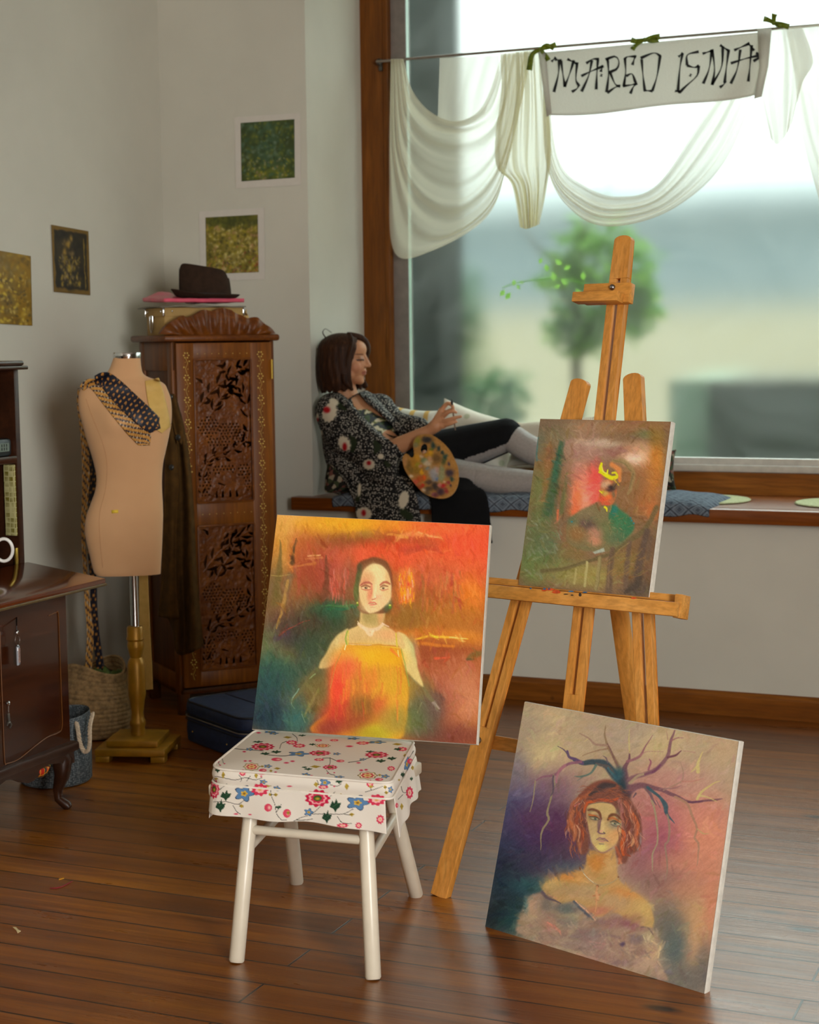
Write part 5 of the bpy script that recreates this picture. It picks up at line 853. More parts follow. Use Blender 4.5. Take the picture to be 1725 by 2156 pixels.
for z0,z1 in ((u1[1],u0[1]),(l1[1],l0[1])):
    g=G(); q=[CP(pL,-.021,z0),CP(pR,-.021,z0),CP(pR,-.021,z1),CP(pL,-.021,z1)]
    for i in range(4): g.bar(q[i],q[(i+1)%4],.008,.008,up=Cn)
    g.obj('panel_moulding',M_cabx,door)
M_brass=plain('brass',(196,160,72),.35,.9,.06)
M_inl=plain('brass_inlay',(206,176,84),.5,.1,.1)
g=G()
def dot(s,z,r=.0028): g.prism([CP(s+r*math.cos(a),-.0194,z+r*math.sin(a)) for a in np.linspace(0,2*PI,8)[:-1]],-Cn*.0004)
for s in ((sA+pL)/2+.004,(sB+pR)/2-.004):
    for k in range(15):
        z=1.40-.085*k
        for a in range(6): dot(s+.010*math.cos(a*1.047),z+.010*math.sin(a*1.047))
        dot(s+.012,z-.022);dot(s-.004,z-.026,.0015);dot(s-.010,z-.045);dot(s+.006,z-.052,.0015); g.tube([CP(s-.002,-.0192,z-.012),CP(s+.006,-.0192,z-.03),CP(s-.004,-.0192,z-.05),CP(s+.002,-.0192,z-.07)],.0007,5)
for k in range(8): dot(pL+.015+k*(pR-pL-.03)/7,1.405,.0016); dot(pL+.02+k*(pR-pL-.03)/7,(u1[1]+l0[1])/2,.0016)
tag(g.obj('brass_inlay',M_inl,door,smooth=False),kind='stuff')
hs,hz=cpx(566,777); G().tube([CP(sB-.001,-.022,hz-.038),CP(sB-.001,-.022,hz+.038)],.004,8).obj('hinge',M_brass,door)
# ---- things on top of the cabinet
zc=zt+.026
kraft=plain('kraft_card',(176,142,82),.75,0,.04,20); M_chrome=plain('chrome',(200,200,200),.12,1,.02)
bx=thing('storage_box','tan cardboard storage box with metal corners on top of the carved cabinet','box',CP(.15,.22,zc)); bz=zc+.094
def bbox(name,s0,s1,d0,d1,z0,z1,mat,bev=.002): return G().box(CP((s0+s1)/2,(d0+d1)/2,(z0+z1)/2),(s1-s0,d1-d0,z1-z0),az=ca,bev=bev).obj(name,mat,bx)
bbox('body',.0,.32,.075,.29,zc,bz,kraft); bbox('lid',-.004,.324,.071,.294,bz-.022,bz+.012,kraft)
for s,d in ((-.004,.071),(.324,.071),(-.004,.294)): G().box(CP(s,d,bz-.004),(.007,.007,.034),az=ca,bev=.002).obj('metal_corner',M_chrome,bx)
for s,d in ((-.0045,.10),(-.0045,.265),(.03,.0705),(.27,.0705)): G().ell(CP(s,d,bz-.002),(.004,.004,.004),8).obj('rivet',M_chrome,bx)
lp=on_pl(319,683,CP(-.006,.2,0),Ce); g=G()
ring=[lp+Cn*a+V(0,0,b) for a,b in ((-.018,.030),(.018,.030),(.018,.006),(.014,-.018),(0,-.034),(-.014,-.018),(-.018,.006))]; g.tube(ring,.0024,8,closed=True); g.bar(lp+Cn*.016+V(0,0,.026),lp-Cn*.016+V(0,0,.026),.003,.014); g.obj('label_clip',M_chrome,bx)
fz=bz+.012
fo=thing('folder','grey cardboard folder lying on the tan storage box','folder',CP(.15,.2,fz)); g=G(); P=np.zeros((24,16,3))
for i in range(24):
    for j in range(16): s=-.02+.345*i/23;d=.045+.30*j/15; P[i,j]=CP(s,d,fz+.003+.004*math.sin(i*.3+j*.2)**2)
g.grid(P); g.obj('cover',plain('grey_card',(128,122,108),.8,0,.06),fo,sol=.004,solo=1)
pk=thing('plastic_wallet','pink plastic wallet folder lying under the brown hat','folder',CP(.15,.2,fz+.01)); g=G(); P=np.zeros((26,18,3))
for i in range(26):
    for j in range(18): s=-.005+.325*i/25;d=.05+.27*j/17; P[i,j]=CP(s,d,fz+.020+.034*(j/17)**1.6*min(1,.25+i/7)*max(0,1-max(0,i-8)/6)+.002*math.sin(i*.9)*math.sin(j*.7))
g.grid(P); pm=plain('pink_plastic',(214,88,112),.3,0,.08,14); g.obj('sleeve',pm,pk,sol=.014,solo=-1)
# felt hat
hp=CP(.145,.16,0)+V(.046,.024,0); hz0=fz+.030; hat=thing('hat','dark brown felt fedora with a turned up brim on the cabinet top','hat',(hp[0],hp[1],hz0)); M_felt=plain('felt_brown',(52,38,29),.95,0,.12,40,.2,500,.15)
vr=(hp-CAM)/np.linalg.norm((hp-CAM)[:2]); hr=V(vr[1],-vr[0],0); hv=V(vr[0],vr[1],0)
def HP(a,b,z): return V(hp[0],hp[1],hz0)+hr*a+hv*b+V(0,0,z)
R=[]
for f in np.linspace(0,1,9):
    row=[]
    for k in range(64):
        t=2*PI*k/64; rx=.100+.034*f; ry=.078+.036*f; z=.006+.024*f**2*(.5+.5*abs(math.cos(t)))-.012*math.cos(t)*f+.002
        row.append(HP(rx*math.cos(t),ry*math.sin(t),max(z,.002)))
    R.append(row)
g=G(); g.grid(R,close_u=True); g.obj('brim',M_felt,hat,sol=.003)
R=[]
for f in np.linspace(0,1,22):
    row=[];q=f
    for k in range(64):
        t=2*PI*k/64; ra=(1-.18*q**1.5) if q<.8 else (1-.18*.8**1.5)*math.sqrt(max(0,1-((q-.8)/.2)**2))+.0
        c=math.cos(t);s=math.sin(t); x=.102*ra*c-.010*q; hgt=.140-.034*(x+.10)/.20-.020*math.exp(-((s*ra)/.30)**2)*(x>-.10)*(ra<.95)
        row.append(HP(x,.079*ra*s,.006+hgt*math.sin(min(q/.8,1)*PI/2)**.8))
    R.append(row)
g=G(); g.grid(R,close_u=True); g.obj('crown',M_felt,hat)
g=G(); g.grid([[HP(.1045*math.cos(t)*k,.0815*math.sin(t)*k,z-.004*math.cos(t)) for t in np.linspace(0,2*PI,48,endpoint=False)] for z,k in ((.006,1),(.016,1.0),(.027,.985))],close_u=True); g.obj('hat_band',plain('felt_band',(36,26,22),.8,0,.1),hat)
# crumpled paper bag
bp=CP(.355,.20,zc); bag=thing('paper_bag','small crumpled tan paper bag behind the right end of the cabinet crest','bag',bp); rg=np.random.default_rng(3); R=[]
for f in np.linspace(0,1,10):
    row=[]
    for k in range(26):
        t=2*PI*k/26; r=.05*(1-.25*f)*(1+.16*math.sin(5*t+4*f)+.10*rg.uniform(-1,1)); row.append(bp+hr*r*math.cos(t)*(1.15-.3*f)+hv*r*.8*math.sin(t)+V(0,0,.088*f+.014*math.sin(3*t)*f))
    R.append(row)
g=G(); g.grid(R,close_u=True); g.obj('paper',plain('kraft_paper',(196,160,98),.8,0,.06,18),bag,smooth=False,sol=.001)
# ================================================================ dressmaker's mannequin
MC=V(-3.25,5.06,0); man=thing('mannequin','peach fabric tailor dummy torso on a gold turned wooden stand','mannequin',MC)
mv=np.array([MC[0],MC[1],0]);mv/=np.linalg.norm(mv); mr=V(mv[1],-mv[0],0)     # across and along the viewing side of the dummy
def mpx(x,y,b=0): q=on_pl(x,y,MC+mv*b,mv)-MC; return q.dot(mr),q[2]
sec=[(204,338.5,1212,.40),(197,339,1203,.42),(190,340.5,1175,.46),(183,342,1145,.50),(178,343,1117,.52),(181,343.7,1089,.54),(190,343,1062,.55),(200,341.5,1034,.56),(203,341.5,1006,.58),(198,344,978,.62),(190,350,950,.66),(181,356,922,.66),(174,361,895,.60),(167,362,867,.52),(165,360,843,.46),(167,354,826,.42),(173,348,813,.42),(190,334,803,.44),(208,314,796,.55),(222,302,788,.72),(231,298,775,.85),(236,296.5,762,.92),(239,296,753,.95)]
R=[]
for l,r,y,k in sec:
    a,z=mpx(l,y);b,_=mpx(r,y);row=[]
    hw=(b-a)/2;c=(a+b)/2
    for i in range(72):
        t=2*PI*i/72; cs,sn=math.cos(t),math.sin(t); e=.86; x=hw*np.sign(cs)*abs(cs)**e; d=max(hw*k,.0)*np.sign(sn)*abs(sn)**e
        if sn<0: # towards the room: bust
            for bxp,w_ in ((.045,.05),(-.05,.05)): d-=.030*math.exp(-((x-c*0-bxp)/w_)**2-((z-1.195)/.05)**2)*(-sn)
        row.append(MC+mr*(c+x)+mv*d+V(0,0,z))
    R.append(row)
R2=loft([[tuple(p) for p in r+[r[0]]] for r in R],145,90)[:-1]; g=G(); g.grid(np.transpose(R2,(1,0,2)),close_u=True); nb=len(g.v)
g.f.append(tuple(range(144))); g.f.append(tuple(range(nb-144,nb)))
t=NT('mannequin_jersey'); t.bsdf((200,148,98),.85,0,.15); v=t.co(); c0=t.ramp(t.noise(v,4,3),[(.3,(204,158,114)),(.7,(212,166,122))]); t.l(c0,t.b.inputs['Base Color']); t.bump(t.noise(v,600,2),.08,.001); t.b.inputs['Sheen Weight'].default_value=.15
torso=g.obj('torso',t.m,man)
BV=BVHTree.FromPolygons([tuple(p) for p in g.v],[q for q in g.f])
def onb_t(x,y,o=.004,fb=5.0):
    d=ray(x,y);L=np.linalg.norm(d);d/=L; h=BV.ray_cast(Vector(CAM),Vector(d))
    if h[0] is None: return None
    return np.array(h[0])-d*o
def seam(pts): 
    P=[onb_t(*p,.0005) for p in crom(pts,40)]; P=[p for p in P if p is not None]; G().tube(P,.0007,6).obj('seam',plain('seam_thread',(186,138,94),.9,0,.05),man)
seam([(181,840),(195,880),(215,930),(225,975),(222,1030),(210,1080),(210,1130),(216,1195)])
z0=mpx(267,753)[1]; a0,b0=mpx(239,750)[0],mpx(297,750)[0]; cc=MC+mr*(a0+b0)/2
G().lathe([(.0,0),((b0-a0)/2+.001,0),((b0-a0)/2+.002,.006),((b0-a0)/2+.002,.016),((b0-a0)/2,.020),(0,.0205)],cc+V(0,0,z0-.002),40,False).obj('neck_cap',M_chrome,man)
tg=[onb_t(*p,.001) for p in ((235,1074),(249,1073),(249,1080),(235,1081))]; G().add(tg,[(0,1,2,3)]).obj('yellow_sticker',plain('sticker',(232,196,60),.6,0,.05),man,sol=.0006)
pc=MC+mr*mpx(284,1300)[0]; zq=lambda y: mpx(284,y)[1]
G().lathe([(.0145,zq(1330)),(.0145,zq(1205))],(pc[0],pc[1],0),24).obj('pole',M_chrome,man)
M_gold=plain('gold_paint',(158,112,20),.42,.35,.12,14)
pr=[(0,1548),(26,1548),(28,1540),(26,1532),(30,1524),(30,1518),(24,1512),(22,1500),(28,1475),(33,1462),(34,1400),(32,1396),(30,1391),(22,1384),(30,1365),(32,1358),(30,1352),(29,1349),(34,1345),(31,1338),(31,1321),(27,1318),(0,1318)]
G().lathe([(r*.00168*.56,zq(y)) for r,y in pr],(pc[0],pc[1],0),32,False).obj('turned_column',M_gold,man)
ba=math.radians(17.6); bc=V(*(on_z(198,1606)+on_z(348,1608))/2)+V(-math.sin(ba),math.cos(ba),0)*.126
G().box((bc[0],bc[1],.034),(.25,.25,.026),az=ba,bev=.006).obj('base',M_gold,man); G().box((bc[0],bc[1],.059),(.185,.185,.024),az=ba,bev=.006).obj('base',M_gold,man)
for i in (-1,1):
    for j in (-1,1): q=Matrix.Rotation(ba,3,'Z')@Vector((i*.098,j*.098,0)); G().box((bc[0]+q.x,bc[1]+q.y,.011),(.05,.05,.022),az=ba,bev=.003).obj('foot',M_gold,man)
# ties hung over the shoulders
def pat_navy(S,T):
    P=np.tile(np.array([22,24,38.]),(len(S),1)); r=np.floor(S/17);x=((T+ (r%2)*9)%18)-9;y=(S%17)-8.5
    q=(x/4.2)**2+((y+.35*x)/2.6)**2; P[q<1]=(196,134,62); P[((x-3.4)**2+(y-2.6)**2)<2.2]=(196,134,62); P[((x-8)%18-0)**2+(y-6)**2<1.1]=(120,110,110); return P
def pat_stripe(S,T):
    P=np.tile(np.array([206,150,72.]),(len(S),1)); b=(S*.8+T*1.1)%22; P[b<9]=(26,24,48); P[(b>2)&(b<7.5)&((S-T)%17<4.5)]=(206,198,176); P[(b>16)&(b<17.2)]=(140,90,36); return P
def pat_gold(S,T): P=np.tile(np.array([206,168,92.]),(len(S),1)); return P+6*vnoise(S,T,14,3)[:,None]
M_tie=vcol('silk_tie',.5,.4,.05,600)
def strip(center,width,o,depth=None,tip=None,nl=150,nw=16):
    C=crom(center,nl);W=np.interp(np.linspace(0,1,nl),np.linspace(0,1,len(width)),width); P=np.zeros((nl,nw,3));S=np.zeros((nl,nw));T=np.zeros((nl,nw)); last=None; s=0
    for i in range(nl):
        d=C[min(i+1,nl-1)]-C[max(i-1,0)];d/=np.linalg.norm(d)+1e-9;q=np.array([-d[1],d[0]])
        if i: s+=np.linalg.norm(C[i]-C[i-1])*1.66
        for j in range(nw):
            k=j/(nw-1)*2-1; x,y=C[i]+q*k*W[i]
            if tip: 
                e=(nl-1-i)/tip
                if e<1: x,y=C[i]+q*k*W[i]*max(e,.03)
            p=on_y(x,y,depth) if depth else onb_t(x,y,o)
            if p is None: p=on_y(x,y,last[1] if last is not None else MC[1])
            last=p; P[i,j]=p;S[i,j]=s;T[i,j]=k*W[i]*1.66
    return P,S.ravel(),T.ravel()
def tie(name_label,pat,front,back,loc,group=None):
    t=thing('necktie',name_label,'tie',loc,'neckties hung over the mannequin')
    for nm,a in (('blade',front),('tail',back)):
        if a is None: continue
        P,S,T=strip(*a[0],**a[1]); g=G(); g.grid(P); g.obj(nm,M_tie,t,cols=pat(S,T),sol=.0022,auto=False)
tie('striped gold and navy necktie lowest over the mannequin shoulder',pat_stripe,(([(172,818),(186,807),(204,814),(226,838),(252,868),(280,900),(304,925),(316,938)],[6,9,12,15,17,18,18,18],.004),dict(tip=22)),(([(168,818),(166,850),(172,890),(179,950),(181,1010),(178,1070),(175,1120),(179,1190),(183,1260),(190,1330),(187,1390),(186,1432)],[4,4,5,7,8,6,4,4,5,7,7,6],0),dict(depth=5.26)),MC+V(-.2,.1,.5))
tie('navy paisley necktie crossing the mannequin chest',pat_navy,(([(200,800),(222,800),(246,822),(274,850),(300,874),(322,893),(338,902)],[9,17,21,22,22,20,17],.009),dict(tip=20)),(([(176,830),(184,890),(193,960),(198,1020),(193,1080),(190,1140),(196,1215),(198,1280),(203,1340),(211,1400),(215,1440)],[4,6,9,11,8,6,7,7,7,8,9],0),dict(depth=5.29)),MC+V(-.15,.12,.5))
tie('plain pale gold necktie over the far shoulder of the mannequin',pat_gold,(([(320,799),(327,830),(334,862),(339,890),(341,912)],[15,18,19,19,18],.006),dict(tip=22)),(([(302,1205),(303,1260),(305,1330),(308,1400),(311,1452)],[9,10,11,12,11],0),dict(depth=5.2)),MC+V(.1,.1,.6))
# coat hanging on the cabinet corner
coat=thing('hanging_coat','long olive brown coat hanging between the mannequin and the carved cabinet','coat',on_y(380,1365,5.47)); M_coat=plain('coat_wool',(74,52,24),.95,0,.14,30,.25,500,.1)
def hang(rows,Y,amp,folds,ph=0,nu=50,nv=60):
    P=loft([[(x,y,0) for x,y in r] for r in rows],nu,nv)
    return np.array([[on_y(P[i,j,0],P[i,j,1],Y+amp*math.sin(2*PI*folds*i/(nu-1)+ph)*(.4+.6*j/(nv-1))) for j in range(nv)] for i in range(nu)])
g=G(); g.grid(hang([[(352,838),(358,830),(366,830),(372,842)],[(352,905),(364,892),(376,892),(389,905)],[(349,985),(366,975),(386,975),(402,990)],[(346,1085),(366,1080),(392,1080),(409,1090)],[(343,1190),(366,1190),(392,1190),(414,1190)],[(340,1280),(372,1300),(396,1300),(421,1280)],[(369,1300),(371,1372),(398,1376),(429,1360)]],5.46,.022,2.2)); g.obj('back_panel',M_coat,coat,sol=.004)
g=G(); g.grid(hang([[(352,842),(358,834),(364,836)],[(350,905),(360,900),(370,905)],[(347,1000),(362,1000),(377,1005)],[(344,1120),(360,1120),(372,1125)],[(339,1220),(357,1225),(372,1225)],[(333,1298),(354,1302),(378,1302)]],5.42,.012,1.1,1)); g.obj('front_panel',M_coat,coat,sol=.004)
g=G(); g.grid(hang([[(353,836),(360,829),(368,832)],[(357,862),(366,856),(374,862)],[(366,900),(374,892),(384,900)],[(374,935),(378,930),(382,936)]],5.405,.006,1)); g.obj('lapel',M_coat,coat,sol=.004)
M_btn=plain('coat_button',(34,34,32),.3,0,.1)
for x,y in ((361,984),(375,921),(359,836)): G().ell(on_y(x,y,5.39),(.011,.005,.011),14).obj('button',M_btn,coat)
# ================================================================ bureau
M_bur=wood('bureau_veneer',(46,18,4),(74,32,8),1,.22,14,coat=.2); M_burt=wood('bureau_top',(82,32,6),(116,54,13),1,.16,22,coat=.5); M_burd=wood('bureau_dark',(44,22,11),(64,34,17),1,.35,14)
xb,yb=-3.075,4.40; y0=3.35; bur=thing('bureau','dark glossy mahogany bureau with its flap let down and curved legs at the left edge','bureau',(xb-.2,(y0+yb)/2,0))
G().box((xb-.215,(y0+yb)/2,.455),(.43,yb-y0,.51),bev=.003).obj('body',M_bur,bur)
G().box((xb-.205,(y0+yb)/2,.195),(.46,yb-y0+.03,.03),bev=.008).obj('plinth_moulding',M_burd,bur)
g=G(); P=[]
for i in range(40):
    y=y0+(yb-y0)*i/39; d=.030+.018*math.cos((yb-y)/.23*2*PI)*(1 if yb-y>.115 else .6); P.append([(xb+.012,y,.185),(xb+.012,y,.182-d),(xb-.006,y,.182-d),(xb-.006,y,.185)])
g.grid(P,close_u=True); g.obj('apron',M_burd,bur)
for yy in (yb-.035,y0+.035):
    for xx,sg in ((xb-.02,1),(xb-.40,-1)): G().tube([(xx-.01*sg,yy,.19),(xx+.012*sg,yy,.150),(xx+.008*sg,yy,.105),(xx-.010*sg,yy,.06),(xx-.008*sg,yy,.03),(xx+.022*sg,yy+.004,.010),(xx+.03*sg,yy+.005,.004)],[.030,.032,.024,.016,.014,.016,.010],14).obj('leg',M_burd,bur)
hx=-3.225                        # upper case
g=G(); zT=1.372
G().box((hx-.14,yb-.012,(.73+zT)/2),(.28,.024,zT-.73),bev=.002).obj('upper_side',M_burd,bur); G().box((hx-.14,y0+.012,(.73+zT)/2),(.28,.024,zT-.73),bev=.002).obj('upper_side',M_burd,bur)
G().box((hx-.275,(y0+yb)/2,(.73+zT)/2),(.012,yb-y0,zT-.73)).obj('upper_back',M_burd,bur,smooth=False)
G().box((hx-.13,(y0+yb)/2,zT+.006),(.32,yb-y0+.024,.012),bev=.003).box((hx-.13,(y0+yb)/2,zT+.02),(.30,yb-y0+.012,.016),bev=.006).obj('cornice',M_bur,bur)
G().box((hx-.135,(y0+yb)/2,1.094),(.27,yb-y0-.04,.022),bev=.002).obj('shelf',M_bur,bur); G().box((hx-.14,(y0+yb)/2,.735),(.28,yb-y0,.03)).obj('upper_floor',M_bur,bur,smooth=False)
lat=NT('lattice_paper'); lat.bsdf((150,140,70),.6,0,.2); v=lat.co((1,1,1)); vo=lat.n('ShaderNodeTexVoronoi'); vo.feature='DISTANCE_TO_EDGE'; vo.inputs['Scale'].default_value=62; vo.inputs['Randomness'].default_value=.1; lat.l(v,vo.inputs['Vector']); lat.l(lat.ramp(vo.outputs['Distance'],[(.06,(180,174,124)),(.14,(106,98,32)),(.34,(138,124,44)),(.45,(80,70,18))]),lat.b.inputs['Base Color'])
G().box((hx-.024,yb-.030,.967),(.040,.008,.222),bev=.001).obj('lattice_panel',lat.m,bur); G().box((hx-.135,y0+.45,.96),(.008,.5,.22)).obj('lattice_panel',lat.m,bur,smooth=False)
G().box((hx-.006,yb-.034,.79),(.006,.012,.055),bev=.001).obj('flap_hinge',M_brass,bur)
# flap
fa=math.atan2(.039,.285); Mf=Matrix.Rotation(fa,3,'Y'); fc=V((hx+-2.935)/2,(y0+yb+.012)/2,.738)
flap=G().box(fc,(.292,yb+.012-y0,.022),M=Mf,bev=.003).obj('flap',M_burt,bur)
G().box(fc+np.array(Mf@Vector((.146,0,-.008))),(.008,yb+.02-y0,.008),M=Mf,bev=.002).obj('flap_edge',plain('brass_dark',(112,92,58),.4,.6,.1),flap)
G().box(fc+np.array(Mf@Vector((.1475,-.18,0))),(.002,.11,.018),M=Mf).obj('lock_plate',plain('brass_old',(110,100,74),.4,.7,.08),flap,smooth=False)
M_line=plain('inlay_line',(112,68,24),.4,0,.1)
def fpx(x,y,o=.0012): return on_x(x,y,xb+o)
def inl(pts,n=24): G().tube([fpx(*p) for p in crom(pts,n)],.0012,5).obj('inlay_line',M_line,bur)
inl([(103,1296),(118,1290),(123,1294),(126,1370),(130,1480),(131,1530),(122,1543),(100,1552),(75,1570),(40,1598),(16,1607),(10,1600),(6,1500),(2,1400),(0,1330)],60)
# keys
kt=thing('key_and_tag','key with a ring and a clear photo tag hanging under the bureau flap','keys',fpx(35,1320,.03)); kp=lambda x,y: fpx(x,y,.022)
G().tube([fpx(35,1300,.0),kp(35,1318),kp(35,1328)],.0018,8).obj('key_stem',plain('key_dark',(30,28,26),.4,.6,.1),kt); G().ell(kp(36,1332),(.005,.006,.009),10).obj('key_bow',M_chrome,kt)
cr=kp(37,1347); G().tube([cr+V(.0,.011*math.cos(a),.017*math.sin(a)) for a in np.linspace(0,2*PI,26,endpoint=False)],.0011,6,closed=True).obj('split_ring',M_chrome,kt)
G().tube([kp(37,1357),kp(38,1362)],.0012,6).obj('ring_link',M_chrome,kt)
tm=NT('acrylic'); tm.bsdf((200,205,214),.1,0,.6); tm.b.inputs['Transmission Weight'].default_value=.5
tgc=kp(38.5,1380); G().box(tgc,(.007,.026,.058),az=.4,bev=.003).obj('tag',tm.m,kt); G().box(tgc+V(.004,0,0),(.0015,.018,.042),az=.4).obj('tag_photo',plain('tag_photo',(150,120,110),.4,0,.4,160),kt,smooth=False)
k2=thing('key_and_charm','small key with a spanner shaped charm in the bureau door lock','keys',fpx(17,1485,.02)); G().tube([fpx(12,1480,0),fpx(18,1481,.018)],.002,8).ell(fpx(18,1481,.018),(.004,.008,.007),10).obj('key',M_chrome,k2); G().tube([fpx(18,1486,.018),fpx(18,1500,.018)],.0018,6).obj('ring_link',M_chrome,k2)
mk_=plain('charm_steel',(96,92,86),.4,.7,.1); G().bar(fpx(18,1502,.018),fpx(20,1522,.018),.010,.003,up=(1,0,0)).obj('charm_handle',mk_,k2); G().tube([fpx(15,1528,.018),fpx(17,1522,.018),fpx(20,1521,.018),fpx(24,1526,.018),fpx(21,1533,.018)],[.002,.003,.004,.003,.002],8).obj('charm_jaw',mk_,k2)
# clock radio and mug in the upper case
ck=thing('digital_clock','small dark digital clock on the bureau shelf at the left edge','clock',(hx-.04,yb-.085,1.105)); G().box((hx-.040,yb-.085,1.133),(.06,.11,.056),bev=.010).obj('case',plain('clock_case',(26,32,34),.35,0,.1),ck)
cp=on_pl(5,930,(hx-.0095,0,0),V(1,0,0)); G().box((hx-.0095,yb-.085,1.134),(.002,.075,.026)).obj('display',plain('clock_face',(96,108,98),.4,0,.03),ck,smooth=False)
g=G(); 
for y in (-.03,-.02,.0,.012,.024): g.box((hx-.008,yb-.085+y,1.140),(.0012,.003,.008)).box((hx-.008,yb-.085+y,1.129),(.0012,.003,.008))
tag(g.obj('digits',plain('clock_digits',(20,26,24),.4,0,.05),ck,smooth=False),kind='stuff')
mc=on_pl(8,1158,(-3.16,0,0),V(1,0,0)); mug=thing('mug','white mug standing on the bureau flap, only its handle showing','mug',(mc[0]-.0,mc[1]-.075,mc[2]-.045)); M_mug=plain('white_china',(224,222,216),.15,0,.02)
uu=V(.8,.6,0); G().tube([mc+ (uu*.026*math.cos(a))+V(0,0,.034*math.sin(a)) for a in np.linspace(0,2*PI,30,endpoint=False)],.0052,10,closed=True).obj('handle',M_mug,mug)
bm_=mc-uu*.066; G().lathe([(0,-.045),(.034,-.045),(.040,-.038),(.041,.048),(.038,.048),(.037,-.036),(0,-.038)],tuple(bm_),32,False).obj('cup',M_mug,mug)
# ================================================================ baskets and suitcase on the floor
def weave(name,c1,c2,sc,rough=.9):
    t=NT(name); t.bsdf(c1,rough,0,.2); v=t.co((1,1,1)); ck_=t.n('ShaderNodeTexVoronoi'); ck_.inputs['Scale'].default_value=sc; ck_.inputs['Randomness'].default_value=.5; t.l(v,ck_.inputs['Vector']); t.l(t.ramp(ck_.outputs['Distance'],[(.15,c1),(.6,c2)]),t.b.inputs['Base Color']); t.bump(ck_.outputs['Distance'],.5,.003); return t.m
gb=V(-3.31,4.645,0); bk=thing('felt_basket','grey woven fabric basket with a rope handle beside the bureau','basket',gb); M_gf=weave('grey_felt',(120,126,128),(62,68,72),150)
R=[[gb+V(r*math.cos(t),r*math.sin(t),z+.006*math.sin(2*t)*(z>.15)) for t in np.linspace(0,2*PI,56,endpoint=False)] for r,z in ((0.002,.003),(.112,.003),(.120,.012),(.121,.12),(.119,.225),(.117,.234),(.112,.228),(.111,.10),(.108,.012),(0.002,.012))]
g=G(); g.grid(R,close_u=True); g.obj('body',M_gf,bk)
def rope(name,pts,r,mat,parent,n=60,tw=9):
    C=crom(pts,n)
    for s in range(3): G().tube([C[i]+r*.6*V(math.cos(tw*2*PI*i/n+s*2.094),math.sin(tw*2*PI*i/n+s*2.094)*.6,math.sin(tw*2*PI*i/n+s*2.094)*.8) for i in range(n)],r*.62,8).obj(name,mat,parent)
M_rope=plain('cotton_rope',(196,176,150),.9,0,.1,90)
rd=ray(178,1545); gx=lambda x,y: on_y(x,y,4.60)
rope('rope_handle',[gx(161,1522)+V(0,.0,0),gx(172,1535)-V(0,.02,0),gx(180,1560)-V(0,.03,0),gx(188,1577)-V(0,.03,0),gx(197,1574)-V(0,.03,0),gx(196,1555)-V(0,.02,0),gx(189,1530),gx(184,1506)+V(0,.03,0)],.0068,M_rope,bk)
wb=V(-3.56,5.27,0); wk=thing('woven_basket','tan coiled rope basket on the floor behind the bureau','basket',wb); M_wv=plain('jute',(140,112,74),.95,0,.2,60)
g=G(); R=[]
for k in range(70):
    f=k/69; z=.004+.262*f; r=.118+.022*math.sin(PI*min(f*1.2,1))-.012*f+.0034*abs(math.sin(PI*f*16))
    R.append([wb+V(r*math.cos(t)*(1+.03*f*math.cos(2*t)),r*math.sin(t),z-.022*f**3*math.cos(2*t+.4)-.004*(f>.9)) for t in np.linspace(0,2*PI,64,endpoint=False)])
g.grid(R,close_u=True); g.obj('body',M_wv,wk,sol=.010,solo=-1); G().lathe([(0.001,.006),(.118,.006)],tuple(wb),40,False).obj('bottom',M_wv,wk)
gc=thing('green_cloth','crumpled green cloth filling the tan basket','cloth',wb+V(0,0,.10)); rg=np.random.default_rng(2); R=[]
for k in range(14):
    f=k/13; R.append([wb+V(.108*f*math.cos(t),.108*f*math.sin(t),.235+.03*math.sin(3*t+5*f)*f+.02*math.cos(7*t)*f-.05*f*f+.012*rg.uniform(-1,1)) for t in np.linspace(0,2*PI,40,endpoint=False)])
g=G(); g.grid(R,close_u=True); g.obj('folds',plain('green_fabric',(74,92,34),.8,0,.25,30),gc,sol=.003)
# tartan bundle below the bureau, lying against the felt basket
tp=on_x(82,1614,-3.085); tt=thing('tartan_cloth','small red tartan cloth bulging out below the bureau plinth','cloth',tp)
t=NT('tartan'); t.bsdf((150,30,16),.6,0,.3); v=t.co((1,1,1),'Object',(.2,.3,.5)); s_=t.n('ShaderNodeSeparateXYZ'); t.l(v,s_.inputs[0])
def band(o,fr,th): m=t.n('ShaderNodeMath',operation='MULTIPLY'); m.inputs[1].default_value=fr; t.l(o,m.inputs[0]); q=t.n('ShaderNodeMath',operation='SINE'); t.l(m.outputs[0],q.inputs[0]); return t.ramp(q.outputs[0],[(th,0.),(th+.05,1.)])
c_=t.mix(band(s_.outputs[0],210,.25),(168,34,18),(34,52,44)); c_=t.mix(band(s_.outputs[1],210,.55),c_,(34,50,46)); c_=t.mix(band(s_.outputs[0],420,.9),c_,(206,160,40)); c_=t.mix(band(s_.outputs[1],420,.92),c_,(206,160,40)); t.l(c_,t.b.inputs['Base Color'])
g=G(); P=[]
for k in range(16):
    f=k/15; l=-.042+.084*f; r=max(0,1-(2*f-1)**2)**.5
    P.append([tp+V(0,l,0)+V(.030*r*math.cos(a),.004*math.sin(3*a),-.004-.030*r*max(0,-math.sin(a))+.006*max(0,math.sin(a))) for a in np.linspace(0,2*PI,24,endpoint=False)])
g.grid(P,close_u=True); g.obj('folds',t.m,tt)
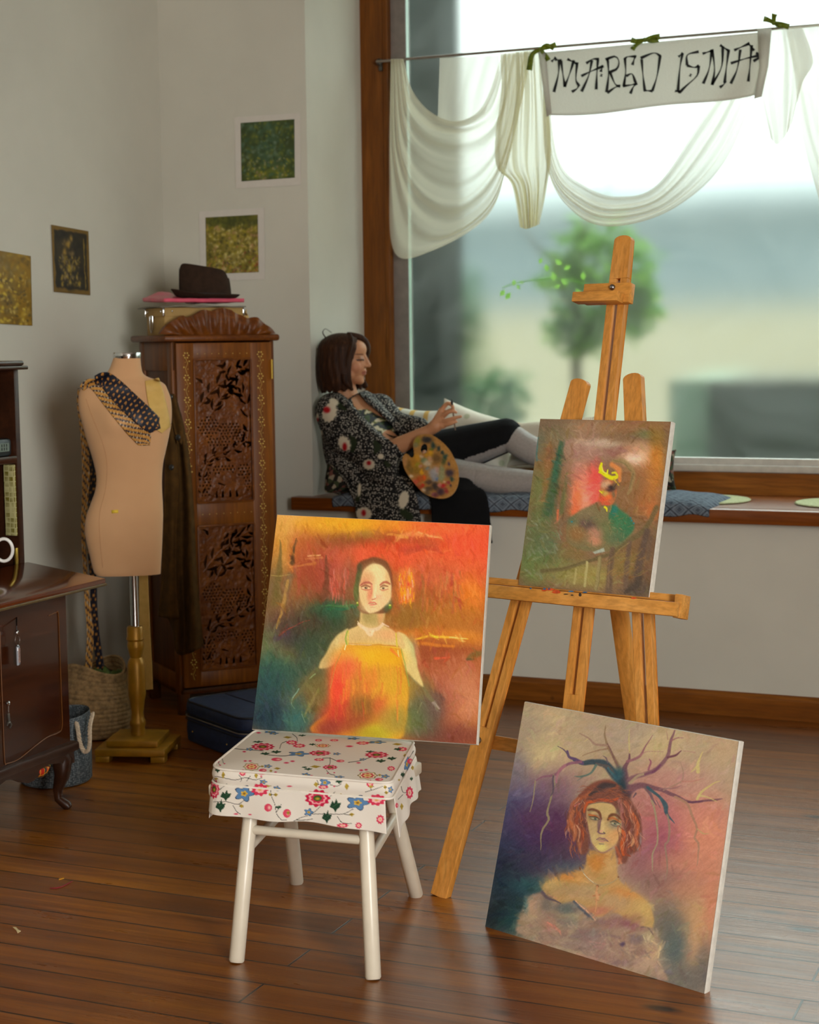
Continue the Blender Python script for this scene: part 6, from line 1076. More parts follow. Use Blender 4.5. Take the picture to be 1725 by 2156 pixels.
# suitcase
S0=V(-3.215,5.305,0);s1=V(.857,-.515,0);s2=V(.515,.857,0);sw,sd,sh=.445,.33,.152
su=thing('suitcase','navy blue fabric suitcase lying flat in front of the carved cabinet','suitcase',S0+s1*sw/2+s2*sd/2); M_su=plain('navy_fabric',(30,44,74),.7,0,.15,40,.25,500); M_trim=plain('navy_trim',(14,18,30),.5,0,.1); M_zip=plain('zip_teeth',(150,146,138),.4,.7,.1)
def srect(o,z,n=96,rad=.05):
    w,d=sw/2+o,sd/2+o; pts=[]
    for cx,cy,a0 in ((w-rad,d-rad,0),(-w+rad,d-rad,90),(-w+rad,-d+rad,180),(w-rad,-d+rad,270)):
        for a in np.linspace(a0,a0+90,9): pts.append((cx+rad*math.cos(math.radians(a)),cy+rad*math.sin(math.radians(a))))
    c=S0+s1*sw/2+s2*sd/2; return [c+s1*x+s2*y+V(0,0,z) for x,y in pts]
def shell(name,z0,z1,o=0):
    g=G(); r=.010; g.grid([srect(o-.012,z0),srect(o-.003,z0+.003),srect(o,z0+r),srect(o+.002,(z0+z1)/2),srect(o,z1-r),srect(o-.003,z1-.003),srect(o-.012,z1)],close_u=True); n=len(srect(0,0)); g.f.append(tuple(range(n))); g.f.append(tuple(range(6*n,7*n))); return g.obj(name,M_su,su)
shell('lower_shell',.002,.096); shell('lid',.099,sh)
G().tube(srect(-.004,sh-.002),.004,8,closed=True).obj('piping',M_trim,su); G().tube(srect(.002,.0975),.0026,8,closed=True).obj('zip',M_zip,su); G().tube(srect(.0035,.085),.0024,8,closed=True).obj('piping',M_trim,su); G().tube(srect(.0035,.108),.0024,8,closed=True).obj('piping',M_trim,su)
zp=S0+s1*(sw+.006)+s2*.05+V(0,0,.095); G().box(zp+V(0,0,-.012),(.012,.006,.03),bev=.002).obj('zip_pull',plain('zip_pull',(84,56,34),.5,0,.1),su)
G().bar(S0+s1*.02+s2*.17+V(0,0,sh+.001),S0+s1*(sw-.02)+s2*.17+V(0,0,sh+.001),.004,.004).obj('lid_seam',M_trim,su)
for a,b in ((.08,.045),(.33,.045)): G().ell(S0+s1*a-s2*.002+V(0,0,b),(.003,.003,.003),8).obj('rivet',M_brass,su)
# scraps on the boards
def scrap(name,label,pts,mat): tag(G().prism([on_z(x,y,.0006) for x,y in pts],V(0,0,.0015)).obj(name,mat,smooth=False),label,'scrap')
scrap('paper_scrap','small cream paper scrap on the floor near the left edge',[(27,1953),(34,1953),(38,1958),(44,1961),(37,1965),(34,1959)],plain('scrap_cream',(206,186,140),.8,0,.05)); scrap('yellow_scrap','tiny yellow scrap on the floor above the red thread',[(124,1851),(135,1848),(135,1850),(124,1853)],plain('scrap_yellow',(214,150,40),.7,0,.05))
tag(G().tube([on_z(x,y,.002) for x,y in [(105,1870),(118,1870),(130,1867),(142,1861),(153,1855)]],[.0014,.0022,.0016,.0020,.001],6).obj('red_thread',plain('thread_red',(120,24,30),.7,0,.1)),'red thread curled on the floorboards at lower left','thread')
# ================================================================ things on the window seat
t=NT('seat_mat_fabric'); t.bsdf((96,108,120),.95,0,.1); v=t.co((1,1,1)); sp_=t.n('ShaderNodeSeparateXYZ'); t.l(v,sp_.inputs[0])
def lincomb(a,b,c):
    m1=t.n('ShaderNodeMath',operation='MULTIPLY'); t.l(sp_.outputs[0],m1.inputs[0]); m1.inputs[1].default_value=a
    m2=t.n('ShaderNodeMath',operation='MULTIPLY_ADD'); t.l(sp_.outputs[1],m2.inputs[0]); m2.inputs[1].default_value=b; t.l(m1.outputs[0],m2.inputs[2])
    m3=t.n('ShaderNodeMath',operation='MULTIPLY_ADD'); t.l(sp_.outputs[2],m3.inputs[0]); m3.inputs[1].default_value=c; t.l(m2.outputs[0],m3.inputs[2])
    s=t.n('ShaderNodeMath',operation='SINE'); t.l(m3.outputs[0],s.inputs[0]); a_=t.n('ShaderNodeMath',operation='ABSOLUTE'); t.l(s.outputs[0],a_.inputs[0]); return a_.outputs[0]
d1=lincomb(44,34,52); d2=lincomb(44,-34,-52); mn=t.n('ShaderNodeMath',operation='MINIMUM'); t.l(d1,mn.inputs[0]); t.l(d2,mn.inputs[1])
c_=t.ramp(mn.outputs[0],[(.12,(30,36,48)),(.24,(112,122,134)),(.58,(98,110,122)),(.68,(44,52,66)),(.80,(104,116,128)),(.93,(42,50,64))]); c_=t.mix(t.ramp(t.noise(v,60,3),[(.3,.0),(.7,.35)]),c_,(140,150,160)); t.l(c_,t.b.inputs['Base Color']); t.bump(t.noise(v,300,2),.2,.002); M_mat=t.m
yM=yS-.010; xa=on_y(697,1058,yM)[0]; xb_=on_y(1495,1065,yM)[0]
mt=thing('seat_mat','blue grey patterned seat mat along the window sill with its edge turned down','mat',((xa+xb_)/2,6.5,ZS)); R=[]
for i in range(160):
    x=xa+(xb_-xa)*i/159; w=.0025*math.sin(x*19)+.002*math.sin(x*43); e=min(1,8*min(i,159-i)/159)**.4
    R.append([(x,6.74,ZS+.002),(x,6.74,ZS+.028*e),(x,6.70,ZS+.040*e+w),(x,6.55,ZS+.043*e+w),(x,6.42,ZS+.041*e+w*2),(x,yS+.012,ZS+.036*e),(x,yM-.004,ZS+.020*e),(x,yM-.006,ZS-.008),(x,yM-.002,ZS-.030+w*2),(x,yM+.004,ZS-.032+w*2),(x,yM+.006,ZS-.004),(x,yS+.02,ZS+.003),(x,6.6,ZS+.003)])
g=G(); g.grid(R,close_u=True); g.f.append(tuple(range(13))); g.f.append(tuple(range(159*13,160*13))); g.obj('cover',M_mat,mt,sub=1)
t=NT('placemat_straw'); t.bsdf((176,180,140),.9,0,.1); v=t.co(); t.l(t.ramp(t.noise(v,120,3),[(.3,(160,166,124)),(.7,(196,198,160))]),t.b.inputs['Base Color']); t.bump(t.noise(v,200,2),.3,.002)
for x,y,lab in ((-1.62,6.66,'round pale green placemat half covered by the seat mat end'),(-1.055,6.66,'round pale green placemat at the right edge of the sill')):
    pm_=thing('placemat',lab,'placemat',(x,y,ZS),'round placemats on the sill'); G().lathe([(0,.001),(.19,.001),(.194,.004),(.19,.008),(.15,.0075),(0,.0075)],(x,y,ZS),48,False).obj('straw_disc',t.m,pm_)
def pillow(name,label,c,w,h,th,M,mat,N=26,pinch=.12):
    r=thing(name,label,'cushion',np.array(c)); 
    for s in (1,-1):
        pass
    g=G(); vs={}
    for s in (1,-1):
        P=np.zeros((N,N,3))
        for i in range(N):
            for j in range(N):
                u=i/(N-1)*2-1;v_=j/(N-1)*2-1; px_=u*(1-pinch*(1-v_*v_));pz=v_*(1-pinch*(1-u*u)); d=((1-u**4)*(1-v_**4))**.55
                q=M@Vector((px_*w/2,s*(th/2*d+.0005)*(1+.08*math.sin(5*u+3*v_)),pz*h/2)); P[i,j]=np.array(c)+np.array(q)
        g.grid(P)
    g.obj('cover',mat,r); return r
def RM3(az,tilt,roll=0): return Matrix.Rotation(az,3,'Z')@Matrix.Rotation(tilt,3,'X')@Matrix.Rotation(roll,3,'Y')
t=NT('pillow_floral'); t.bsdf((226,222,206),.9,0,.1); v=t.co(); vo=t.n('ShaderNodeTexVoronoi'); vo.inputs['Scale'].default_value=15; t.l(v,vo.inputs['Vector']); c_=t.mix(t.ramp(vo.outputs['Distance'],[(.16,.75),(.26,0.)]),(228,224,208),(176,186,150)); c_=t.mix(t.ramp(t.noise(v,9,3),[(.62,0.),(.68,.5)]),c_,(222,186,130)); t.l(c_,t.b.inputs['Base Color']); M_pf=t.m
pillow('pillow','white pillow with faint sprigs leaning on the window behind the hand',on_y(1000,925,6.845),.40,.26,.12,RM3(0,-.22,.28),M_pf)
t=NT('pillow_stripe'); t.bsdf((220,216,200),.9,0,.1); v=t.co(); sp_=t.n('ShaderNodeSeparateXYZ'); t.l(v,sp_.inputs[0]); m=t.n('ShaderNodeMath',operation='MULTIPLY'); m.inputs[1].default_value=98; t.l(sp_.outputs[0],m.inputs[0]); s=t.n('ShaderNodeMath',operation='SINE'); t.l(m.outputs[0],s.inputs[0]); t.l(t.ramp(s.outputs[0],[(.48,(222,220,206)),(.55,(222,184,110))]),t.b.inputs['Base Color'])
pillow('pillow','white and yellow striped pillow behind the far sleeve',on_y(866,903,6.83),.25,.19,.10,RM3(0,-.2,.10),t.m)
t=NT('pillow_rib'); t.bsdf((214,204,182),.95,0,.1); v=t.co((60,10,10),'Object',(0,.5,0)); wv=t.n('ShaderNodeTexWave'); wv.inputs['Scale'].default_value=1.; wv.inputs['Distortion'].default_value=.6; t.l(v,wv.inputs['Vector']); t.l(t.ramp(wv.outputs['Fac'],[(.2,(206,194,170)),(.8,(226,218,200))]),t.b.inputs['Base Color']); t.bump(wv.outputs['Fac'],.5,.006)
pillow('pillow','cream ribbed pillow lying beside the knees behind the small canvas',on_y(1160,930,6.80),.38,.20,.12,RM3(.1,-.5,-.1),t.m)
t=NT('cushion_dark_floral'); t.bsdf((60,52,44),.9,0,.1); v=t.co(); vo=t.n('ShaderNodeTexVoronoi'); vo.inputs['Scale'].default_value=60; t.l(v,vo.inputs['Vector']); hs_=t.n('ShaderNodeSeparateColor'); t.l(vo.outputs['Color'],hs_.inputs[0]); t.l(t.ramp(hs_.outputs[0],[(0,(40,38,34)),(.35,(62,70,48)),(.6,(112,72,62)),(.8,(150,140,120)),(1,(44,42,40))],'CONSTANT'),t.b.inputs['Base Color']); M_df=t.m
pillow('back_cushion','dark floral cushion squashed between the back of the kimono and the niche wall',on_y(722,1000,6.43)+V(.015,.0,.0),.22,.20,.10,RM3(1.25,-.1,.3),M_df)
pillow('tapestry_cushion','dark patterned cushion showing right of the small canvas',on_y(1372,990,6.70),.20,.17,.12,RM3(.3,-.3,0),M_df)
# ================================================================ the painter on the window seat
def J(x,y,Y): return on_y(x,y,6.30+(Y-6.30)*.6)
def remesh(g,vox,smooth=2):
    me=bpy.data.meshes.new('tmp'); me.from_pydata(g.v,[],g.f); me.update(); bm=bmesh.new(); bm.from_mesh(me); bmesh.ops.recalc_face_normals(bm,faces=bm.faces); bm.to_mesh(me); bm.free()
    o=bpy.data.objects.new('tmp',me); COL.objects.link(o)
    m=o.modifiers.new('r','REMESH'); m.mode='VOXEL'; m.voxel_size=vox
    if smooth: k=o.modifiers.new('s','SMOOTH'); k.iterations=smooth; k.factor=.5
    dg=bpy.context.evaluated_depsgraph_get(); ev=o.evaluated_get(dg); m2=ev.to_mesh(); v=np.empty(len(m2.vertices)*3); m2.vertices.foreach_get('co',v); nn=np.empty(len(m2.vertices)*3); m2.vertices.foreach_get('normal',nn); f=[tuple(p.vertices) for p in m2.polygons]; ev.to_mesh_clear(); bpy.data.objects.remove(o); bpy.data.meshes.remove(me)
    return v.reshape(-1,3),f,nn.reshape(-1,3)
def fromvf(v,f): g=G(); g.v=[tuple(p) for p in v]; g.f=f; return g
def pxof(v): c=(np.asarray(v)-CAM)@RM; return CX+F*c[:,0]/c[:,2],CY+F*c[:,1]/c[:,2]
def limb(g,pts,r,n=20,N=14): 
    C=crom(pts,N);R_=np.interp(np.linspace(0,1,N),np.linspace(0,1,len(r)),r); g.tube(C,R_,n); g.ell(C[0],(R_[0],)*3,14); g.ell(C[-1],(R_[-1],)*3,14)
per=thing('person','seated person in a black and white floral kimono, holding a raised brush','person',J(800,1025,6.6))
B=G()
neck=J(741,838,6.61); HC=J(727,757,6.60); fw=V(.985,.17,-.02);fw/=np.linalg.norm(fw); upv=V(.03,0,1);upv-=fw*upv.dot(fw);upv/=np.linalg.norm(upv); lf=np.cross(upv,fw); HS=.94
MH=Matrix([fw,lf,upv]).transposed()
def HP_(f,l,u): return HC+HS*(fw*f+lf*l+upv*u)
def hell(f,l,u,a,b,c): B.ell(HP_(f,l,u),(a*HS,b*HS,c*HS),24,MH)
hell(-.012,0,.020,.100,.077,.088); hell(.030,0,-.018,.066,.062,.085); hell(.052,0,-.078,.034,.036,.030); hell(.068,0,-.094,.020,.021,.017); hell(.045,0,.045,.052,.058,.046)
for s in (1,-1): hell(.050,s*.036,-.030,.034,.026,.034); hell(.022,s*.048,-.062,.034,.018,.032); hell(.077,s*.031,.002,.013,.016,.010)
B.tube([HP_(.088,0,.022),HP_(.098,0,.0),HP_(.110,0,-.022),HP_(.104,0,-.031)],[.007,.008,.0095,.007],14); B.ell(HP_(.111,0,-.025),(.008,.009,.008),12)
for s in (1,-1): hell(.098,s*.011,-.028,.009,.007,.007)
B.tube([HP_(.079,.022,-.054),HP_(.092,.008,-.050),HP_(.093,-.008,-.050),HP_(.079,-.022,-.054)],[.003,.0058,.0058,.003],10); B.tube([HP_(.079,.018,-.061),HP_(.090,.006,-.062),HP_(.090,-.006,-.062),HP_(.079,-.018,-.061)],[.004,.0068,.0068,.004],10)
hell(.078,0,-.052,.014,.022,.020)
for s in (1,-1): hell(-.012,s*.077,-.010,.018,.007,.030)
limb(B,[HP_(-.015,0,-.05),HP_(-.012,0,-.095),neck+V(-.02,0,-.03)],[.052,.047,.058])
chest=J(762,892,6.62); belly=J(800,955,6.63); pel=J(838,985,6.62)
def trunk(g,sc=1.,add=0):
    ax=[(neck+V(-.03,0,-.045),.085,.14),(chest+V(-.02,0,.01),.105,.165),(chest*.5+belly*.5,.105,.15),(belly,.105,.145),(pel,.115,.17),(pel+V(.06,0,-.01),.10,.165)]
    C=loft([[tuple(a)] *2 for a,_,_ in ax],2,30)[0]; rd=np.array([[x,y] for _,x,y in ax]); rr=np.stack([np.interp(np.linspace(0,1,30),np.linspace(0,1,6),rd[:,k]) for k in (0,1)],1)
    R=[]
    for i in range(30):
        d=C[min(i+1,29)]-C[max(i-1,0)]; d/=np.linalg.norm(d); sd=V(.25,.97,0)-d*d.dot(V(.25,.97,0)); sd/=np.linalg.norm(sd); fr=np.cross(sd,d)
        R.append([C[i]+fr*(rr[i,0]*sc+add)*math.cos(t)+sd*(rr[i,1]*sc+add)*math.sin(t) for t in np.linspace(0,2*PI,40,endpoint=False)])
    g.grid(R,close_u=True); n=len(g.v); g.f.append(tuple(range(n-1200,n-1160))); g.f.append(tuple(range(n-40,n)))
trunk(B)
shR=J(702,866,6.49); shL=J(800,862,6.75); elR=J(795,962,6.43); wrR=J(905,906,6.45); elL=J(862,935,6.74); wrL=J(893,972,6.475)
limb(B,[neck+V(-.02,-.04,-.05),shR],[.05,.052]); limb(B,[neck+V(0,.05,-.05),shL],[.05,.05])
limb(B,[shR,(shR+elR)/2+V(0,-.01,0),elR],[.050,.045,.041]); limb(B,[elR,elR*.6+wrR*.4,wrR],[.042,.038,.024]); limb(B,[shL,elL],[.048,.040]); limb(B,[elL,wrL],[.039,.025])
# right hand: palm, four fingers closing on the brush, thumb
kn=[J(929,864,6.452),J(928,877,6.446),J(930,888,6.441),J(934,897,6.438)]
limb(B,[wrR,J(918,896,6.45)],[.024,.028]); 
for k in kn: limb(B,[J(912,898,6.45),k],[.017,.0118],12,6)
fing=[[(929,864,6.452),(941,850,6.455),(951,852,6.445),(955,860,6.436)],[(928,877,6.446),(941,869,6.432),(952,866,6.430),(961,868,6.440)],[(930,888,6.441),(944,884,6.424),(957,880,6.426),(971,877,6.436)],[(934,897,6.438),(947,893,6.422),(955,890,6.424),(962,888,6.432)]]
for q,r in zip(fing,(.0088,.0090,.0086,.0076)): limb(B,[J(*p) for p in q],[r*1.12,r,r*.92,r*.72],12,12)
limb(B,[J(917,893,6.462),J(932,878,6.475),(J(945,866,6.470)),J(952,862,6.456)],[.015,.011,.0095,.0075],12,12)
# left hand behind the palette, thumb and fingertip through its hole
limb(B,[wrL,J(897,985,6.455),J(903,998,6.45)],[.025,.030,.026])
for q,r in (([(886,978,6.455),(884,962,6.435),(883,950,6.375),(880,957,6.338)],.0085),([(895,980,6.45),(895,963,6.43),(894,951,6.372),(890,960,6.336)],.0088),([(905,985,6.45),(908,968,6.44),(909,955,6.43)],.0085),([(913,990,6.45),(918,976,6.44),(920,965,6.435)],.0080),([(893,996,6.455),(886,1008,6.44),(884,1020,6.432)],.0085)): limb(B,[J(*p) for p in q],[r*1.1,r,r*.95,r*.75],12,12)
# legs
hpL=J(862,975,6.72); knL=J(1072,918,6.74); anL=J(1245,1004,6.76); hpR=J(862,995,6.55); knR=J(1010,1005,6.50); anR=J(1250,1022,6.56)
limb(B,[hpL,(hpL+knL)/2+V(0,0,-.012),knL],[.088,.076,.058]); limb(B,[knL,knL*.7+anL*.3+V(0,0,-.012),anL],[.057,.058,.034]); limb(B,[hpR,(hpR+knR)/2,knR],[.086,.076,.058]); limb(B,[knR,knR*.7+anR*.3+V(0,0,-.01),anR],[.058,.058,.034])
for a in (anL,anR): limb(B,[a,a+V(.05,-.01,-.005),a+V(.10,-.02,.06)],[.036,.032,.022])
v,f,nn=remesh(B,.0036,3)
skin=np.array([196,140,102.]); col=np.tile(skin,(len(v),1)); q=v-HC; hf,hl,hu=q.dot(fw)/HS,q.dot(lf)/HS,q.dot(upv)/HS; head=np.linalg.norm(q,axis=1)<.16
def spot(m,c,a): col[:]=col*(1-(m*a)[:,None])+np.array(c,float)*(m*a)[:,None]
def ga(f0,l0,u0,rf,rl,ru): return np.where(head,np.exp(-((hf-f0)/rf)**2-((hl-l0)/rl)**2-((hu-u0)/ru)**2),0)
for s in (1,-1):
    spot(ga(.055,s*.042,-.035,.04,.022,.020),(200,120,92),.55); spot(ga(.082,s*.032,.010,.03,.018,.009),(120,84,66),.55)
    spot((head&(np.abs(hu-(.001-.10*(np.abs(hl)-.033)**1*(0)-6*(np.abs(hl)-.032)**2))<.0030)&(hl*s>.017)&(hl*s<.050)&(hf>.03)).astype(float),(40,26,22),.9)
    spot((head&(np.abs(hu-(.025-5*(np.abs(hl)-.034)**2))<.0028)&(hl*s>.015)&(hl*s<.053)&(hf>.03)).astype(float),(84,54,40),.75)
spot((head&(hu<-.045)&(hu>-.068)&(np.abs(hl)<.024*(1-((hu+.0565)/.013)**2))&(hf>.06)).astype(float),(164,92,80),.7); spot((head&(np.abs(hu+.0560)<.0014)&(np.abs(hl)<.022)&(hf>.06)).astype(float),(120,66,58),.7)
spot(ga(.100,.012,-.034,.006,.004,.003)+ga(.100,-.012,-.034,.006,.004,.003),(110,64,48),.8)
# knee length tights and the dark top with a pale leafy print
PXx,PXy=pxof(v); tights=(PXx>930)&(v[:,2]<1.13)&(PXy>880)&~((PXx<975)&(PXy<912)); col[tights]=(150,143,138); col[tights]*= (1+.05*vnoise(v[tights,0]*1000,v[tights,2]*1000,5,2))[:,None]
top=(v[:,2]<1.165)&(PXx<905)&(v[:,2]>.78)&(np.linalg.norm(v-wrR,axis=1)>.23)&(np.linalg.norm(v-wrL,axis=1)>.2)&(np.linalg.norm(v-elR,axis=1)>.10)&(v[:,0]<knR[0])
top&=~((PXy<906-.0*PXx)&(PXy<846+.55*(PXx-745)))
nz=vnoise(v[:,0]*1000,v[:,2]*1000,16,4,2)+.4*vnoise(v[:,1]*1000,v[:,2]*1000,22,6,2); tc=np.tile(np.array([34,38,42.]),(len(v),1)); tc[nz>.20]=(112,112,50); tc[nz>.42]=(206,196,166); tc[(nz<-.55)]=(60,78,44); col[top]=tc[top]
g=fromvf(v,f); t=NT('skin'); t.bsdf((200,140,104),.5,0,.35); a=t.n('ShaderNodeVertexColor'); a.layer_name='col'; t.l(a.outputs[0],t.b.inputs['Base Color']); t.b.inputs['Subsurface Weight'].default_value=.12; t.b.inputs['Subsurface Radius'].default_value=(.012,.005,.003); t.b.inputs['Subsurface Scale'].default_value=.6
g.obj('body',t.m,per,cols=col,auto=False)
# hair: chin length bob
M_hair=NT('hair_brown'); b=M_hair.bsdf((44,28,18),.6,0,.2); vv=M_hair.co((1,1,.12)); nz_=M_hair.noise(vv,120,4); M_hair.l(M_hair.ramp(nz_,[(.3,(34,18,9)),(.6,(62,36,19)),(.8,(96,60,34))]),b.inputs['Base Color']); M_hair.bump(nz_,.5,.004)
R=[];nk=96
for k in range(46):
    f_=k/45; u=.118-.238*f_ if f_>.0 else .118
    if f_<.30: e=f_/.30; u=.118-.075*(1-math.cos(e*PI/2))*1.0; ra=.108*math.sin(e*PI/2)+.002; rl=.094*math.sin(e*PI/2)+.002
    else: e=(f_-.30)/.70; u=.043-.172*e; ra=.108+.006*math.sin(PI*e)-.014*e**3; rl=.094+.010*math.sin(PI*e*.9)-.012*e**4
    p0=math.radians(4+34*min(1,max(0,(f_-.10)/.12))+16*math.sin(PI*min(1,max(0,(f_-.25)/.75)))+10*max(0,f_-.55)) if f_>.10 else .04
    pL=math.radians(4+30*min(1,max(0,(f_-.10)/.12))+4*math.sin(PI*f_)) if f_>.10 else .04
    row=[]
    for i in range(nk):
        a=-p0-(2*PI-p0-pL)*i/(nk-1)       # from the near cheek round the back to the far cheek
        rip=1+.014*math.sin(23*a+2*math.sin(5*f_))*min(1,f_*3)+.008*math.sin(57*a); back=.5-.5*math.cos(a)
        uu_=u-.018*f_*back*(f_>.5)+.006*math.sin(17*a)*max(0,f_-.85)*6
        row.append(HP_(-.014+ra*rip*math.cos(a),rl*rip*math.sin(a),uu_))
    R.append(row)
g=G(); g.grid(R); hair=g.obj('hair',M_hair.m,per,sol=.012,solo=-1,auto=False)
def lock(pts,r): G().tube([HP_(*p) for p in crom(pts,18)],np.interp(np.linspace(0,1,18),np.linspace(0,1,len(r)),r),10,flat=.6).obj('lock',M_hair.m,hair)
for o in (0,.008,.016): lock([(.030-o,-.030+o,.112),(.048-o,-.058+o*.5,.085),(.046-o*.6,-.078,.045),(.034,-.088,.005),(.030,-.092,-.035)],[.009,.011,.011,.009,.005])
for o in (0,.010,.020): lock([(.030-o,-.028+o,.112),(.070-o*.5,.000+o,.098),(.090-o*.3,.030+o,.074),(.092,.050+o*.6,.040),(.084,.066,.0)],[.010,.014,.013,.010,.005])
lock([(-.07,-.04,.085),(-.095,-.03,.118),(-.088,-.01,.135),(-.06,-.01,.118)],[.003,.0025,.002,.002])
lock([(.01,.09,-.06),(.045,.086,-.095),(.075,.07,-.118),(.085,.062,-.122)],[.02,.02,.014,.004]); lock([(.02,-.096,-.06),(.022,-.094,-.09),(.036,-.086,-.112),(.045,-.078,-.118)],[.014,.014,.010,.003])
# kimono
K=G(); trunk(K,1.0,.018)
limb(K,[neck+V(-.05,-.03,-.035),shR+V(.0,-.004,-.004)],[.066,.074]); limb(K,[neck+V(0,.05,-.052),shL],[.062,.068])
limb(K,[shR,J(735,915,6.46),J(788,944,6.435),J(826,946,6.435)],[.080,.100,.086,.056],24); limb(K,[shL+V(0,0,-.01),J(835,893,6.72),J(884,898,6.64)],[.070,.056,.040],24)
limb(K,[J(722,900,6.55),J(738,965,6.53),J(772,1000,6.53)],[.095,.105,.105]); limb(K,[J(770,930,6.56),J(810,985,6.53),J(822,1000,6.52)],[.10,.10,.085])
def sheet(rows,th,nu=40,nv=40):
    P=loft([[tuple(J(*q)) for q in r] for r in rows],nu,nv); a=P.copy(); b_=P+V(0,th,0); K_=np.concatenate([a.reshape(-1,3),b_.reshape(-1,3)]); n=nu*nv; g=G(); g.grid(a); g.grid(b_)
    ed=[(i,0) for i in range(nu)]+[(nu-1,j) for j in range(1,nv)]+[(i,nv-1) for i in range(nu-2,-1,-1)]+[(0,j) for j in range(nv-2,0,-1)]
    for k in range(len(ed)): i,j=ed[k];x,y=ed[(k+1)%len(ed)]; g.f.append((i*nv+j,x*nv+y,n+x*nv+y,n+i*nv+j))
    return g
s=sheet([[(700,930,6.46),(760,935,6.41),(820,940,6.41),(852,945,6.44)],[(712,985,6.43),(765,990,6.38),(820,990,6.385),(862,985,6.41)],[(735,1035,6.335),(778,1040,6.318),(826,1040,6.318),(872,1032,6.335)],[(748,1075,6.312),(790,1080,6.300),(838,1078,6.304),(882,1070,6.312)],[(760,1180,6.306),(800,1185,6.292),(846,1182,6.297),(892,1176,6.306)]],.014); K.add(s.v,s.f)
v,f,nn=remesh(K,.0052,3); X,Y=pxof(v)
# open the front: remove the cloth over the V of the neckline, keep its collar edge
def inpoly(X,Y,P):
    P=np.array(P,float);r=np.zeros(len(X),bool)
    for k in range(len(P)):
        p=P[k];q=P[(k+1)%len(P)];c=((p[1]>Y)!=(q[1]>Y)); r^=c&(X<(q[0]-p[0])*(Y-p[1])/(q[1]-p[1]+1e-9)+p[0])
    return r
VN=[(728,800),(742,852),(768,882),(800,912),(832,938),(856,930),(826,895),(800,868),(772,845),(752,818),(742,796)]
cut=inpoly(X,Y,VN)&((nn*(v-CAM)).sum(1)<0); f=[q for q in f if not all(cut[i] for i in q)]
P=Paint(X,Y,(0,0,0)); A=np.zeros(len(v))
def kflower(x,y,rx,ry,rot=0,red=None,n=11):
    c,s=math.cos(math.radians(rot)),math.sin(math.radians(rot)); pts=[]
    for a in np.linspace(0,2*PI,80,endpoint=False):
        r=1-.16*abs(math.sin(n*a/2)); u,w=rx*r*math.cos(a),ry*r*math.sin(a); pts.append((x+c*u-s*w,y+s*u+c*w))
    m=Paint(X,Y,(0,0,0)); m.poly(pts,(1,1,1),1,1.2); k=m.c[:,0]; P.c[:]=P.c*(1-k[:,None])+np.array((216,206,182.))*k[:,None]; A[:]=np.maximum(A,k)
    if red: P.blob(*red,(176,18,26),1,0,3)
def kleaf(pts,w): m=Paint(X,Y,(0,0,0)); m.line(pts,w,(1,1,1),1,.5,8); k=m.c[:,0]; P.c[:]=P.c*(1-k[:,None])+np.array((38,48,26.))*k[:,None]; A[:]=np.maximum(A,k)
for a in ([(708,848),(722,856),(735,862)],[4,8,3]),([(738,918),(745,930),(742,950)],[3,8,4]),([(790,930),(796,942),(790,952)],[5,9,4]),([(748,860),(760,870)],[3,4]),([(850,1078),(862,1088)],[9,10]),([(812,974),(818,980)],[4,6]),([(758,1040),(752,1052)],[4,5]): kleaf(*a)
for a in ((694,869,17,24,20,(688,863,8,7)),(703,846,12,9,20),(725,934,14,19,-25,(726,941,5,9)),(755,875,6,13,-30,(747,871,3,4)),(767,889,10,9,20,(764,886,7,4)),(668,880,4,12,5,(669,884,3,4)),(672,913,8,10,50),(777,978,15,13,0,(777,975,5,5)),(802,961,8,7,0),(757,1030,5,16,5),(766,1082,20,16,0,(766,1080,5,7)),(850,1052,12,22,15),(700,985,4,9,-30)): kflower(*a[:5],red=a[5] if len(a)>5 else None)
t=NT('kimono_silk'); t.bsdf((30,30,30),.75,0,.25); at=t.n('ShaderNodeVertexColor'); at.layer_name='col'; am=t.n('ShaderNodeVertexColor'); am.layer_name='mask'; vq=t.co(); vo=t.n('ShaderNodeTexVoronoi'); vo.inputs['Scale'].default_value=128; vo.inputs['Randomness'].default_value=.72; t.l(vq,vo.inputs['Vector']); dt=t.ramp(vo.outputs['Distance'],[(.27,(186,180,168)),(.40,(24,23,24))]); t.l(t.mix(am.outputs[0],dt,at.outputs[0]),t.b.inputs['Base Color']) if False else None
m_=t.n('ShaderNodeMix',data_type='RGBA'); t.l(am.outputs[0],m_.inputs[0]); t.l(dt,m_.inputs[6]); t.l(at.outputs[0],m_.inputs[7]); t.l(m_.outputs[2],t.b.inputs['Base Color']); M_kim=t.m
kim=fromvf(v,f).obj('kimono',M_kim,per,cols=P.c,auto=False)
ma=kim.data.color_attributes.new('mask','FLOAT_COLOR','POINT'); mc_=np.ones((len(v),4)); mc_[:,:3]=A[:,None]; ma.data.foreach_set('color',mc_.ravel())
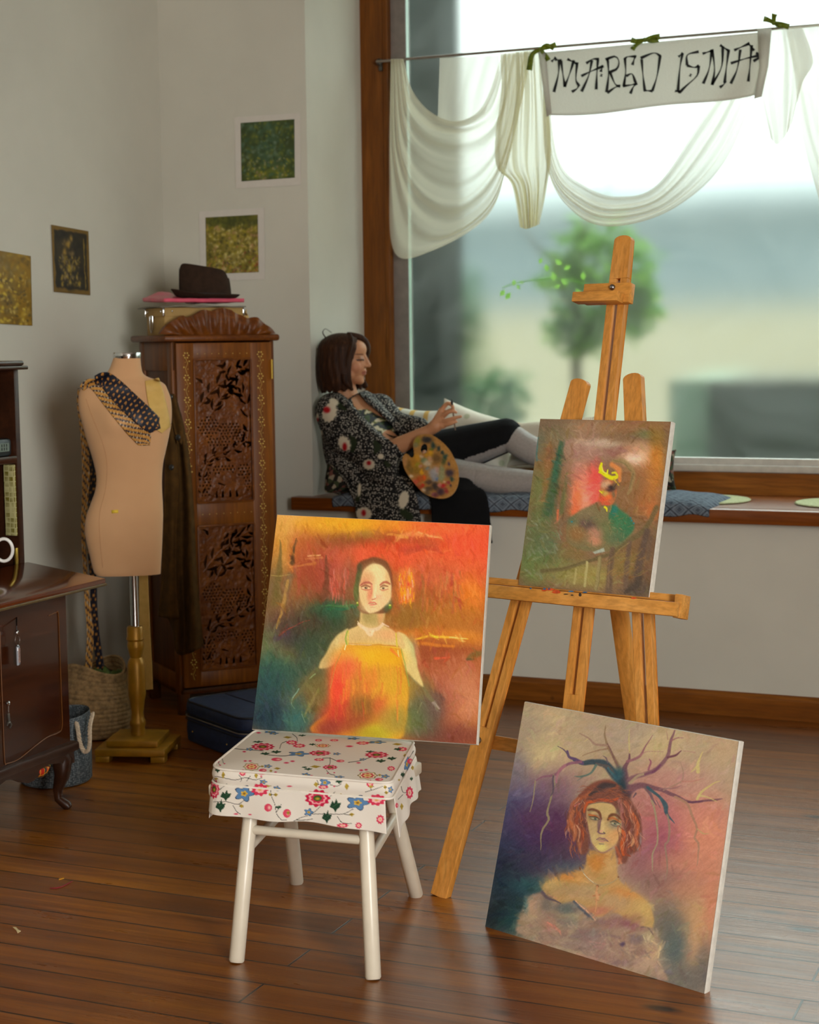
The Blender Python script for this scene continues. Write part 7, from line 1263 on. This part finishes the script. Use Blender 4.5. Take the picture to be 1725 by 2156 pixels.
# collar bands following the neckline
def band(pts,w,name):
    KB=BVHTree.FromPolygons([tuple(p) for p in v],f); C=crom(pts,40); Rr=[]
    for i in range(40):
        d=C[min(i+1,39)]-C[max(i-1,0)];d/=np.linalg.norm(d)+1e-9;q=np.array([-d[1],d[0]]); row=[];last=None
        for k in (-1,-.4,.4,1):
            x,y=C[i]+q*w*k; dr=ray(x,y);dr/=np.linalg.norm(dr); h=KB.ray_cast(Vector(CAM),Vector(dr)); row.append(np.array(h[0])-dr*(.004+.004*(1-k*k)) if h[0] is not None else None)
        for k in range(4):
            if row[k] is None: row[k]=next((r for r in row if r is not None),None)
        if row[0] is not None: Rr.append(row)
    # keep it smooth in depth
    A_=np.array(Rr); 
    for _ in range(6): A_[1:-1]=(A_[:-2]+2*A_[1:-1]+A_[2:])/4
    g=G(); g.grid(A_); o=g.obj(name,M_kim,kim,cols=np.zeros((len(g.v),3)),sol=.004,auto=False); b=o.data.color_attributes.new('mask','FLOAT_COLOR','POINT'); z=np.zeros((len(g.v),4)); b.data.foreach_set('color',z.ravel())
band([(700,826),(722,842),(746,868),(776,900),(806,930)],7,'collar_band'); band([(768,835),(790,850),(818,876),(846,908),(858,928)],6,'collar_band')
# black skirt
K=G(); limb(K,[J(835,985,6.66),(hpL+knL)/2+V(0,0,.0),knL+V(-.012,0,.004)],[.118,.096,.070],24); limb(K,[J(845,1000,6.56),J(905,1000,6.52),J(940,1003,6.505)],[.105,.092,.080],24); limb(K,[J(880,985,6.62),J(930,975,6.62)],[.10,.09],20)
s=sheet([[(870,985,6.46),(905,990,6.45),(940,990,6.45),(968,990,6.46)],[(885,1030,6.345),(920,1030,6.335),(965,1025,6.335),(1000,1020,6.36)],[(905,1055,6.305),(945,1055,6.298),(990,1050,6.298),(1025,1046,6.31)],[(908,1150,6.300),(950,1155,6.290),(995,1150,6.290),(1036,1145,6.300)]],.014); K.add(s.v,s.f)
v,f,nn=remesh(K,.0060,3); X,Y=pxof(v)
cut=inpoly(X,Y,[(952,975),(997,958),(1037,944),(1074,929),(1102,922),(1160,960),(1120,1020),(1040,1045),(1000,1016),(972,998)])&((nn*(v-CAM)).sum(1)<0); f=[q for q in f if not all(cut[i] for i in q)]
fromvf(v,f).obj('skirt',plain('black_skirt',(13,13,15),.9,0,.15,30,.2,400,.2),per,auto=False)
# paintbrush held upright and the palette
br=thing('paintbrush','thin dark paintbrush held upright in the raised hand','brush',J(955,872,6.44)); top_,bot=J(951,841,6.437),J(959,906,6.437)
G().tube([bot,bot*.7+top_*.3,bot*.3+top_*.7],[.0022,.0032,.0036],10).obj('handle',plain('brush_wood',(104,74,46),.4,0,.1),br); G().tube([bot*.3+top_*.7,bot*.17+top_*.83],[.0037,.0040],10).obj('ferrule',plain('ferrule',(120,110,96),.3,.9,.05),br); G().tube([bot*.17+top_*.83,bot*.08+top_*.92,top_],[.0038,.0050,.0008],10).obj('bristles',plain('bristle',(34,26,22),.8,0,.2),br)
PN=V(-.25,.90,-.38);PN/=np.linalg.norm(PN); PP=on_y(905,985,6.295)
def pz(x,y,o=0): return on_pl(840+x/9.375,830+y/9.375,PP-PN*o,PN)
out=[(280,1000),(300,900),(380,820),(500,790),(640,800),(780,880),(900,980),(1020,1120),(1110,1290),(1170,1440),(1190,1600),(1180,1760),(1120,1920),(1020,2020),(880,2065),(700,2050),(540,1990),(420,1900),(300,1760),(190,1620),(110,1480),(70,1320),(80,1230),(130,1175),(190,1190),(235,1240),(270,1245),(300,1190)]
out=crom(out,150,True); hole=[(500+62*math.cos(a)-10*math.sin(a),1080+95*math.sin(a)) for a in np.linspace(0,2*PI,30,endpoint=False)]
pal=thing('palette','wooden paint palette with smeared colours held across the lap','palette',PP)
# face as a masked fine grid so the thumb hole is a real opening
nx,ny=150,170; U,W=np.meshgrid(np.linspace(50,1210,nx),np.linspace(770,2085,ny),indexing='ij'); uu_,ww_=U.ravel(),W.ravel(); ins=inpoly(uu_,ww_,out)&~inpoly(uu_,ww_,hole)
P=Paint(U,W,(176,124,58),18,60,4); bl=P.blob
for a in [(370,930,70,80,(136,134,40),.9),(330,1010,60,50,(120,124,96),.7),(560,900,110,66,(40,38,40),1),(680,1020,56,70,(34,58,52),1),(640,1090,40,30,(96,110,30),.9),(785,1085,40,60,(30,50,50),1),(865,1160,34,40,(34,52,50),1),(915,1250,50,60,(34,66,58),1),(880,1330,50,70,(76,84,40),.9),(990,1385,34,46,(74,58,70),1),(1000,1560,90,80,(62,48,60),1),(1045,1680,46,50,(38,64,56),1),(1020,1810,24,28,(60,40,48),1),(640,1180,46,50,(226,166,20),1),(560,1200,40,40,(196,140,30),.9),(740,1270,110,100,(106,78,40),.9),(360,1250,80,80,(206,146,30),.9),(300,1380,90,110,(176,122,24),.9),(370,1400,50,60,(160,150,30),.9),(190,1400,50,80,(112,84,30),.8),(120,1330,50,90,(196,140,90),.7),(350,1500,80,70,(150,112,24),.9),(450,1540,36,60,(230,166,20),1),(240,1500,60,60,(130,100,30),.8),(450,1240,40,40,(206,176,150),.9),(500,1310,70,50,(112,132,96),.9),(570,1370,80,60,(206,186,156),.95),(560,1470,46,40,(120,136,136),.9),(430,1420,36,30,(196,140,120),.9),(620,1280,50,60,(206,156,116),.8),(690,1550,100,110,(168,166,170),.95),(700,1660,70,80,(150,150,156),.95),(760,1490,50,60,(196,150,140),.8),(850,1500,60,90,(140,150,110),.85),(840,1640,70,80,(146,156,116),.85),(750,1680,36,40,(104,124,156),.9),(240,1630,40,40,(222,196,160),1),(500,1650,46,50,(226,96,20),1),(400,1680,80,60,(196,84,24),.9),(330,1740,70,60,(206,84,60),.9),(460,1810,36,46,(216,56,24),1),(400,1840,60,50,(150,56,24),.8),(600,1740,70,50,(76,56,44),.9),(720,1820,80,80,(58,44,40),1),(580,1880,80,60,(74,60,44),.9),(490,1900,40,36,(206,176,150),.9),(810,1800,36,50,(206,120,110),.9),(880,1820,46,50,(186,30,36),1),(970,1760,36,40,(150,44,52),.9),(900,1730,26,26,(226,180,150),.9),(830,1930,90,70,(66,40,50),1),(720,1990,70,40,(96,40,54),.9),(940,1910,40,50,(150,44,44),.9),(680,1970,40,30,(150,84,104),.8),(560,1960,70,40,(96,80,56),.8)]: bl(*a,0,1.6)
P.grain(10,30,30,2)
def pgrid(o): 
    n_=np.array([RM@V((840+x/9.375)-CX,(830+y/9.375)-CY,F) for x,y in zip(uu_,ww_)]); k=((PP-PN*o-CAM).dot(PN))/(n_@PN); return CAM+n_*k[:,None]
vv_=pgrid(0); keep=ins; ff=[(i*ny+j,i*ny+j+1,(i+1)*ny+j+1,(i+1)*ny+j) for i in range(nx-1) for j in range(ny-1) if keep[i*ny+j] and keep[i*ny+j+1] and keep[(i+1)*ny+j] and keep[(i+1)*ny+j+1]]
us=sorted({k for q in ff for k in q}); ix={k:i for i,k in enumerate(us)}; g=G(); g.add([vv_[k] for k in us],[[ix[k] for k in q] for q in ff]); g.obj('board',vcol('palette_paint',.35,.4,.2,200),pal,cols=P.c[us],sol=.005,auto=False)
